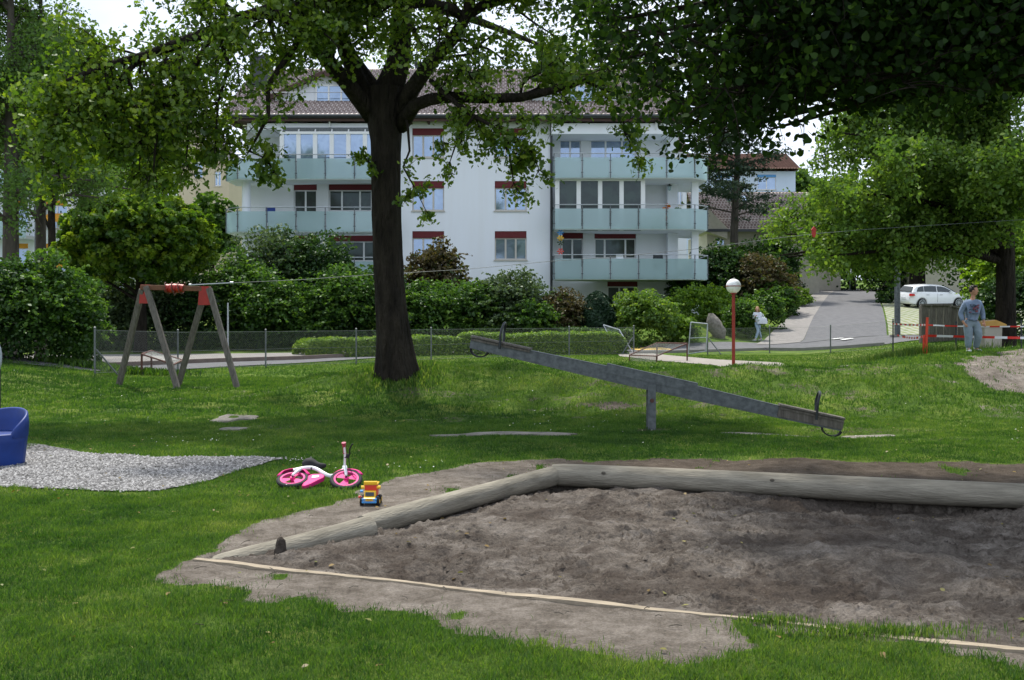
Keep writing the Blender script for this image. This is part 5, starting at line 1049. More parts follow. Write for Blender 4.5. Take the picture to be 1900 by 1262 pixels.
sh = [
 # name, X, d, w, h, leaf, size, n, label
 ('hazel_shrub', 62, 27.5, 3.0, 2.75, 'leaf_mid', .13, 17000, 'tall dense dark green shrub at the left edge behind the grass bank'),
 ('hazel_shrub', 122, 28.6, 1.6, 2.2, 'leaf_mid', .12, 6000, 'lower green shrub on the right flank of the tall left shrub'),
 ('hazel_shrub', -30, 26.5, 2.4, 2.6, 'leaf_dark', .13, 7000, 'dark shrub cut by the left edge of the photo'),
 ('elder_shrub', 165, 46.5, 3.6, 3.6, 'leaf_mid', .2, 7000, 'mid green elder bush beside the left road, left of the swing frame'),
 ('elder_shrub', 235, 45.8, 3.4, 3.0, 'leaf_grey', .2, 7000, 'grey-green bush just left of and behind the swing frame'),
 ('viburnum_shrub', 300, 46.2, 3.2, 3.3, 'leaf_grey', .18, 8000, 'grey-green bush seen between the legs of the swing frame'),
 ('viburnum_shrub', 372, 46.0, 3.0, 3.4, 'leaf_dark', .18, 8000, 'dark bush behind the right legs of the swing frame'),
 ('privet_shrub', 440, 47.0, 3.4, 4.2, 'leaf_mid', .18, 9000, 'tall bush right of the white vertical pole'),
 ('privet_shrub', 505, 46.0, 3.4, 3.2, 'leaf_mid', .18, 9000, 'broad mid green bush below the left balconies'),
 ('lilac_shrub', 500, 50.5, 4.0, 5.2, 'leaf_grey', .2, 9000, 'tall grey-green lilac below the left end of the balconies'),
 ('lilac_shrub', 590, 50.5, 4.2, 4.9, 'leaf_dark', .2, 9000, 'tall dark bush in front of the lowest left balcony'),
 ('laurel_shrub', 575, 46.0, 3.0, 2.9, 'leaf_mid', .17, 8000, 'bright leafy bush behind the left end of the low hedge'),
 ('laurel_shrub', 640, 46.0, 3.2, 3.6, 'leaf_mid', .18, 8000, 'leafy bush just left of the big trunk'),
 ('cornel_shrub', 715, 47.0, 3.4, 3.4, 'leaf_dark', .18, 7000, 'dark bush half hidden behind the big trunk'),
 ('smoke_shrub', 808, 50.5, 2.8, 4.4, 'leaf_red', .2, 8000, 'dark reddish bush rising in front of the white middle wall'),
 ('cornel_shrub', 790, 46.2, 3.2, 2.9, 'leaf_mid', .17, 8000, 'green bush just right of the big trunk'),
 ('rose_shrub', 870, 46.8, 3.2, 3.0, 'leaf_mid', .17, 9000, 'spreading leafy bush below the middle windows'),
 ('rose_shrub', 945, 47.0, 3.4, 3.5, 'leaf_grey', .17, 9000, 'feathery pale bush under the right middle window'),
 ('rose_shrub', 985, 45.8, 2.4, 2.2, 'leaf_mid', .16, 6000, 'green bush in front of the pale feathery bush'),
 ('barberry_shrub', 1045, 47.0, 2.4, 2.5, 'leaf_red', .15, 7000, 'dark brownish bush left of the dark conical yew'),
 ('willow_shrub', 1190, 47.0, 3.0, 2.5, 'leaf_lime', .15, 11000, 'rounded light green bush in front of the white corner wall'),
 ('fern_shrub', 1262, 47.8, 1.7, 1.3, 'leaf_bright', .16, 3500, 'low yellow-green bush left of the leaning rock'),
 ('box_shrub', 1378, 50.5, 1.6, 1.9, 'leaf_mid', .12, 5000, 'clipped green bush behind the walking woman'),
 ('spirea_shrub', 1360, 53.5, 3.0, 1.8, 'leaf_bright', .16, 4500, 'yellow-green bush behind the globe lamp'),
 ('spirea_shrub', 1300, 54.0, 3.4, 1.9, 'leaf_bright', .16, 4500, 'yellow-green bush at the foot of the right column'),
 ('hydrangea_shrub', 1412, 55.5, 2.2, 2.1, 'leaf_mid', .16, 5000, 'leafy bush above the walking woman at the pavement edge'),
 ('hydrangea_shrub', 1442, 61.0, 2.4, 2.0, 'leaf_mid', .17, 4500, 'leafy bush half way up the left side of the driveway'),
 ('hydrangea_shrub', 1472, 68.0, 2.2, 1.3, 'leaf_bright', .17, 3500, 'pale leafy bush near the top of the driveway'),
 ('juniper_shrub', 1408, 63.0, 4.2, 3.6, 'leaf_red', .2, 8000, 'tall brown-green bush below the brown tiled roof'),
 ('juniper_shrub', 1335, 64.0, 4.0, 4.3, 'leaf_dark', .22, 9000, 'tall dark bush right of the white columns'),
 ('juniper_shrub', 1395, 76.0, 5.2, 4.0, 'leaf_mid', .25, 7000, 'tall green bush in front of the brown tiled roof'),
 ('lilac_shrub', 1437, 78.0, 3.6, 5.0, 'leaf_dark', .25, 7000, 'dark bush beside the black parked car'),
 ('forsythia_shrub', 1885, 40.0, 3.0, 5.0, 'leaf_bright', .2, 8000, 'bright yellow-green bush right of the bare trunk'),
 ('forsythia_shrub', 1832, 71.0, 3.0, 6.0, 'leaf_bright', .22, 7000, 'yellow-green bush left of the bare trunk behind the boy'),
 ('spruce_shrub', 1892, 36.0, 2.4, 2.7, 'leaf_dark', .14, 7000, 'dark conifer bush right of the bare trunk at the right edge'),
 ('hawthorn_shrub', 1600, 95.0, 9.0, 7.0, 'leaf_dark', .35, 8000, 'dark hedge mass closing the top of the driveway'),
 ('hawthorn_shrub', 1655, 90.0, 4.5, 4.0, 'leaf_dark', .3, 6000, 'dark bush behind the trunk above the white car'),
 ('hawthorn_shrub', 1840, 70.0, 7.0, 11.0, 'leaf_mid', .32, 9000, 'tall green bush wall behind the boy at right'),
 ('ivy_shrub', 1270, 58.5, 1.8, 2.2, 'leaf_dark', .15, 4000, 'dark bush with yellow flowers between the two white columns'),
]
for i, (nm, X, d, w_, h_, lf, sz, n, lb) in enumerate(sh):
    shrub(nm, X, 0, d, w_, h_, lf, sz, n, 300 + i, lb, ncl=110 if w_ > 2.5 else 60)
# dark conical yew
rs = np.random.RandomState(71); n = 16000; d = 46.6; u = rs.uniform(0, 1, n); an = rs.uniform(0, 6.28, n); rr_ = .98 * np.sqrt(np.sin(np.pi * np.clip(u * .86 + .14, 0, 1))) * (.93 + .1 * np.sin(an * 5 + u * 9)) * (1 - .25 * rs.uniform(0, 1, n) ** 2)
pt = np.stack([np.cos(an) * rr_, np.sin(an) * rr_, .03 + 2.45 * u], -1); nn = np.stack([np.cos(an), np.sin(an), u * 0 + .5], -1)
o_ = leaf_obj('yew_shrub', pt, nn, .13, 'leaf_yew', rs, 'kite', jit=.5); o_.location = (px(1108, d), d, H(px(1108, d), d)); tag(o_, 'dark dense egg-shaped yew left of the rounded light bush', 'shrub')
# clipped low hedge along the fence (two lengths)
def hedge(x0, x1, y0, y1, hh, wd, leaf, n, seed, label):
    rs = np.random.RandomState(seed); t = rs.uniform(0, 1, n); top_ = rs.uniform(0, 1, n) < .45
    u = np.where(top_, rs.uniform(-1, 1, n), np.sign(rs.uniform(-1, 1, n)) * (1 - .12 * rs.uniform(0, 1, n))); v_ = np.where(top_, 1 - .1 * rs.uniform(0, 1, n), rs.uniform(0, 1, n))
    end = np.minimum(t, 1 - t) * math.dist((x0, y0), (x1, y1)); rnd_ = np.sqrt(np.clip(end / .35, 0, 1)); hm = hh * (1 + .22 * (fbm(t * 9, t * 0 + seed, seed, 3) - .5)) * (.55 + .45 * rnd_)
    L_ = math.dist((x0, y0), (x1, y1)); nx, ny = -(y1 - y0) / L_, (x1 - x0) / L_; cx_ = x0 + (x1 - x0) * t; cy_ = y0 + (y1 - y0) * t
    r_ = 1 - .25 * np.clip(v_ - .6, 0, 1) ; X_ = cx_ + nx * u * wd / 2 * r_; Y_ = cy_ + ny * u * wd / 2 * r_; Z_ = hgt(X_, Y_) + np.maximum(.02, v_ * hm)
    pt = np.stack([X_, Y_, Z_], -1) + rs.normal(0, .03, (n, 3)); nn = np.stack([nx * u, ny * u, v_], -1)
    return tag(leaf_obj('hedge', pt, nn, .08, leaf, rs, 'oval', jit=.6), label, 'hedge')
hedge(px(568, 39.5), px(842, 39.5), 38.3, 41.8, .72, 1.5, 'leaf_bright', 24000, 5, 'low clipped green hedge left and behind the big trunk')
hedge(px(842, 42), px(1160, 42), 41.9, 42.3, .82, 1.4, 'leaf_bright', 26000, 6, 'low light green hedge behind the raised end of the seesaw')
hedge(-18.5, -6.2, 44.2, 44.9, .8, 1.2, 'leaf_dark', 14000, 7, 'low dark bushes along the far side of the left road')
hedge(-6, 5.6, 45.4, 45.4, .9, 1.2, 'leaf_mid', 14000, 8, 'low green shrubs along the far roadside behind the fence')
# ------------------------------------------------------------------ sandpit edging
def log(p, q, r0, r1, label, seed, mat='wood_log'):
    p, q = Vector(p), Vector(q); n = 40; k = 18; rr = random.Random(seed); t = q - p; L_ = t.length; b = MB(); vs = []; fs = []
    ph = [rr.uniform(0, 6) for _ in range(6)]
    for i in range(n + 1):
        u = i / n; r_ = (r0 + (r1 - r0) * u) * (1 + .02 * math.sin(u * 9 + ph[0])); bend = .012 * math.sin(u * 5 + ph[1])
        if i in (0, n): r_ *= .93
        for j in range(k):
            a = 2 * math.pi * j / k; f = 1 + .02 * math.sin(3 * a + ph[2] + u * 3) + .012 * math.sin(7 * a + ph[3]); vs.append((u * L_, math.cos(a) * r_ * f + bend, math.sin(a) * r_ * f + bend * .5))
    for i in range(n):
        for j in range(k): a = i * k + j; c = i * k + (j + 1) % k; fs.append((a, c, c + k, a + k))
    fs.append(tuple(range(k))[::-1]); fs.append(tuple(n * k + j for j in range(k))); b.add(vs, fs)
    o = b.build('log', mat, smooth=True); o.location = p; o.rotation_euler = t.to_track_quat('X', 'Z').to_euler(); return tag(o, label, 'log', 'logs edging the sandpit')
log((.46, 10.14, .05), (-1.14, 7.86, .0), .095, .092, 'long weathered log of the sandpit edge running from the far corner towards the toy truck', 1)
log((-1.08, 7.80, -.002), (-2.11, 6.68, -.085), .095, .09, 'sunken weathered log ending at the left tip of the sandpit', 3)
log((.40, 10.10, .05), (4.62, 8.93, .045), .108, .112, 'long straight log closing the far side of the sandpit', 4)
log((4.64, 8.92, .045), (7.6, 8.1, .04), .112, .11, 'log of the far sandpit edge cut by the right edge of the photo', 5)
for lg, u_, a_ in ((0, .62, .5), (2, .48, .35), (2, .12, .9), (3, .3, .6)):
    o_ = [o for o in bpy.data.objects if o.name.startswith('log')][lg]; bb = [v.co for v in o_.data.vertices]; L_ = max(v.x for v in bb); b = MB(); c_ = Vector((u_ * L_, -math.cos(a_) * .104, math.sin(a_) * .104)) if lg == 99 else Vector((u_ * L_, 0, 0)); mw = o_.matrix_basis.to_3x3(); loc_n = mw.inverted() @ Vector((.1, -1, .55)); loc_n.x = 0; loc_n.normalize()
    for i in range(12):
        an = i * .5236; b.v.append(tuple(c_ + loc_n * (.094 if lg == 0 else .1085) + Vector((math.cos(an) * .022, 0, 0)) + loc_n.cross(Vector((1, 0, 0))) * math.sin(an) * .016))
    b.v.append(tuple(c_ + loc_n * (.099 if lg == 0 else .114))); b.f = [(i, (i + 1) % 12, 12) for i in range(12)]; b.mi = [0] * 12; b.build('knot', 'bark_grey', o_)
b = MB(); p0, p1 = Vector((SB[0][0], SB[0][1], .0)), Vector((SB[3][0], SB[3][1], .0)); tt = (p1 - p0).normalized(); ww = Vector((-tt.y, tt.x, 0)); vs = []; fs = []; n = 120
rr = random.Random(4)
for i in range(n + 1):
    c = p0.lerp(p1, i / n); w1 = .020 + .008 * rr.random(); w2 = .018 + .014 * rr.random() + .012 * math.sin(i * .23); zt = .012 + .003 * math.sin(i * .4)
    for o_, z in ((-w2, -.15), (-w2, zt), (w1, zt), (w1, -.15)): vs.append(c + ww * o_ + Vector((0, 0, z + float(hgt(c.x, c.y)) * 1.0)))
for i in range(n):
    for j in range(3): a = i * 4 + j; fs.append((a, a + 1, a + 5, a + 4))
fs += [(0, 1, 2, 3), (n * 4 + 3, n * 4 + 2, n * 4 + 1, n * 4)]
b.add(vs, fs); tag(b.build('sandpit_beam', 'wood_plank'), 'pale flush timber beam along the near edge of the sandpit', 'beam')
# sand-smeared stump against the log
d = 6.93; b = MB(); x = px(521, d); rr = random.Random(2); prof = [(.050, -.05), (.040, .0), (.032, .03), (.030, .06), (.024, .078), (.008, .086)]
b.lathe(prof, 14); b.v = [(v[0] * (1 + rr.uniform(-.14, .14)) + x, v[1] * (1 + rr.uniform(-.14, .14)) + d, v[2] + .03 + rr.uniform(-.006, .006)) for v in b.v]; tag(b.build('post_stump', 'wet_sand', smooth=True), 'short dark rounded stump smeared with wet sand beside the sunken log', 'stump')
# ------------------------------------------------------------------ stones
def slab(name, cx, cy, rx, ry, seed, label, th=.03, mat='stone', lift=.0, rot=0):
    rr = random.Random(seed); n = 22; b = MB(); top_ = []; 
    for j in range(n):
        a = 2 * math.pi * j / n; k = 1 + rr.uniform(-.16, .16); u, v_ = math.cos(a) * rx * k, math.sin(a) * ry * k; u, v_ = u * math.cos(rot) - v_ * math.sin(rot), u * math.sin(rot) + v_ * math.cos(rot); top_.append((cx + u, cy + v_))
    vs = [(x, y, H(x, y) - .06) for x, y in top_] + [(x, y, H(x, y) + th * .7 + lift) for x, y in top_] + [(cx + (x - cx) * .85, cy + (y - cy) * .85, H(x, y) + th + lift) for x, y in top_]
    fs = [(j, (j + 1) % n, n + (j + 1) % n, n + j) for j in range(n)] + [(n + j, n + (j + 1) % n, 2 * n + (j + 1) % n, 2 * n + j) for j in range(n)] + [tuple(range(2 * n, 3 * n))]
    b.add(vs, fs); return tag(b.build(name, mat, smooth=True), label, 'stone')
slab('flat_stone', *STONES[0], .20, .46, 1, 'larger flat pale stone set in the lawn left of the mound', rot=-.5); slab('flat_stone', *STONES[1], .19, .12, 2, 'smaller flat pale stone in the lawn nearer the camera')
slab('stone_strip', -.05, 13.68, .95, .13, 3, 'narrow flat stone strip in the lawn under the raised seesaw end', .022); slab('stone_strip', 3.75, 13.85, .95, .2, 4, 'narrow worn stone strip under the lowered seesaw end', .022); slab('stone_strip', 4.75, 13.9, .42, .16, 6, 'pale end of the stone strip right of the seesaw seat', .026)
d = 49.2; b = MB(); rr = random.Random(9); vs = []; fs = []
for i in range(8):
    for j in range(12):
        u = i / 7; a = 2 * math.pi * j / 12; k = math.sin(math.pi * (.12 + .80 * u)) * (1 + rr.uniform(-.14, .14)); vs.append((px(1330, d) + (-.28 + .46 * (1 - u)) + math.cos(a) * .42 * k, d + math.sin(a) * .4 * k, H(px(1328, d), d) - .2 + u * 1.35))
for i in range(7):
    for j in range(12): a = i * 12 + j; c = i * 12 + (j + 1) % 12; fs.append((a, c, c + 12, a + 12))
fs += [tuple(range(12))[::-1], tuple(84 + j for j in range(12))]; b.add(vs, fs); tag(b.build('rock', 'stone', smooth=True), 'large grey rock leaning among the bushes left of the globe lamp', 'rock')
# ------------------------------------------------------------------ seesaw
piv = Vector((px(1208, 14.3), 14.3, pz(716, 14.3))); el = Vector((px(876, 14.7), 14.7, pz(629, 14.7))); er = Vector((px(1563, 13.95), 13.95, pz(782, 13.95))); print('ground at seesaw end', H(4.3, 13.9), er.z)
U = (er - el).normalized(); Wd = U.cross(Vector((0, 0, 1))).normalized(); Wd = -Wd if Wd.y < 0 else Wd; Nn = Wd.cross(U).normalized(); Nn = -Nn if Nn.z < 0 else Nn
t = empty('seesaw', (piv.x, piv.y, H(piv.x, piv.y)), 'grey galvanised steel seesaw with its left end raised, in front of the mound', 'seesaw'); O = t.location
La = (el - piv).dot(U); Lb = (er - piv).dot(U); off_ = (el - piv - U * La)
def SP(s_, w_, n_): return piv + off_ * .5 + U * s_ + Wd * w_ + Nn * n_ - O
b = MB()
for sd in (-1, 1):
    b.prism([(La, -.075), (La, .055), (-.62, .09), (.62, .09), (Lb, .055), (Lb, -.075), (.55, -.105), (-.55, -.105)], sd * .055, sd * .047, lambda u, v, q: SP(u, q, v))
b.prism([(La, .05), (-.6, .088), (-.6, .094), (La, .058)], -.06, .06, lambda u, v, q: SP(u, q, v)); b.prism([(Lb, .05), (.6, .088), (.6, .094), (Lb, .058)], -.06, .06, lambda u, v, q: SP(u, q, v))
b.prism([(La, -.077), (-.55, -.107), (.55, -.107), (Lb, -.077), (Lb, -.083), (.55, -.113), (-.55, -.113), (La, -.083)], -.06, .06, lambda u, v, q: SP(u, q, v))
b.prism([(La - .004, -.075), (La - .004, .055), (La + .004, .055), (La + .004, -.075)], -.05, .05, lambda u, v, q: SP(u, q, v)); b.prism([(Lb - .004, -.075), (Lb - .004, .055), (Lb + .004, .055), (Lb + .004, -.075)], -.05, .05, lambda u, v, q: SP(u, q, v))
bmo = b.build('beam', 'galvanised', t)
b = MB()
for sd in (-1, 1): b.prism([(-.66, .122), (.62, .122), (.62, .0), (-.66, .0)], sd * .064, sd * .058, lambda u, v, q: SP(u, q, v))
b.prism([(-.66, .124), (.62, .124), (.62, .130), (-.66, .130)], -.064, .064, lambda u, v, q: SP(u, q, v)); b.build('pivot_plate', 'galvanised', bmo)
b = MB()
for sd in (-1, 1): b.box(-.056, .056, sd * .082 - .006, sd * .082 + .006, -.15, piv.z - O.z + .02)
for sd in (-1, 1): b.box(.05, .056, sd * .082 + (-.03 if sd > 0 else .006), sd * .082 + (-.006 if sd > 0 else .03), -.15, piv.z - O.z - .16)
b.build('post', 'galvanised', t)
b = MB(); zc = piv.z - O.z - .20; b.tube([(-.0, -.11, zc), (-.0, .11, zc)], .019, 6); b.tube([(-.0, -.095, zc), (-.0, -.088, zc)], .03, 12); b.build('bolt', 'rust_metal', t)
for s0, s1, hs, bs, sg in ((La - .01, La + .87, La + .44, La + .14, -1), (Lb - .87, Lb + .01, Lb - .36, Lb - .12, 1)):
    b = MB(); b.prism([(s0, .072), (s1, .078), (s1, .105), (s0, .10)], -.11, .11, lambda u, v, q: SP(u, q, v)); b.prism([(s0 + .01, .03), (s1 - .01, .04), (s1 - .01, .071), (s0 + .01, .065)], -.085, .085, lambda u, v, q: SP(u, q, v))
    if sg > 0: b.prism([(s0, -.075), (s1, -.06), (s1, .07), (s0, .07)], -.068, -.064, lambda u, v, q: SP(u, q, v))
    b.build('seat', 'wood_weathered', t, bevel=.004)
    b = MB(); pts = [SP(hs, -.12, .0), SP(hs - .015, -.125, .12), SP(hs - .03, -.13, .24), SP(hs - .025, -.10, .33), SP(hs - .02, -.04, .37), SP(hs - .02, .04, .37), SP(hs - .02, .10, .33), SP(hs - .02, .13, .24), SP(hs - .0, .125, .12), SP(hs, .12, .0)]
    b.tube(smooth_line(pts, [.014] * 10, .03)[0], .018, 8); b.build('handle', 'dark_metal', t, smooth=True)
    b = MB(); k = 14; ring = [(bs + .135 * math.cos(a), -.075 - .015 - .135 * math.sin(a) * .72) for a in [math.pi * i / k for i in range(k + 1)]]; inn = [(bs + .118 * math.cos(a), -.075 - .013 - .118 * math.sin(a) * .70) for a in [math.pi * i / k for i in range(k + 1)]]
    for i in range(k):
        q0, q1, r0_, r1_ = ring[i], ring[i + 1], inn[i], inn[i + 1]; b.prism([q0, q1, r1_, r0_], -.055, .055, lambda u, v, q: SP(u, q, v))
    b.build('tyre_bumper', 'black_rubber', t, smooth=True)
# ------------------------------------------------------------------ swing frame
def top3(X, Y, d): return Vector((px(X, d), d, pz(Y, d)))
feet = [(218, 22.9), (332, 21.7), (328, 22.9), (443, 21.8)]; apex = [top3(268, 535, 22.3), top3(384, 538, 22.3)]
x_, y_ = px(330, 22.3), 22.3; t = empty('swing_frame', (x_, y_, H(x_, y_)), 'wooden A-frame swing with its red swing rolled up round the top beam', 'swing'); O = t.location.copy()
hd = [(0, -4, .0), (0, 5, -.05), (1, -5, .05), (1, 5, -.05)]
for (X, d), (ai, dx, dy) in zip(feet, hd):
    f = Vector((px(X, d), d, H(px(X, d), d) - .1)); tpv = apex[ai] + Vector((dx * .0118, dy, .03 if dx > 0 else -.02)); b = MB(); b.beam(f - O, tpv - O, .115, .115, up=(0, 1, 0)); b.build('leg', 'wood_weathered', t, bevel=.012)
b = MB(); b.beam(apex[0] + Vector((-.07, -.02, .02)) - O, apex[1] + Vector((.08, .02, .02)) - O, .09, .11); b.build('top_beam', 'wood_brown', t, bevel=.01)
for a_, dx in ((apex[0], .02), (apex[1], -.06)):
    c = a_ - O; b = MB(); b.prism([(-.13, .08), (.13, .08), (.19, -.33), (-.17, -.33)], -.03, .03, lambda u, v, q: (c.x + dx + u * .75, c.y + q, c.z + v)); b.build('bracket', 'red_metal', t)
m_ = (apex[0] + apex[1]) / 2 + Vector((-.02, 0, .02)) - O; b = MB()
for i, rr in enumerate((.095, .10, .105, .10, .09)): xx = m_.x - .16 + i * .078; b.tube([(xx - .03, m_.y, m_.z), (xx + .035, m_.y, m_.z - .01)], rr, 12)
b.build('rolled_seat', 'pink_plastic' if False else 'red_metal', t, smooth=True)
b = MB(); rr = random.Random(3)
for i in range(26):
    a = i * .8; xx = m_.x - .24 + i * .018; b.tube([(xx, m_.y + math.cos(a) * .125, m_.z + math.sin(a) * .125), (xx + .01, m_.y + math.cos(a + .5) * .128, m_.z + math.sin(a + .5) * .128), (xx + .018, m_.y + math.cos(a + 1) * .125, m_.z + math.sin(a + 1) * .125)], .011, 5)
b.tube([(m_.x, m_.y - .1, m_.z - .05), (m_.x + .03, m_.y - .11, m_.z - .16), (m_.x + .08, m_.y - .1, m_.z - .10)], .012, 5); b.build('chain', 'rust_metal', t)
# cable overhead
dC = 26.0; pts = [top3(X, Y, dC) for X, Y in ((430, 525), (560, 519), (700, 509), (860, 500), (1020, 485), (1150, 476), (1290, 462), (1510, 434), (1700, 420), (1960, 404))]
b = MB(); b.tube(smooth_line(pts, [.006] * len(pts), 1.0)[0], .006, 4, cap=False); tag(b.build('cable', 'galvanised'), 'thin grey cable stretched across the playground from above the swing to the right edge', 'cable')
b = MB(); b.tube([top3(353, 529, dC), top3(430, 525, dC)], .017, 6); b.tube([top3(353, 529, dC) - Vector((.03, 0, 0)), top3(353, 529, dC) + Vector((.03, 0, 0))], .035, 8); b.tube([top3(430, 525, dC) - Vector((.04, 0, 0)), top3(430, 525, dC) + Vector((.04, 0, 0))], .035, 8); tag(b.build('cable_tensioner', 'steel_pale'), 'pale metal rod with end fittings above the right end of the swing beam', 'rod')
b = MB(); c = top3(1510, 431, dC); b.prism([(0, .15), (.075, .05), (.045, .05), (.045, -.07), (.02, -.13), (-.02, -.13), (-.045, -.07), (-.045, .05), (-.075, .05)], -.035, .035, lambda u, v, q: (c.x + u, c.y + q, c.z + v)); tag(b.build('cable_marker', 'red_metal', bevel=.006), 'small red arrow-shaped marker fixed on the overhead cable', 'marker')
# ------------------------------------------------------------------ chain link fence
fpx = [(176, 696), (330, 688), (493, 682), (661, 676), (800, 669), (933, 664), (1056, 661), (1176, 658)]; fp = [ray(*q) for q in fpx]; fp2 = [ray(1313, 659), ray(1428, 656), ray(1541, 656), ray(1657, 648)]
def wire_panel(b, p, q, z0, z1, pitch=.075, r_=.0015):
    L_ = math.dist(p, q); h_ = z1 - z0; n = int((L_ + h_) / pitch); dx, dy = (q[0] - p[0]) / L_, (q[1] - p[1]) / L_; hp, hq = H(*p), H(*q)
    for i in range(n):
        s0 = -h_ + i * pitch
        for sg in (0, 1):
            a0, a1 = s0, s0 + h_; za, zb2 = z0, z1
            if a0 < 0: za = z0 - a0; a0 = 0
            if a1 > L_: zb2 = z1 - (a1 - L_); a1 = L_
            if a1 - a0 < .02: continue
            if sg: za, zb2 = z1 + z0 - za, z1 + z0 - zb2
            g = lambda s_: hp + (hq - hp) * s_ / L_
            b.tube([(p[0] + dx * a0, p[1] + dy * a0, g(a0) + za), (p[0] + dx * a1, p[1] + dy * a1, g(a1) + zb2)], r_, 3, cap=False)
def fence(name, posts, label, hh=1.12):
    t = empty(name, (posts[0][0], posts[0][1], H(*posts[0])), label, 'fence'); O = t.location.copy()
    for x, y in posts: b = MB(); b.tube([(x - O.x, y - O.y, H(x, y) - .1 - O.z), (x - O.x, y - O.y, H(x, y) + hh + .04 - O.z)], .026, 8); b.lathe([(.034, H(x, y) + hh + .03 - O.z), (.034, H(x, y) + hh + .05 - O.z), (.0, H(x, y) + hh + .07 - O.z)], 8, mat=Matrix.Translation((x - O.x, y - O.y, 0)), cap=False); b.build('post', 'fence_grey', t)
    for p, q in zip(posts[:-1], posts[1:]):
        b = MB(); wire_panel(b, p, q, .04, hh - .02)
        for z in (.05, hh * .5, hh - .02): b.tube([(p[0], p[1], H(*p) + z), (q[0], q[1], H(*q) + z)], .004, 4, cap=False)
        b.v = [(v[0] - O.x, v[1] - O.y, v[2] - O.z) for v in b.v]; b.build('wire_mesh', 'fence_grey', t)
    return t, O
t, O = fence('chain_link_fence', fp, 'grey chain link fence between the lawn and the street, left of the gate')
for (X0, Y0, d0), (X1, Y1, d1) in (((179, 649, fp[0][1]), (218, 695, fp[0][1] + .3)), ((1174, 626, fp[-1][1]), (1152, 660, fp[-1][1] - .2))):
    b = MB(); b.tube([top3(X0, Y0, d0) - O, top3(X1, Y1, d1) - O], .022, 6); b.build('brace', 'fence_grey', t)
t, O = fence('chain_link_fence', fp2, 'grey chain link fence with thin posts between the gate and the red-white tape', 1.08)
b = MB(); b.tube([top3(1315, 628, fp2[0][1]) - O, top3(1338, 658, fp2[0][1] - .3) - O], .022, 6); b.build('brace', 'fence_grey', t)
def gate(c4_, label, mid=True):
    c4_ = [top3(*q) for q in c4_]; o = c4_[0]; t = empty('fence_gate', tuple(o), label, 'gate'); b = MB(); q = [c - o for c in c4_]
    for i in range(4): b.tube([q[i], q[(i + 1) % 4]], .025, 6)
    if mid: b.tube([(q[0] + q[3]) / 2, (q[1] + q[2]) / 2], .02, 6)
    b.build('frame', 'steel_pale', t); b = MB(); n = 22
    for i in range(1, n):
        u = i / n; b.tube([q[0].lerp(q[1], u), q[3].lerp(q[2], min(1, u + .001))], .003, 3, cap=False); b.tube([q[0].lerp(q[3], u), q[1].lerp(q[2], u)], .003, 3, cap=False)
    b.build('wire_mesh', 'fence_grey', t)
gate([(1282, 598, 41.5), (1313, 601, 40.6), (1310, 652, 40.6), (1277, 657, 41.5)], 'open grey tube gate standing upright left of the globe lamp')
gate([(1120, 603, 43.2), (1149, 612, 42.4), (1172, 652, 41.6), (1146, 655, 42.2)], 'grey wire mesh panel leaning above the right end of the low hedge', False)
# ------------------------------------------------------------------ small goals
def goal(name, F1, F2, B1, B2, hf, hb_, label, mat='rust_metal'):
    """F: front post feet, B: back feet (x, y)"""
    t = empty(name, (F1[0], F1[1], H(*F1)), label, 'goal', 'small ball goals on the lawn'); O = t.location.copy(); z = lambda p, h_: Vector((p[0], p[1], H(*p) + h_)) - O
    b = MB(); b.tube([z(F1, -.05), z(F1, hf)], .028, 6); b.tube([z(F2, -.05), z(F2, hf)], .028, 6); b.tube([z(F1, hf), z(F2, hf)], .028, 6); b.build('front_frame', mat, t)
    b = MB(); b.tube([z(B1, -.05), z(B1, hb_)], .022, 6); b.tube([z(B2, -.05), z(B2, hb_)], .022, 6); b.tube([z(B1, hb_), z(B2, hb_)], .022, 6); b.tube([z(F1, hf), z(B1, hb_)], .022, 6); b.tube([z(F2, hf), z(B2, hb_)], .022, 6); b.build('back_frame', mat, t)
    b = MB()
    for i in range(0, 13):
        u = i / 12; A = z(F1, hf).lerp(z(F2, hf), u); Bq = z(B1, hb_).lerp(z(B2, hb_), u); Cq = z(B1, 0).lerp(z(B2, 0), u); b.tube([A, Bq, Cq], .004, 3, cap=False)
        A = z(F1, hf).lerp(z(B1, hb_), u); Bq = z(F2, hf).lerp(z(B2, hb_), u); b.tube([A, Bq], .004, 3, cap=False)
        b.tube([z(B1, hb_ * u), z(B2, hb_ * u)], .004, 3, cap=False)
    b.build('net', 'fence_grey', t)
d1 = 35.6; goal('ball_goal', (px(1219, 36.6), 36.6), (px(1275, 35.8), 35.8), (px(1168, 35.6), 35.6), (px(1218, 34.7), 34.7), .62, .22, 'low rust-brown tube goal on the lawn between gate and globe lamp')
goal('ball_goal', (px(263, 26.5), 26.5), (px(281, 29.0), 29.0), (px(322, 26.3), 26.3), (px(339, 28.5), 28.5), .55, .33, 'low rust-brown goal seen between the legs of the swing frame')
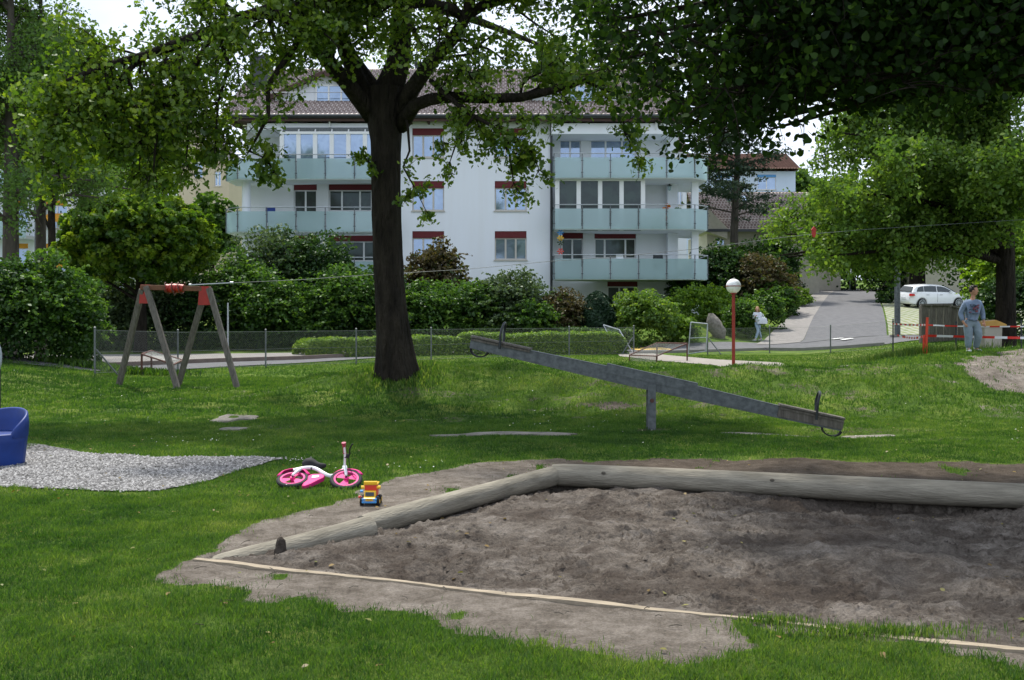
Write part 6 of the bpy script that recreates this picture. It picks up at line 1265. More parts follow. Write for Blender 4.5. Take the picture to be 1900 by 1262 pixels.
# ------------------------------------------------------------------ lamp and poles
x_, y_ = ray(1361, 681); y_ = max(y_, 30); x_ = px(1361, y_)
t = empty('globe_lamp', (x_, y_, H(x_, y_)), 'white globe lamp on a slender red post beside the pale path', 'street lamp'); k = y_ / F; zc = pz(531, y_) - t.location.z; rg = 13.6 * k
b = MB(); b.tube([(0, 0, -.1), (0, 0, zc - rg * 1.0)], 3.1 * k, 12); b.tube([(0, 0, zc - rg * 1.08), (0, 0, zc - rg * .93)], 5.5 * k, 12); b.build('pole', 'red_post', t, smooth=True)
b = MB(); b.lathe([(.001, zc - rg)] + [(rg * math.sin(a), zc - rg * math.cos(a)) for a in [math.pi * i / 18 for i in range(2, 18)]] + [(.001, zc + rg)], 28, cap=False); b.build('globe', 'lamp_globe', t, smooth='all')
b = MB(); b.lathe([(rg * 1.01, zc - .012), (rg * 1.05, zc - .012), (rg * 1.05, zc + .012), (rg * 1.01, zc + .012)], 28, cap=False); b.build('ring', 'red_post', t)
for X, d, hh, rr, mt, lb, nm in ((1665, 43.6, 6.2, .13, 'galvanised', 'thick grey street pole at the corner of the driveway, its top hidden in leaves', 'street_pole'), (67, 40.0, 7.0, .07, 'galvanised', 'slim grey street pole beside the two trunks at left', 'street_pole'), (423, 36.5, 2.05, .035, 'steel_pale', 'thin pale pole behind the right leg of the swing frame', 'thin_pole')):
    x = px(X, d); t = empty(nm, (x, d, H(x, d)), lb, 'pole'); b = MB(); b.tube([(0, 0, -.1), (0, 0, hh)], [rr, rr * .75], 12); b.build('shaft', mt, t, smooth=True)
    if nm == 'street_pole':
        b = MB(); b.tube([(0, 0, .0), (0, 0, .10)], rr * 2.4, 14); b.build('base', 'asphalt_pale', t)
        b = MB(); b.tube([(0, 0, hh - .02), (.5, 0, hh + .25), (1.1, 0, hh + .3)], .04, 8); b.build('arm', 'galvanised', t); b = MB(); b.cbox((1.3, 0, hh + .3), .6, .22, .1); b.build('lamp_head', 'galvanised', t, bevel=.02)
# ------------------------------------------------------------------ barrier tape, stake, thin posts
def tape(pts, wd, label, seed, seglen=.28):
    P_, _ = smooth_line(pts, [0] * len(pts), seglen); b = MB(); rr = random.Random(seed); tw = 0
    for i in range(len(P_) - 1):
        p, q = P_[i], P_[i + 1]; b.m = i % 2; a0 = math.sin(i * .35 + seed) * .5; a1 = math.sin((i + 1) * .35 + seed) * .5
        u0 = Vector((0, math.sin(a0), math.cos(a0))) * wd / 2; u1 = Vector((0, math.sin(a1), math.cos(a1))) * wd / 2; th = Vector((0, .002, 0))
        b.add([p - u0, q - u1, q + u1, p + u0, p - u0 + th, q - u1 + th, q + u1 + th, p + u0 + th], [(0, 1, 2, 3), (7, 6, 5, 4), (3, 2, 6, 7), (0, 4, 5, 1)])
    return tag(b.build('barrier_tape', None, mats=['tape_red', 'tape_white']), label, 'barrier tape', 'red and white barrier tapes')
dS = 25.0; dL = 30
tape([top3(1657, 601, dL), top3(1690, 603, 27.5), top3(1717, 603, dS)], .05, 'red and white tape, upper strip between the black post and the red stake', 1)
tape([top3(1665, 622, dL), top3(1680, 626, 29), top3(1700, 627, 26.5), top3(1717, 623, dS)], .055, 'red and white tape, sagging lower strip left of the red stake', 2)
tape([top3(1717, 603, dS), top3(1800, 606, dS), top3(1893, 606, dS), top3(1990, 607, dS)], .035, 'thin upper red and white tape running right from the red stake', 3, .22)
tape([top3(1717, 623, dS - .05), top3(1800, 625, dS - .05), top3(1893, 627, dS - .05), top3(1990, 628, dS)], .06, 'broad lower red and white tape running right from the red stake', 4)
zg = H(px(1715, dS), dS); b = MB(); b.beam((px(1713, dS), dS - .03, zg - .1), (px(1713.5, dS), dS - .02, pz(622, dS)), .05, .03, up=(0, 1, 0)); b.beam((px(1716, dS), dS - .06, zg), (px(1719, dS), dS - .05, pz(589, dS)), .055, .03, up=(0, 1, 0)); tag(b.build('stake', 'stake_red', bevel=.006), 'leaning orange-red wooden stake holding the tapes', 'stake')
for X, d, Yt, lb in ((1657, 30.0, 598, 'thin black metal post left of the grey street pole'), (1774, 25.15, 599, 'thin black metal post behind the boy'), (1895, 25.15, 596, 'thin black metal post at the right edge of the tape')):
    x = px(X, d); b = MB(); b.tube([(x, d, H(x, d) - .1), (x, d, pz(Yt, d))], .02, 6); b.tube([(x, d, pz(Yt, d)), (x, d, pz(Yt, d) + .03)], .03, 8); tag(b.build('metal_post', 'dark_metal'), lb, 'post', 'thin black posts holding the tape')
# ------------------------------------------------------------------ wooden bin, crate
d = 39.0; t = empty('compost_bin', (px(1780, d), d, H(px(1780, d), d)), 'weathered vertical-board wooden enclosure in front of the white car', 'wooden enclosure'); O = t.location.copy()
for X0, X1, Yt, dd in ((1711, 1764, 567, 0), (1764.5, 1852, 570, .25)):
    b = MB(); x0, x1 = px(X0, d + dd), px(X1, d + dd); z0, z1 = H(px(1780, d), d) - .3, pz(Yt, d); n = int((x1 - x0) / .125)
    for i in range(n): xx = x0 + (x1 - x0) * i / n; b.box(xx + .006 - O.x, xx + (x1 - x0) / n - .006 - O.x, d + dd - O.y + .012 * (i % 2), d + dd + .035 - O.y + .012 * (i % 2), z0 - O.z, z1 - O.z - .01 * ((i * 7) % 3))
    b.build('front_panel', 'wood_weathered', t)
    b = MB(); b.box(x0 - .04 - O.x, x1 - O.x + .0, d + dd - .06 - O.y, d + dd + .08 - O.y, z1 - O.z, z1 + .06 - O.z); b.box(x0 - .04 - O.x, x0 + .03 - O.x, d + dd - .04 - O.y, d + dd - .002 - O.y, z0 - O.z, z1 - O.z); b.build('rail', 'wood_weathered', t)
b = MB(); x0 = px(1711, d) - O.x
for i in range(2): b.box(x0, x0 + .035, .06 + i * .13, .175 + i * .13, -.3, pz(567, d) - O.z)
b.build('side_panel', 'wood_weathered', t)
d = 29.0; x = px(1843, d); t = empty('planter_box', (x, d, H(x, d)), 'cream box with a sloping orange lid standing left of the bare trunk', 'box'); zt = pz(606, d) - t.location.z
b = MB(); b.prism([(-.34, 0), (.27, 0), (.27, zt), (-.34, zt)], -.2, .2, lambda u, v, q: (u, q, v)); b.build('body', 'plaster_cream', t, bevel=.015); b = MB(); b.prism([(-.42, zt + .002), (.32, zt + .002), (.30, zt + .05), (-.05, zt + .19), (-.36, zt + .14)], -.26, .26, lambda u, v, q: (u, q, v)); b.build('lid', 'orange_lid', t, bevel=.012)
# ------------------------------------------------------------------ blue slide end and pale panel at the left edge
d = 10.9; cx = px(-22, d); t = empty('plastic_slide', (cx, d, H(cx, d)), 'dark blue moulded plastic slide exit on the gravel at the left edge', 'slide'); b = MB()
def ring_(z, sx, sy, n=36, a0=0, a1=2 * math.pi): return [(sx * math.cos(a0 + (a1 - a0) * i / n), sy * math.sin(a0 + (a1 - a0) * i / n), z) for i in range(n + 1)]
n = 36; rows = []
for (z, s_) in ((0, .365), (.1, .375), (.25, .39), (.335, .40), (.345, .37)): rows.append([(q[0] * s_ / .4, q[1] * s_ / .4, z) for q in ring_(z, .4, .33)])
vs = [v for r_ in rows for v in r_]; fs = []
for r_ in range(len(rows) - 1):
    for i in range(n): a = r_ * (n + 1) + i; fs.append((a, a + 1, a + n + 2, a + n + 1))
base_top = len(vs); vs.append((0, 0, .31)); a = (len(rows) - 1) * (n + 1); fs += [(a + i, a + i + 1, base_top) for i in range(n)]
b.add(vs, fs); b.build('base', 'blue_plastic', t, smooth='all')
b = MB(); vs = []; fs = []; m_ = 40
for i in range(m_ + 1):      # raised back wall, highest at the back, sweeping down to the right front
    a = -.55 + (math.pi + .55) * i / m_; hgt_ = .345 + .245 * max(0, math.sin(max(0, min(math.pi, (a + .55) * .93)))) ** .6
    for (s_, z) in ((1.0, .30), (1.02, .5 * (.30 + hgt_)), (.995, hgt_ - .012), (.955, hgt_), (.915, hgt_ - .015), (.90, .5 * (.30 + hgt_)), (.82, .32)): vs.append((.4 * s_ * math.cos(a), .33 * s_ * math.sin(a), z))
for i in range(m_):
    for j in range(6): q = i * 7 + j; fs.append((q, q + 1, q + 8, q + 7))
fs += [tuple(range(7)), tuple(m_ * 7 + j for j in range(7))[::-1]]; b.add(vs, fs); b.build('side_wall', 'blue_plastic', t, smooth='all')
d = 14; x = px(-13, d); t = empty('play_panel', (x, d, H(x, d)), 'pale rounded play equipment panel just entering at the left edge', 'play panel')
b = MB(); z0 = pz(697, d) - t.location.z; z1 = pz(630, d) - t.location.z; zc = (z0 + z1) / 2
b.prism([(.115 * math.cos(a), zc + (z1 - z0) / 2 * math.sin(a)) for a in [2 * math.pi * i / 24 for i in range(24)]], -.03, .03, lambda u, v, q: (u, q, v)); b.build('panel', 'grey_panel', t, bevel=.01)
b = MB(); b.tube([(.05, .05, -.1), (.05, .05, zc)], .03, 8); b.build('post', 'dark_metal', t)
# ------------------------------------------------------------------ balance bike
an = R(68); bx = px(541, 9.5); by = 9.42; t = empty('balance_bike', (bx, by, H(bx, by) + .0), 'pink and white child bike with black tyres lying on the grass', 'bicycle'); t.scale = (.9, .9, .9)
vn = Vector((0, -math.cos(an), math.sin(an))); vv = Vector((0, math.sin(an), math.cos(an))); vu = Vector((1, 0, 0))
def BP(u, v, n_=0): return vu * u + vv * (v + .0) + vn * n_ + Vector((0, 0, .02))
def wheel(c, R_, tilt, nm, seed):
    n2 = (vn + vu * tilt[0] + vv * tilt[1]).normalized(); a1 = n2.cross(Vector((0, 1, 0)) if abs(n2.y) < .9 else Vector((1, 0, 0))).normalized(); a2 = n2.cross(a1); cc = BP(*c); Q_ = lambda a, r_, h_: cc + (a1 * math.cos(a) + a2 * math.sin(a)) * r_ + n2 * h_
    b = MB(); n = 40; k = 10
    vs = [Q_(2 * math.pi * i / n, R_ - .021 + .024 * math.cos(2 * math.pi * j / k), .021 * math.sin(2 * math.pi * j / k)) for i in range(n) for j in range(k)]
    b.add(vs, [(i * k + j, i * k + (j + 1) % k, ((i + 1) % n) * k + (j + 1) % k, ((i + 1) % n) * k + j) for i in range(n) for j in range(k)]); w_ = empty_child('wheel', t)
    b.build('tyre', 'black_rubber', w_, smooth='all'); b = MB()
    for (r0_, r1_) in ((R_ - .056, R_ - .036),):
        for i in range(n):
            a, c_ = 2 * math.pi * i / n, 2 * math.pi * (i + 1) / n; b.add([Q_(a, r0_, .018), Q_(c_, r0_, .018), Q_(c_, r1_, .02), Q_(a, r1_, .02), Q_(a, r0_, -.018), Q_(c_, r0_, -.018), Q_(c_, r1_, -.02), Q_(a, r1_, -.02)], [(0, 1, 2, 3), (7, 6, 5, 4), (0, 4, 5, 1), (3, 2, 6, 7)])
    b.build('rim', 'pink_pale', w_, smooth=True); b = MB()
    for s_ in range(3):       # three broad spokes leaving oval holes
        a0 = s_ * 2.094 + seed
        for i in range(6):
            a, c_ = a0 + (i - 3) * .21, a0 + (i - 2) * .21; r0_ = .02; ra = R_ - .054; b.add([Q_(a * 1 + 0, r0_, .014), Q_(c_, r0_, .014), Q_(a0 + (i - 2) * .16, ra, .010), Q_(a0 + (i - 3) * .16, ra, .010)], [(0, 1, 2, 3)])
    b.tube([cc - n2 * .03, cc + n2 * .03], .026, 14); b.build('spokes', 'pink_plastic', w_); b = MB(); b.tube([cc - n2 * .045, cc + n2 * .045], .009, 8); b.build('axle', 'dark_metal', w_)
def empty_child(nm, par): o = bpy.data.objects.new(nm, None); COL.objects.link(o); o.parent = par; o.empty_display_size = .05; return o
wheel((0, .155), .165, (.0, .05), 'rear', .4); wheel((.555, .150), .165, (.06, -.10), 'front', 1.5)
def fender(cu, cv, R_, a0, a1, wd, nm):
    b = MB(); n = 16; vs = []; fs = []
    for i in range(n + 1):
        a = a0 + (a1 - a0) * i / n; tw = min(1, 4 * min(i, n - i) / n + .25)
        for (r_, h_) in ((R_ - .02, -wd * tw), (R_ + .01, -wd * .6 * tw), (R_ + .018, 0), (R_ + .01, wd * .6 * tw), (R_ - .02, wd * tw)): vs.append(BP(cu + math.cos(a) * r_, cv + math.sin(a) * r_, h_))
        for (r_, h_) in ((R_ - .026, wd * tw * .9), (R_ + .004, wd * .5 * tw), (R_ + .011, 0), (R_ + .004, -wd * .5 * tw), (R_ - .026, -wd * tw * .9)): vs.append(BP(cu + math.cos(a) * r_, cv + math.sin(a) * r_, h_))
    for i in range(n):
        for j in range(10): fs.append((i * 10 + j, i * 10 + (j + 1) % 10, (i + 1) * 10 + (j + 1) % 10, (i + 1) * 10 + j))
    fs += [tuple(range(10))[::-1], tuple(n * 10 + j for j in range(10))]; b.add(vs, fs); b.build('mudguard', 'pink_plastic', t, smooth='all')
fender(0, .155, .18, 2.75, .55, .04, 'r'); fender(.555, .15, .18, 2.5, .6, .035, 'f')
b = MB()      # moulded chain-guard / footrest
b.prism([(.15, .20), (.19, .235), (.28, .24), (.325, .215), (.32, .165), (.26, .10), (.21, .04), (.16, .0), (.12, -.005), (.13, .06), (.16, .12)], -.03, .02, lambda u, v, q: BP(u, v, q)); b.build('footrest', 'pink_plastic', t, bevel=.01)
b = MB(); b.prism([(.20, .15), (.27, .165), (.265, .20), (.20, .185)], .021, .025, lambda u, v, q: BP(u, v, q)); b.build('emblem', 'white_paint', t)
b = MB(); fr = smooth_line([BP(-.02, .30, .02), BP(.07, .345, .02), BP(.17, .355, .02), BP(.25, .30, .02), BP(.31, .24, .02), BP(.38, .205, .01), BP(.44, .25, 0), BP(.48, .325, 0), BP(.515, .36, 0)], [.022] * 9, .03)[0]; b.tube(fr, .021, 12); b.build('frame', 'white_paint', t, smooth=True)
for sg in (-1, 1): b = MB(); b.tube([BP(.06, .31, sg * .035), BP(.03, .24, sg * .045), BP(0, .155, sg * .05)], [.018, .016, .013], 8); b.build('rear_stay', 'white_paint', t, smooth=True)
for sg in (-1, 1): b = MB(); b.tube([BP(.505, .37, sg * .02), BP(.515, .33, sg * .042), BP(.545, .22, sg * .046), BP(.555, .15, sg * .05)], [.018, .018, .016, .014], 8); b.build('fork', 'white_paint', t, smooth=True)
b = MB(); b.tube([BP(.515, .34), BP(.500, .41)], .026, 12); b.build('head_tube', 'white_paint', t, smooth=True)
b = MB(); pts = [BP(.505, .40, -.16), BP(.50, .43, -.12), BP(.50, .43, -.05), BP(.50, .40, 0), BP(.505, .405, .06), BP(.512, .41, .14), BP(.508, .42, .235)]; b.tube(smooth_line(pts, [.013] * 7, .02)[0], .013, 10); b.build('handlebar', 'white_paint', t, smooth=True)
b = MB(); g0, g1 = BP(.509, .418, .16), BP(.504, .43, .28); b.tube([g0, g0.lerp(g1, .1), g0.lerp(g1, .8), g0.lerp(g1, .82), g1], [.02, .016, .018, .024, .024], 12); b.build('grip', 'grip_red', t, smooth=True)
b = MB(); g0, g1 = BP(.505, .40, -.10), BP(.505, .40, -.17); b.tube([g0, g1], [.018, .022], 12); b.build('grip', 'grip_red', t, smooth=True)
b = MB(); b.cbox(BP(.53, .415, .13), .05, .03, .04); lv = smooth_line([BP(.54, .42, .10), BP(.56, .42, .16), BP(.562, .43, .20), BP(.585, .44, .25), BP(.60, .44, .26)], [.009] * 5, .02)[0]; b.tube(lv, .009, 6); b.build('brake_lever', 'black_rubber', t, bevel=.003)
b = MB(); b.tube(smooth_line([BP(.545, .41, .11), BP(.555, .40, .05), BP(.56, .37, .0), BP(.57, .33, -.02)], [.004] * 4, .02)[0], .004, 5); b.build('brake_cable', 'black_rubber', t)
b = MB(); b.tube([BP(.055 + .25 * i / 12, .415 + .02 * math.sin(i * .5), .02 - .000 * i) for i in range(13)], [.03, .05, .062, .066, .066, .06, .052, .044, .038, .033, .03, .027, .015], 14, sy=1.0); b.v = [tuple(Vector(v)) for v in b.v]; b.tube([BP(.17, .38, .02), BP(.165, .335, .02)], .016, 8); b.build('saddle', 'black_rubber', t, smooth=True)
# ------------------------------------------------------------------ toy truck
dt = 8.62; t = empty('toy_truck', (px(687, dt), dt + .02, H(px(687, dt), dt) + .002), 'yellow, red and blue plastic toy tipper truck on the bare soil by the log', 'toy truck')
K = MB
b = K(); b.box(-.058, .058, -.06, .13, .035, .062); b.build('chassis', 'toy_blue', t, bevel=.004)
b = K(); b.box(-.058, .058, -.085, -.058, .026, .07); b.box(-.062, .062, -.092, -.082, .03, .044); b.box(-.062, -.03, -.09, -.06, .05, .066); b.box(.03, .062, -.09, -.06, .05, .066); b.build('bumper', 'toy_blue', t, bevel=.003)
b = K(); b.prism([(-.088, .045), (-.088, .070), (-.055, .078), (-.045, .122), (.0, .122), (.0, .045)], -.048, .048, lambda u, v, q: (q, u, v)); cb = b.build('cab', 'toy_yellow', t, bevel=.005)
b = K(); b.prism([(-.056, .084), (-.0475, .114), (-.052, .114), (-.0605, .084)], -.036, .036, lambda u, v, q: (q, u, v)); b.build('windscreen', 'car_glass', cb)
b = K()
for i in range(3): b.box(-.022, .022, -.094, -.087, .046 + i * .008, .051 + i * .008)
b.build('grille', 'orange_lid', cb)
b = K(); b.box(-.052, .052, .006, .13, .07, .165); bd_ = b.build('tipper', 'toy_red', t, bevel=.006)
b = K(); b.box(-.056, .056, -.012, .02, .178, .198); b.box(-.058, .058, .0, .135, .166, .176); b.build('rim', 'toy_yellow', bd_, bevel=.003)
for sx in (-1, 1): b = K(); b.tube([(sx * .05, .02, .145), (sx * .082, .02, .145)], .014, 12); b.build('hinge', 'toy_yellow', bd_)
b = K(); b.tube([(-.06, -.02, .118 - .1 + .1), (-.084, -.02, .118)], .012, 10); b.build('lever', 'toy_blue', t); b = K(); b.tube([(-.06, 0, .062), (-.088, -.01, .066)], .005, 8); b.lathe([(.001, -.012), (.01, -.008), (.013, 0), (.01, .008), (.001, .012)], 12, mat=Matrix.Translation((-.09, -.01, .068)), cap=False); b.build('knob', 'toy_red', t)
for sx in (-1, 1):
    for yy_ in (-.04, .09):
        w_ = empty_child('wheel', t); b = K(); b.tube([(sx * .052, yy_, .036), (sx * .056, yy_, .036), (sx * .078, yy_, .036), (sx * .082, yy_, .036)], [.032, .037, .037, .032], 20); b.build('tyre', 'black_rubber', w_, smooth=True); b = K(); b.tube([(sx * .08, yy_, .036), (sx * .085, yy_, .036)], .017, 12); b.build('hub', 'toy_yellow', w_)
# ------------------------------------------------------------------ cars
def car(loc, yaw, paint, label, L_=4.25, sc=1.0, suv=False):
    t = empty('parked_car', loc, label, 'car'); t.rotation_euler = (0, 0, yaw)
    x, y = loc[0], loc[1]; c, s_ = math.cos(yaw), math.sin(yaw); gx = (H(x + c, y + s_) - H(x - c, y - s_)) / 2; gy = (H(x - s_, y + c) - H(x + s_, y - c)) / 2
    t.rotation_euler = (Matrix.Rotation(yaw, 3, 'Z') @ Matrix.Rotation(math.atan(gy), 3, 'X') @ Matrix.Rotation(-math.atan(gx), 3, 'Y')).to_euler()
    up = .12 if suv else 0
    lo = [(-2.12, .36), (-2.1, .25), (-1.7, .2), (1.75, .2), (2.08, .26), (2.13, .42)]
    top_ = [(-2.12, .5), (-2.10, .82), (-2.03, .95), (-1.98, 1.02), (-1.2, .99), (.0, .95), (1.0, .93), (1.55, .86), (1.95, .73), (2.10, .6), (2.13, .42)]
    rf_ = [(-2.0, 1.0), (-1.86, 1.25), (-1.70, 1.405), (-1.2, 1.455), (-.5, 1.475), (.1, 1.44), (.45, 1.34), (.8, 1.16), (1.12, .965)]
    n = 60; xs_ = np.linspace(-2.12, 2.13, n); zt = np.interp(xs_, *zip(*top_)) + up; zl = np.interp(xs_, *zip(*lo)); wd = .89 * np.clip(1 - (np.abs(xs_) / 2.16) ** 9 * .35 - .05 * (np.abs(xs_) / 2.1) ** 2, 0, 1)
    wa = [(-1.33, .36), (1.30, .36)]
    sec = lambda i: [(0, zl[i]), (wd[i] * .82, zl[i]), (wd[i] * .97, max(zl[i] + .06, arch(xs_[i], zl[i]))), (wd[i], max(.45, arch(xs_[i], zl[i]) + .02)), (wd[i] * 1.0, max((zt[i] + .45) / 2, arch(xs_[i], 0) + .04)), (wd[i] * .965, zt[i] - .03), (wd[i] * .90, zt[i]), (0, zt[i] + .035)]
    def arch(xx, z_):
        for cx_, r_ in wa:
            q = r_ * r_ - (xx - cx_) ** 2
            if q > 0: return .31 + math.sqrt(q)
        return z_
    b = MB(); vs = []; fs = []
    for i in range(n):
        S_ = sec(i); row = [(xs_[i], y_, z_) for y_, z_ in S_] + [(xs_[i], -y_, z_) for y_, z_ in S_[-2:0:-1]]; vs += row
    k = 14
    for i in range(n - 1):
        for j in range(k): fs.append((i * k + j, i * k + (j + 1) % k, (i + 1) * k + (j + 1) % k, (i + 1) * k + j))
    fs += [tuple(range(k))[::-1], tuple((n - 1) * k + j for j in range(k))]; b.add(vs, fs); body = b.build('body', paint, t, smooth=True)
    # greenhouse
    b = MB(); vs = []; fs = []; m_ = 40; xr = np.linspace(-2.0, 1.12, m_); zr = np.interp(xr, *zip(*rf_)) + up; zbelt = np.interp(xr, *zip(*top_)) + up - .02
    def hw(xx, z_): return .83 - .32 * max(0, z_ - .95 - up) * 1.0 - .04 * max(0, xx)
    for i in range(m_):
        z1 = max(zr[i], zbelt[i] + .005); row = [(xr[i], hw(xr[i], zbelt[i]), zbelt[i]), (xr[i], hw(xr[i], z1) + .0, z1 - .05 * min(1, (z1 - zbelt[i]) * 6)), (xr[i], hw(xr[i], z1) - .10, z1), (xr[i], 0, z1 + .02)]
        vs += row + [(q[0], -q[1], q[2]) for q in row[2::-1]]
    for i in range(m_ - 1):
        for j in range(6): fs.append((i * 7 + j, i * 7 + j + 1, (i + 1) * 7 + j + 1, (i + 1) * 7 + j))
    b.add(vs, fs); b.build('roof', paint, t, smooth=True)
    for sg in (-1, 1):
        for poly in ([(-1.72, 1.05), (-1.58, 1.30), (-1.36, 1.375), (-1.2, 1.39), (-1.2, 1.045)], [(-1.16, 1.045), (-1.16, 1.39), (-.6, 1.40), (-.28, 1.385), (-.28, 1.02)], [(-.22, 1.02), (-.22, 1.385), (.1, 1.36), (.42, 1.27), (.72, 1.12), (.90, .99)]):
            b = MB(); P2 = [(u, sg * (hw(u, v + up) + .008 if False else hw(u, v + up) + .006), v + up) for u, v in poly]; P3 = [(p_[0], p_[1] + sg * .006, p_[2]) for p_ in P2]; m2 = len(P2)
            b.add(P2 + P3, [tuple(range(m2)), tuple(range(m2, 2 * m2))[::-1]] + [(i, (i + 1) % m2, m2 + (i + 1) % m2, m2 + i) for i in range(m2)]); b.build('side_window', 'car_glass', t)
        b = MB(); b.cbox((.68, sg * .95, 1.0 + up), .14, .2, .12); b.build('mirror', paint, t, bevel=.03)
        b = MB(); b.prism([(1.62, .72), (2.02, .60), (2.05, .66), (1.72, .80)], sg * .80, sg * .885, lambda u, v, q: (u, q, v + up)); b.build('headlight', 'car_glass', t)
        b = MB(); b.prism([(-2.13, .78), (-2.10, .92), (-1.90, .90), (-1.84, .80)], sg * .60, sg * .875, lambda u, v, q: (u, q, v + up)); b.build('tail_light', 'light_red', t)
        for xx in (-.25, ): b = MB(); b.box(xx - .004, xx + .004, sg * .893 - .004, sg * .893 + .004, .35 + up, .95 + up); b.box(-1.05, -.85, sg * .895 - .01, sg * .895 + .01, .83 + up, .85 + up); b.box(-.1, .1, sg * .895 - .01, sg * .895 + .01, .82 + up, .84 + up); b.build('door_seam', 'dark_metal', body)
        b = MB(); b.box(-.92, .92, sg * .875 - .02, sg * .875 + .02, .2, .27); b.build('sill', 'dark_metal', body)
        for cx_ in (-1.33, 1.30):
            w_ = empty_child('wheel', t); b = MB(); y0 = sg * .66; y1 = sg * .885
            b.tube([(cx_, y0, .315), (cx_, y1 - sg * .02, .315), (cx_, y1, .315)], [.315, .315, .295], 28); b.build('tyre', 'black_rubber', w_, smooth=True)
            b = MB(); b.tube([(cx_, y1 + sg * .001, .315), (cx_, y1 + sg * .004, .315)], .225, 28); b.build('disc', 'dark_metal', w_)
            b = MB(); n2 = 28
            for i in range(n2): a, c_ = 2 * math.pi * i / n2, 2 * math.pi * (i + 1) / n2; b.add([(cx_ + math.cos(q) * r_, y1 + sg * .012, .315 + math.sin(q) * r_) for q, r_ in ((a, .205), (c_, .205), (c_, .235), (a, .235))], [(0, 1, 2, 3)])
            for i in range(10): a = 2 * math.pi * i / 10; b.beam((cx_ + math.cos(a) * .04, y1 + sg * .012, .315 + math.sin(a) * .04), (cx_ + math.cos(a + .08) * .21, y1 + sg * .012, .315 + math.sin(a + .08) * .21), .028, .012, up=(0, 1, 0))
            b.tube([(cx_, y1, .315), (cx_, y1 + sg * .02, .315)], .05, 12); b.build('rim', 'steel_pale', w_)
            b = MB(); b.box(cx_ - .36, cx_ + .36, min(sg * .35, sg * .64), max(sg * .35, sg * .64), .25, .62); b.build('wheel_housing', 'dark_metal', body)
    for (u0, z0, u1, z1, nm) in ((.46, 1.35, 1.10, 1.0, 'windscreen'), (-2.02, 1.03, -1.80, 1.33, 'rear_window')):
        b = MB(); w0, w1 = (.58, .68) if nm == 'windscreen' else (.66, .56); e_ = .02 if nm == 'windscreen' else -.02
        b.add([(u0 + e_, -w0, z0 + up + .03), (u0 + e_, w0, z0 + up + .03), (u1 + e_, w1, z1 + up + .03), (u1 + e_, -w1, z1 + up + .03), (u0, -w0, z0 + up), (u0, w0, z0 + up), (u1, w1, z1 + up), (u1, -w1, z1 + up)], [(0, 1, 2, 3), (4, 7, 6, 5), (0, 4, 5, 1), (1, 5, 6, 2), (2, 6, 7, 3), (3, 7, 4, 0)]); b.build(nm, 'car_glass', t)
    b = MB(); b.box(-2.15, -2.125, -.26, .26, .55 + up, .66 + up); b.build('number_plate', 'white_paint', t)
    return t
dcar = 67.0; xc = px(1730, dcar); car((xc, dcar, H(xc, dcar) + .05), R(12), 'car_white', 'white hatchback parked on the grass pavers right of the driveway')
d = 88; xc = px(1490, d); car((xc, d, pz(520, d)), R(82), 'car_dark', 'black car parked tail first in the shade left of the driveway top')
d = 92; xc = px(1742, d); c_ = car((xc, d, pz(523, d)), R(200), 'car_grey', 'grey car parked behind the white hatchback, partly hidden by leaves', suv=True)
d = 74; xc = px(1655, d); b = MB(); b.cbox((xc, d, H(xc, d) + .35), 2.2, 1.0, .7); 
b.v = [(v[0], v[1], v[2]) for v in b.v]
shrub('heather_shrub', 1655, 0, 71, 2.4, .9, 'leaf_dark', .16, 3500, 900, 'low dark planting left of the white car')
# sign and stones at the top of the driveway
d = 90; x = px(1577, d); t = empty('street_sign', (x, d, H(x, d)), 'small white blank sign board on a post at the top of the driveway', 'sign'); b = MB(); b.tube([(0, 0, 0), (0, 0, 2.0)], .04, 6); b.build('post', 'galvanised', t); b = MB(); b.box(-.35, .35, -.06, -.045, 1.5, 2.0); b.build('board', 'white_paint', t)
# ------------------------------------------------------------------ people
def skinned(name, nodes, edges, root, mat, parent, sub=2, extra=None, mats=None):
    bm = bmesh.new(); L_ = bm.verts.layers.skin.verify(); V = {}
    for k, (p, r_) in nodes.items():
        v = bm.verts.new(p); V[k] = v; v[L_].radius = (r_, r_) if not hasattr(r_, '__len__') else r_; v[L_].use_root = (k == root)
    for a, c in edges: bm.edges.new((V[a], V[c]))
    me = bpy.data.meshes.new(name + '_s'); bm.to_mesh(me); bm.free(); o = bpy.data.objects.new(name + '_s', me); COL.objects.link(o)
    sk = o.modifiers.new('s', 'SKIN'); sk.use_smooth_shade = True; sb = o.modifiers.new('u', 'SUBSURF'); sb.levels = sub; sb.render_levels = sub
    bpy.context.view_layer.update(); dg = bpy.context.evaluated_depsgraph_get(); me2 = bpy.data.meshes.new_from_object(o.evaluated_get(dg), depsgraph=dg); bpy.data.objects.remove(o)
    bm = bmesh.new(); bm.from_mesh(me2)
    for f in bm.faces: f.material_index = 0; f.smooth = True
    if extra:
        base = MB(); extra(base); vs = [bm.verts.new(v) for v in base.v]
        for f, mi in zip(base.f, base.mi):
            try: ff = bm.faces.new([vs[i] for i in f]); ff.material_index = mi; ff.smooth = True
            except ValueError: pass
    bm.to_mesh(me2); bm.free(); me2.materials.clear()
    for mm in (mats or [mat]): me2.materials.append(M[mm])
    me2.name = name; o = bpy.data.objects.new(name, me2); COL.objects.link(o); o.parent = parent; return o
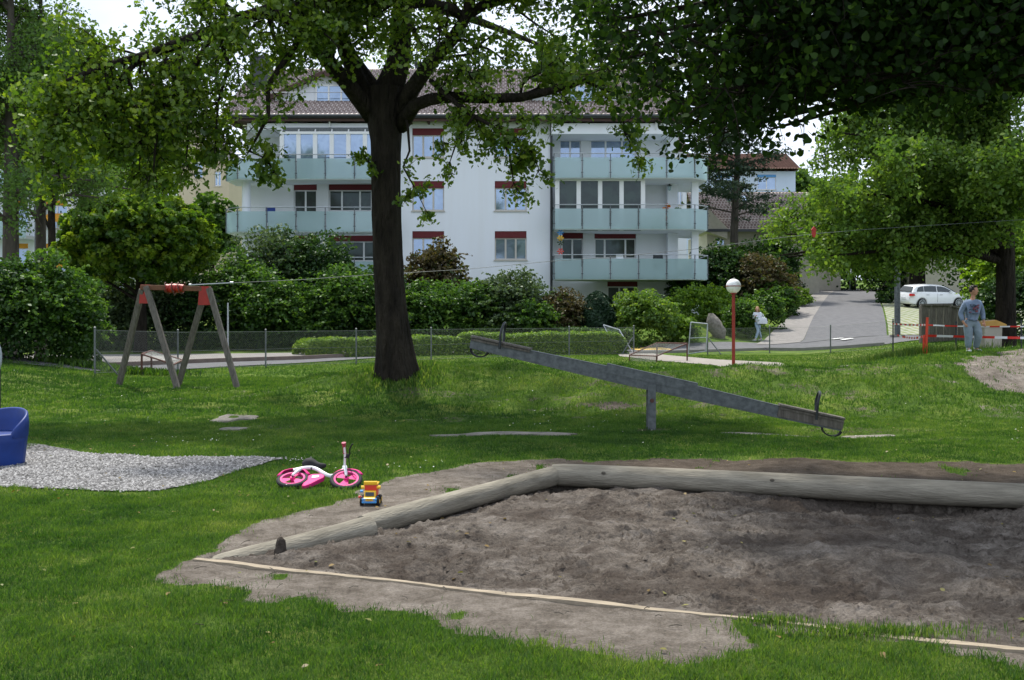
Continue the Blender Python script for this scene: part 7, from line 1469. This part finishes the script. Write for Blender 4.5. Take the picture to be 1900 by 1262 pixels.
def ell(b, c, r_, n=14, m=9, rot=None):
    vs = []; fs = []
    for i in range(m + 1):
        ph = math.pi * i / m
        for j in range(n):
            th = 2 * math.pi * j / n; v = Vector((r_[0] * math.sin(ph) * math.cos(th), r_[1] * math.sin(ph) * math.sin(th), r_[2] * math.cos(ph))); v = rot @ v if rot else v; vs.append(Vector(c) + v)
    for i in range(m):
        for j in range(n): a = i * n + j; e_ = i * n + (j + 1) % n; fs.append((a, e_, e_ + n, a + n))
    b.add(vs, fs)
def fingers(b, palm, dr, side, s_=1.0):
    """palm centre, finger direction, side vector; four unequal bent fingers and a thumb"""
    palm, dr, side = Vector(palm), Vector(dr).normalized(), Vector(side).normalized(); nn = dr.cross(side).normalized()
    ell(b, palm, (.036 * s_, .02 * s_, .042 * s_), 10, 6, rot=Matrix((side, nn, dr)).transposed())
    for i, (o_, L_) in enumerate(((-.026, .055), (-.009, .065), (.009, .06), (.025, .048))):
        p = palm + side * o_ * s_ + dr * .032 * s_; q = p + (dr + nn * .25) * L_ * .45 * s_; r_ = q + (dr * .6 + nn * .8) * L_ * .35 * s_; e_ = r_ + (dr * .2 + nn) * L_ * .25 * s_; b.tube([p, q, r_, e_], [.0085 * s_, .008 * s_, .007 * s_, .005 * s_], 6)
    p = palm - side * .03 * s_ - dr * .01 * s_; b.tube([p, p - side * .015 * s_ + dr * .025 * s_ + nn * .01, p - side * .008 * s_ + dr * .05 * s_ + nn * .02], [.011 * s_, .009 * s_, .006 * s_], 6)
def person(loc, rz, J, s_, look, skin, hairm, hairlen, top, legs_, shoes, label, sk=1.0):
    """J: joints in metres (x right, y away, z up); look: yaw of the head in degrees"""
    t = empty('person', loc, label, 'person'); t.rotation_euler = (0, 0, rz)
    hd = Vector(J['head']); rot = Matrix.Rotation(R(look), 3, 'Z')
    def face(b):
        fw = rot @ Vector((0, -1, 0)); rt = rot @ Vector((1, 0, 0))
        b.m = 0; ell(b, hd, (.073 * s_, .09 * s_, .112 * s_), 18, 12, rot); ell(b, hd + fw * .018 * s_ + Vector((0, 0, -.055 * s_)), (.055 * s_, .062 * s_, .06 * s_), 14, 8, rot)
        nz_ = hd + fw * .088 * s_ + Vector((0, 0, -.018 * s_)); b.add([nz_ + Vector((0, 0, .03 * s_)), nz_ + rt * .014 * s_ - Vector((0, 0, .012 * s_)), nz_ - rt * .014 * s_ - Vector((0, 0, .012 * s_)), nz_ + fw * .022 * s_ - Vector((0, 0, .010 * s_))], [(0, 1, 3), (0, 3, 2), (1, 2, 3)])
        for sg in (-1, 1): b.m = 0; ell(b, hd + rt * sg * .074 * s_ + Vector((0, 0, -.012 * s_)), (.012 * s_, .02 * s_, .03 * s_), 8, 6, rot)
        for sg in (-1, 1):
            b.m = 1; ell(b, hd + rt * sg * .029 * s_ + fw * .081 * s_ + Vector((0, 0, .004)), (.011 * s_, .006 * s_, .006 * s_), 8, 6, rot); ell(b, hd + rt * sg * .03 * s_ + fw * .083 * s_ + Vector((0, 0, .022 * s_)), (.018 * s_, .005 * s_, .004 * s_), 8, 4, rot)
        b.m = 2; ell(b, hd + fw * .080 * s_ + Vector((0, 0, -.058 * s_)), (.022 * s_, .006 * s_, .007 * s_), 10, 5, rot); b.m = 0
        for hnd in ('r', 'l'):
            wv, hv = Vector(J['wrist_' + hnd]), Vector(J['hand_' + hnd]); fingers(b, hv, hv - wv, (1 if hnd == 'l' else -1, .2, 0), s_)
    r = lambda k: sk * s_ * k
    nodes = {'pel': (J['pelvis'], r(.10)), 'bel': (J['belly'], r(.095)), 'che': (J['chest'], r(.105)), 'nk0': (J['neck'], r(.05)), 'nk1': (tuple(hd - Vector((0, 0, .06 * s_))), r(.048))}
    edges = [('pel', 'bel'), ('bel', 'che'), ('che', 'nk0'), ('nk0', 'nk1')]
    for h_ in ('r', 'l'):
        nodes.update({'sh' + h_: (J['shoulder_' + h_], r(.05)), 'el' + h_: (J['elbow_' + h_], r(.036)), 'wr' + h_: (J['wrist_' + h_], r(.026)), 'ha' + h_: (J['hand_' + h_], r(.024)), 'hp' + h_: (J['hip_' + h_], r(.08)), 'kn' + h_: (J['knee_' + h_], r(.05)), 'ak' + h_: (J['ankle_' + h_], r(.034)), 'to' + h_: (J['toe_' + h_], r(.025))})
        edges += [('che', 'sh' + h_), ('sh' + h_, 'el' + h_), ('el' + h_, 'wr' + h_), ('wr' + h_, 'ha' + h_), ('pel', 'hp' + h_), ('hp' + h_, 'kn' + h_), ('kn' + h_, 'ak' + h_), ('ak' + h_, 'to' + h_)]
    skinned('body', nodes, edges, 'pel', skin, t, 2, face, [skin, 'hair_dark', 'grip_red'])
    # sweater
    nodes = {'hem': (tuple(Vector(J['pelvis']) + Vector((0, 0, -.0))), (r(.155), r(.115))), 'bel': (J['belly'], (r(.165), r(.125))), 'che': (J['chest'], (r(.165), r(.12))), 'nk': (tuple(Vector(J['neck']) + Vector((0, 0, -.02 * s_))), r(.07))}; edges = [('hem', 'bel'), ('bel', 'che'), ('che', 'nk')]
    for h_ in ('r', 'l'):
        el_, wr_ = Vector(J['elbow_' + h_]), Vector(J['wrist_' + h_]); nodes.update({'sh' + h_: (J['shoulder_' + h_], r(.078)), 'el' + h_: (J['elbow_' + h_], r(.064)), 'fm' + h_: (tuple(el_.lerp(wr_, .6)), r(.052)), 'wr' + h_: (tuple(el_.lerp(wr_, .97)), r(.042))}); edges += [('che', 'sh' + h_), ('sh' + h_, 'el' + h_), ('el' + h_, 'fm' + h_), ('fm' + h_, 'wr' + h_)]
    tp_ = skinned('sweatshirt', nodes, edges, 'bel', top, t, 2)
    nodes = {'w': (tuple(Vector(J['pelvis']) + Vector((0, 0, .05 * s_))), (r(.135), r(.105))), 'pel': (J['pelvis'], (r(.14), r(.11)))}; edges = [('w', 'pel')]
    for h_ in ('r', 'l'):
        kn, ak, hp = Vector(J['knee_' + h_]), Vector(J['ankle_' + h_]), Vector(J['hip_' + h_]); wk = 1.12 if sk > .95 else .95; nodes.update({'hp' + h_: (tuple(hp + Vector((0, 0, -.04 * s_))), r(.105 * wk)), 'th' + h_: (tuple(hp.lerp(kn, .5)), r(.098 * wk)), 'kn' + h_: (tuple(kn), r(.082 * wk)), 'cf' + h_: (tuple(kn.lerp(ak, .5)), r(.074 * wk)), 'ak' + h_: (tuple(kn.lerp(ak, .98)), r(.060 * wk))})
        edges += [('pel', 'hp' + h_), ('hp' + h_, 'th' + h_), ('th' + h_, 'kn' + h_), ('kn' + h_, 'cf' + h_), ('cf' + h_, 'ak' + h_)]
    skinned('trousers', nodes, edges, 'pel', legs_, t, 2)
    for h_ in ('r', 'l'):
        ak, to = Vector(J['ankle_' + h_]), Vector(J['toe_' + h_]); b = MB(); dr = (to - ak); dr.z = 0; dr.normalize(); hl = Vector((ak.x, ak.y, to.z)) - dr * .04 * s_; b.tube([hl, hl.lerp(to, .3), hl.lerp(to, .7), to + dr * .03 * s_, to + dr * .055 * s_], [.036 * s_, .042 * s_, .043 * s_, .038 * s_, .02 * s_], 10, sy=.8); b.tube([hl + dr * .04 + Vector((0, 0, .02)), hl + dr * .04 + Vector((0, 0, .07 * s_))], .04 * s_, 10); b.build('shoe', shoes, t, smooth='all')
    # hair: cap of overlapping locks
    b = MB(); rs = random.Random(int(loc[0] * 100)); fw = rot @ Vector((0, -1, 0)); rt = rot @ Vector((1, 0, 0))
    ell(b, hd - fw * .014 * s_ + Vector((0, 0, .026 * s_)), (.083 * s_, .094 * s_, .104 * s_), 20, 12, rot)
    b.v = [tuple(Vector(v) + (Vector((rs.uniform(-1, 1), rs.uniform(-1, 1), rs.uniform(-1, 1))) * .006 * s_)) for v in b.v]
    # open the face: pull the front vertices back onto the skull
    nv_ = []
    for v in b.v:
        v = Vector(v); q = v - hd
        if q.dot(fw) > .022 * s_ and q.z < .062 * s_: v = v - fw * (q.dot(fw) - .01 * s_) * .95
        elif hairlen < .05 and q.z < -.035 * s_: v.z = hd.z - .035 * s_
        nv_.append(tuple(v))
    b.v = nv_
    for i in range(60 if hairlen < .05 else 80):
        a = rs.uniform(0, 2 * math.pi) if hairlen < .05 else rs.uniform(-2.1, 2.1) + math.pi; e_ = rs.uniform(.1, 1.2); dv = rot @ Vector((math.sin(a) * math.cos(e_), -math.cos(a) * math.cos(e_), math.sin(e_))); p = hd + Vector((dv.x * .08, dv.y * .09, dv.z * .12 + .01)) * s_
        if dv.dot(fw) > .30 and e_ < .75: continue
        q = p + (dv * .02 + Vector((0, 0, -.03)) + fw * .012 * (hairlen < .05)) * s_ if hairlen < .05 else p + Vector((dv.x * .03, dv.y * .03, -hairlen * rs.uniform(.7, 1.1))) * s_
        m_ = p.lerp(q, .5) + dv * .012 * s_; b.tube([p, m_, q], [.013 * s_, .012 * s_, .003 * s_], 5)
    b.build('hair', hairm, t, smooth='all'); return t, tp_
d = 22.0; x = px(1805, d)
JB = dict(head=(.01, -.02, 1.325), neck=(0, 0, 1.165), chest=(-.015, 0, .985), belly=(-.02, 0, .82), pelvis=(-.03, 0, .70),
 shoulder_r=(-.16, 0, 1.055), shoulder_l=(.145, .0, 1.06), elbow_r=(-.245, .04, .84), wrist_r=(-.235, -.05, .66), hand_r=(-.195, -.075, .60), elbow_l=(.22, .03, .85), wrist_l=(.215, -.04, .68), hand_l=(.215, -.06, .615),
 hip_r=(-.105, 0, .64), knee_r=(-.10, -.03, .35), ankle_r=(-.10, .0, .075), toe_r=(-.11, -.13, .035), hip_l=(.055, 0, .64), knee_l=(.105, -.05, .375), ankle_l=(.095, .08, .09), toe_l=(.13, -.04, .04))
t, tp_ = person((x, d, H(x, d) - .0), 0, JB, .95, 55, 'skin', 'hair_dark', .02, 'cloth_blue', 'cloth_grey', 'shoe_grey', 'boy with dark hair in a blue sweatshirt and grey joggers walking on the bare mound')
b = MB(); rs = random.Random(6)      # faded print across the chest
b.m = 0
for i in range(26):
    u, v = rs.uniform(-.10, .09), rs.uniform(.84, 1.03); w_, h_ = rs.uniform(.015, .05), rs.uniform(.01, .03); y = -.172 + abs(u) * .25 + max(0, v - .95) * .25; b.m = int(rs.random() < .35); b.box(u - w_ / 2 - .015, u + w_ / 2 - .015, y, y + .05, v - h_ / 2, v + h_ / 2)
b.build('print', None, tp_, mats=['cloth_print', 'cloth_print_red'])
b = MB(); b.box(-.13, .09, -.178, -.14, .835, .847); b.build('print', 'cloth_print', tp_)
d = 49.8; x = px(1405, d)
JW = dict(head=(.0, -.01, 1.55), neck=(0, 0, 1.40), chest=(.01, 0, 1.22), belly=(.01, 0, 1.04), pelvis=(.02, 0, .92),
 shoulder_r=(-.155, 0, 1.33), shoulder_l=(.165, 0, 1.33), elbow_r=(-.22, -.05, 1.10), wrist_r=(-.16, -.20, 1.16), hand_r=(-.13, -.24, 1.20), elbow_l=(.24, .05, 1.08), wrist_l=(.26, -.08, .92), hand_l=(.26, -.11, .86),
 hip_r=(-.06, 0, .86), knee_r=(.02, -.12, .48), ankle_r=(-.12, -.16, .09), toe_r=(-.22, -.20, .035), hip_l=(.09, 0, .86), knee_l=(.10, .06, .47), ankle_l=(.24, .20, .12), toe_l=(.14, .17, .035))
t, tp_ = person((x, d, H(x, d) + .04), 0, JW, 1.0, -20, 'skin_pale', 'hair_blond', .24, 'cloth_white', 'denim_pale', 'shoe_grey', 'blonde woman in a white jumper and pale jeans walking along the roadside', .92)
tb = empty('shoulder_bag', (x + .20, d - .22, H(x, d) + .86), 'large white bag hanging at the side of the walking woman', 'bag'); b = MB(); b.prism([(-.26, .02), (-.2, 0), (.18, 0), (.24, .03), (.2, .26), (.1, .31), (-.12, .31), (-.22, .25)], -.08, .08, lambda u, v, q: (u, q, v)); b.build('pouch', 'cloth_white', tb, bevel=.03, smooth=True)
b = MB(); b.tube([(-.16, 0, .28), (-.15, .05, .45), (-.03, .2, .56), (.06, .12, .45), (.1, 0, .3)], .012, 6); b.build('strap', 'cloth_white', tb, smooth=True)
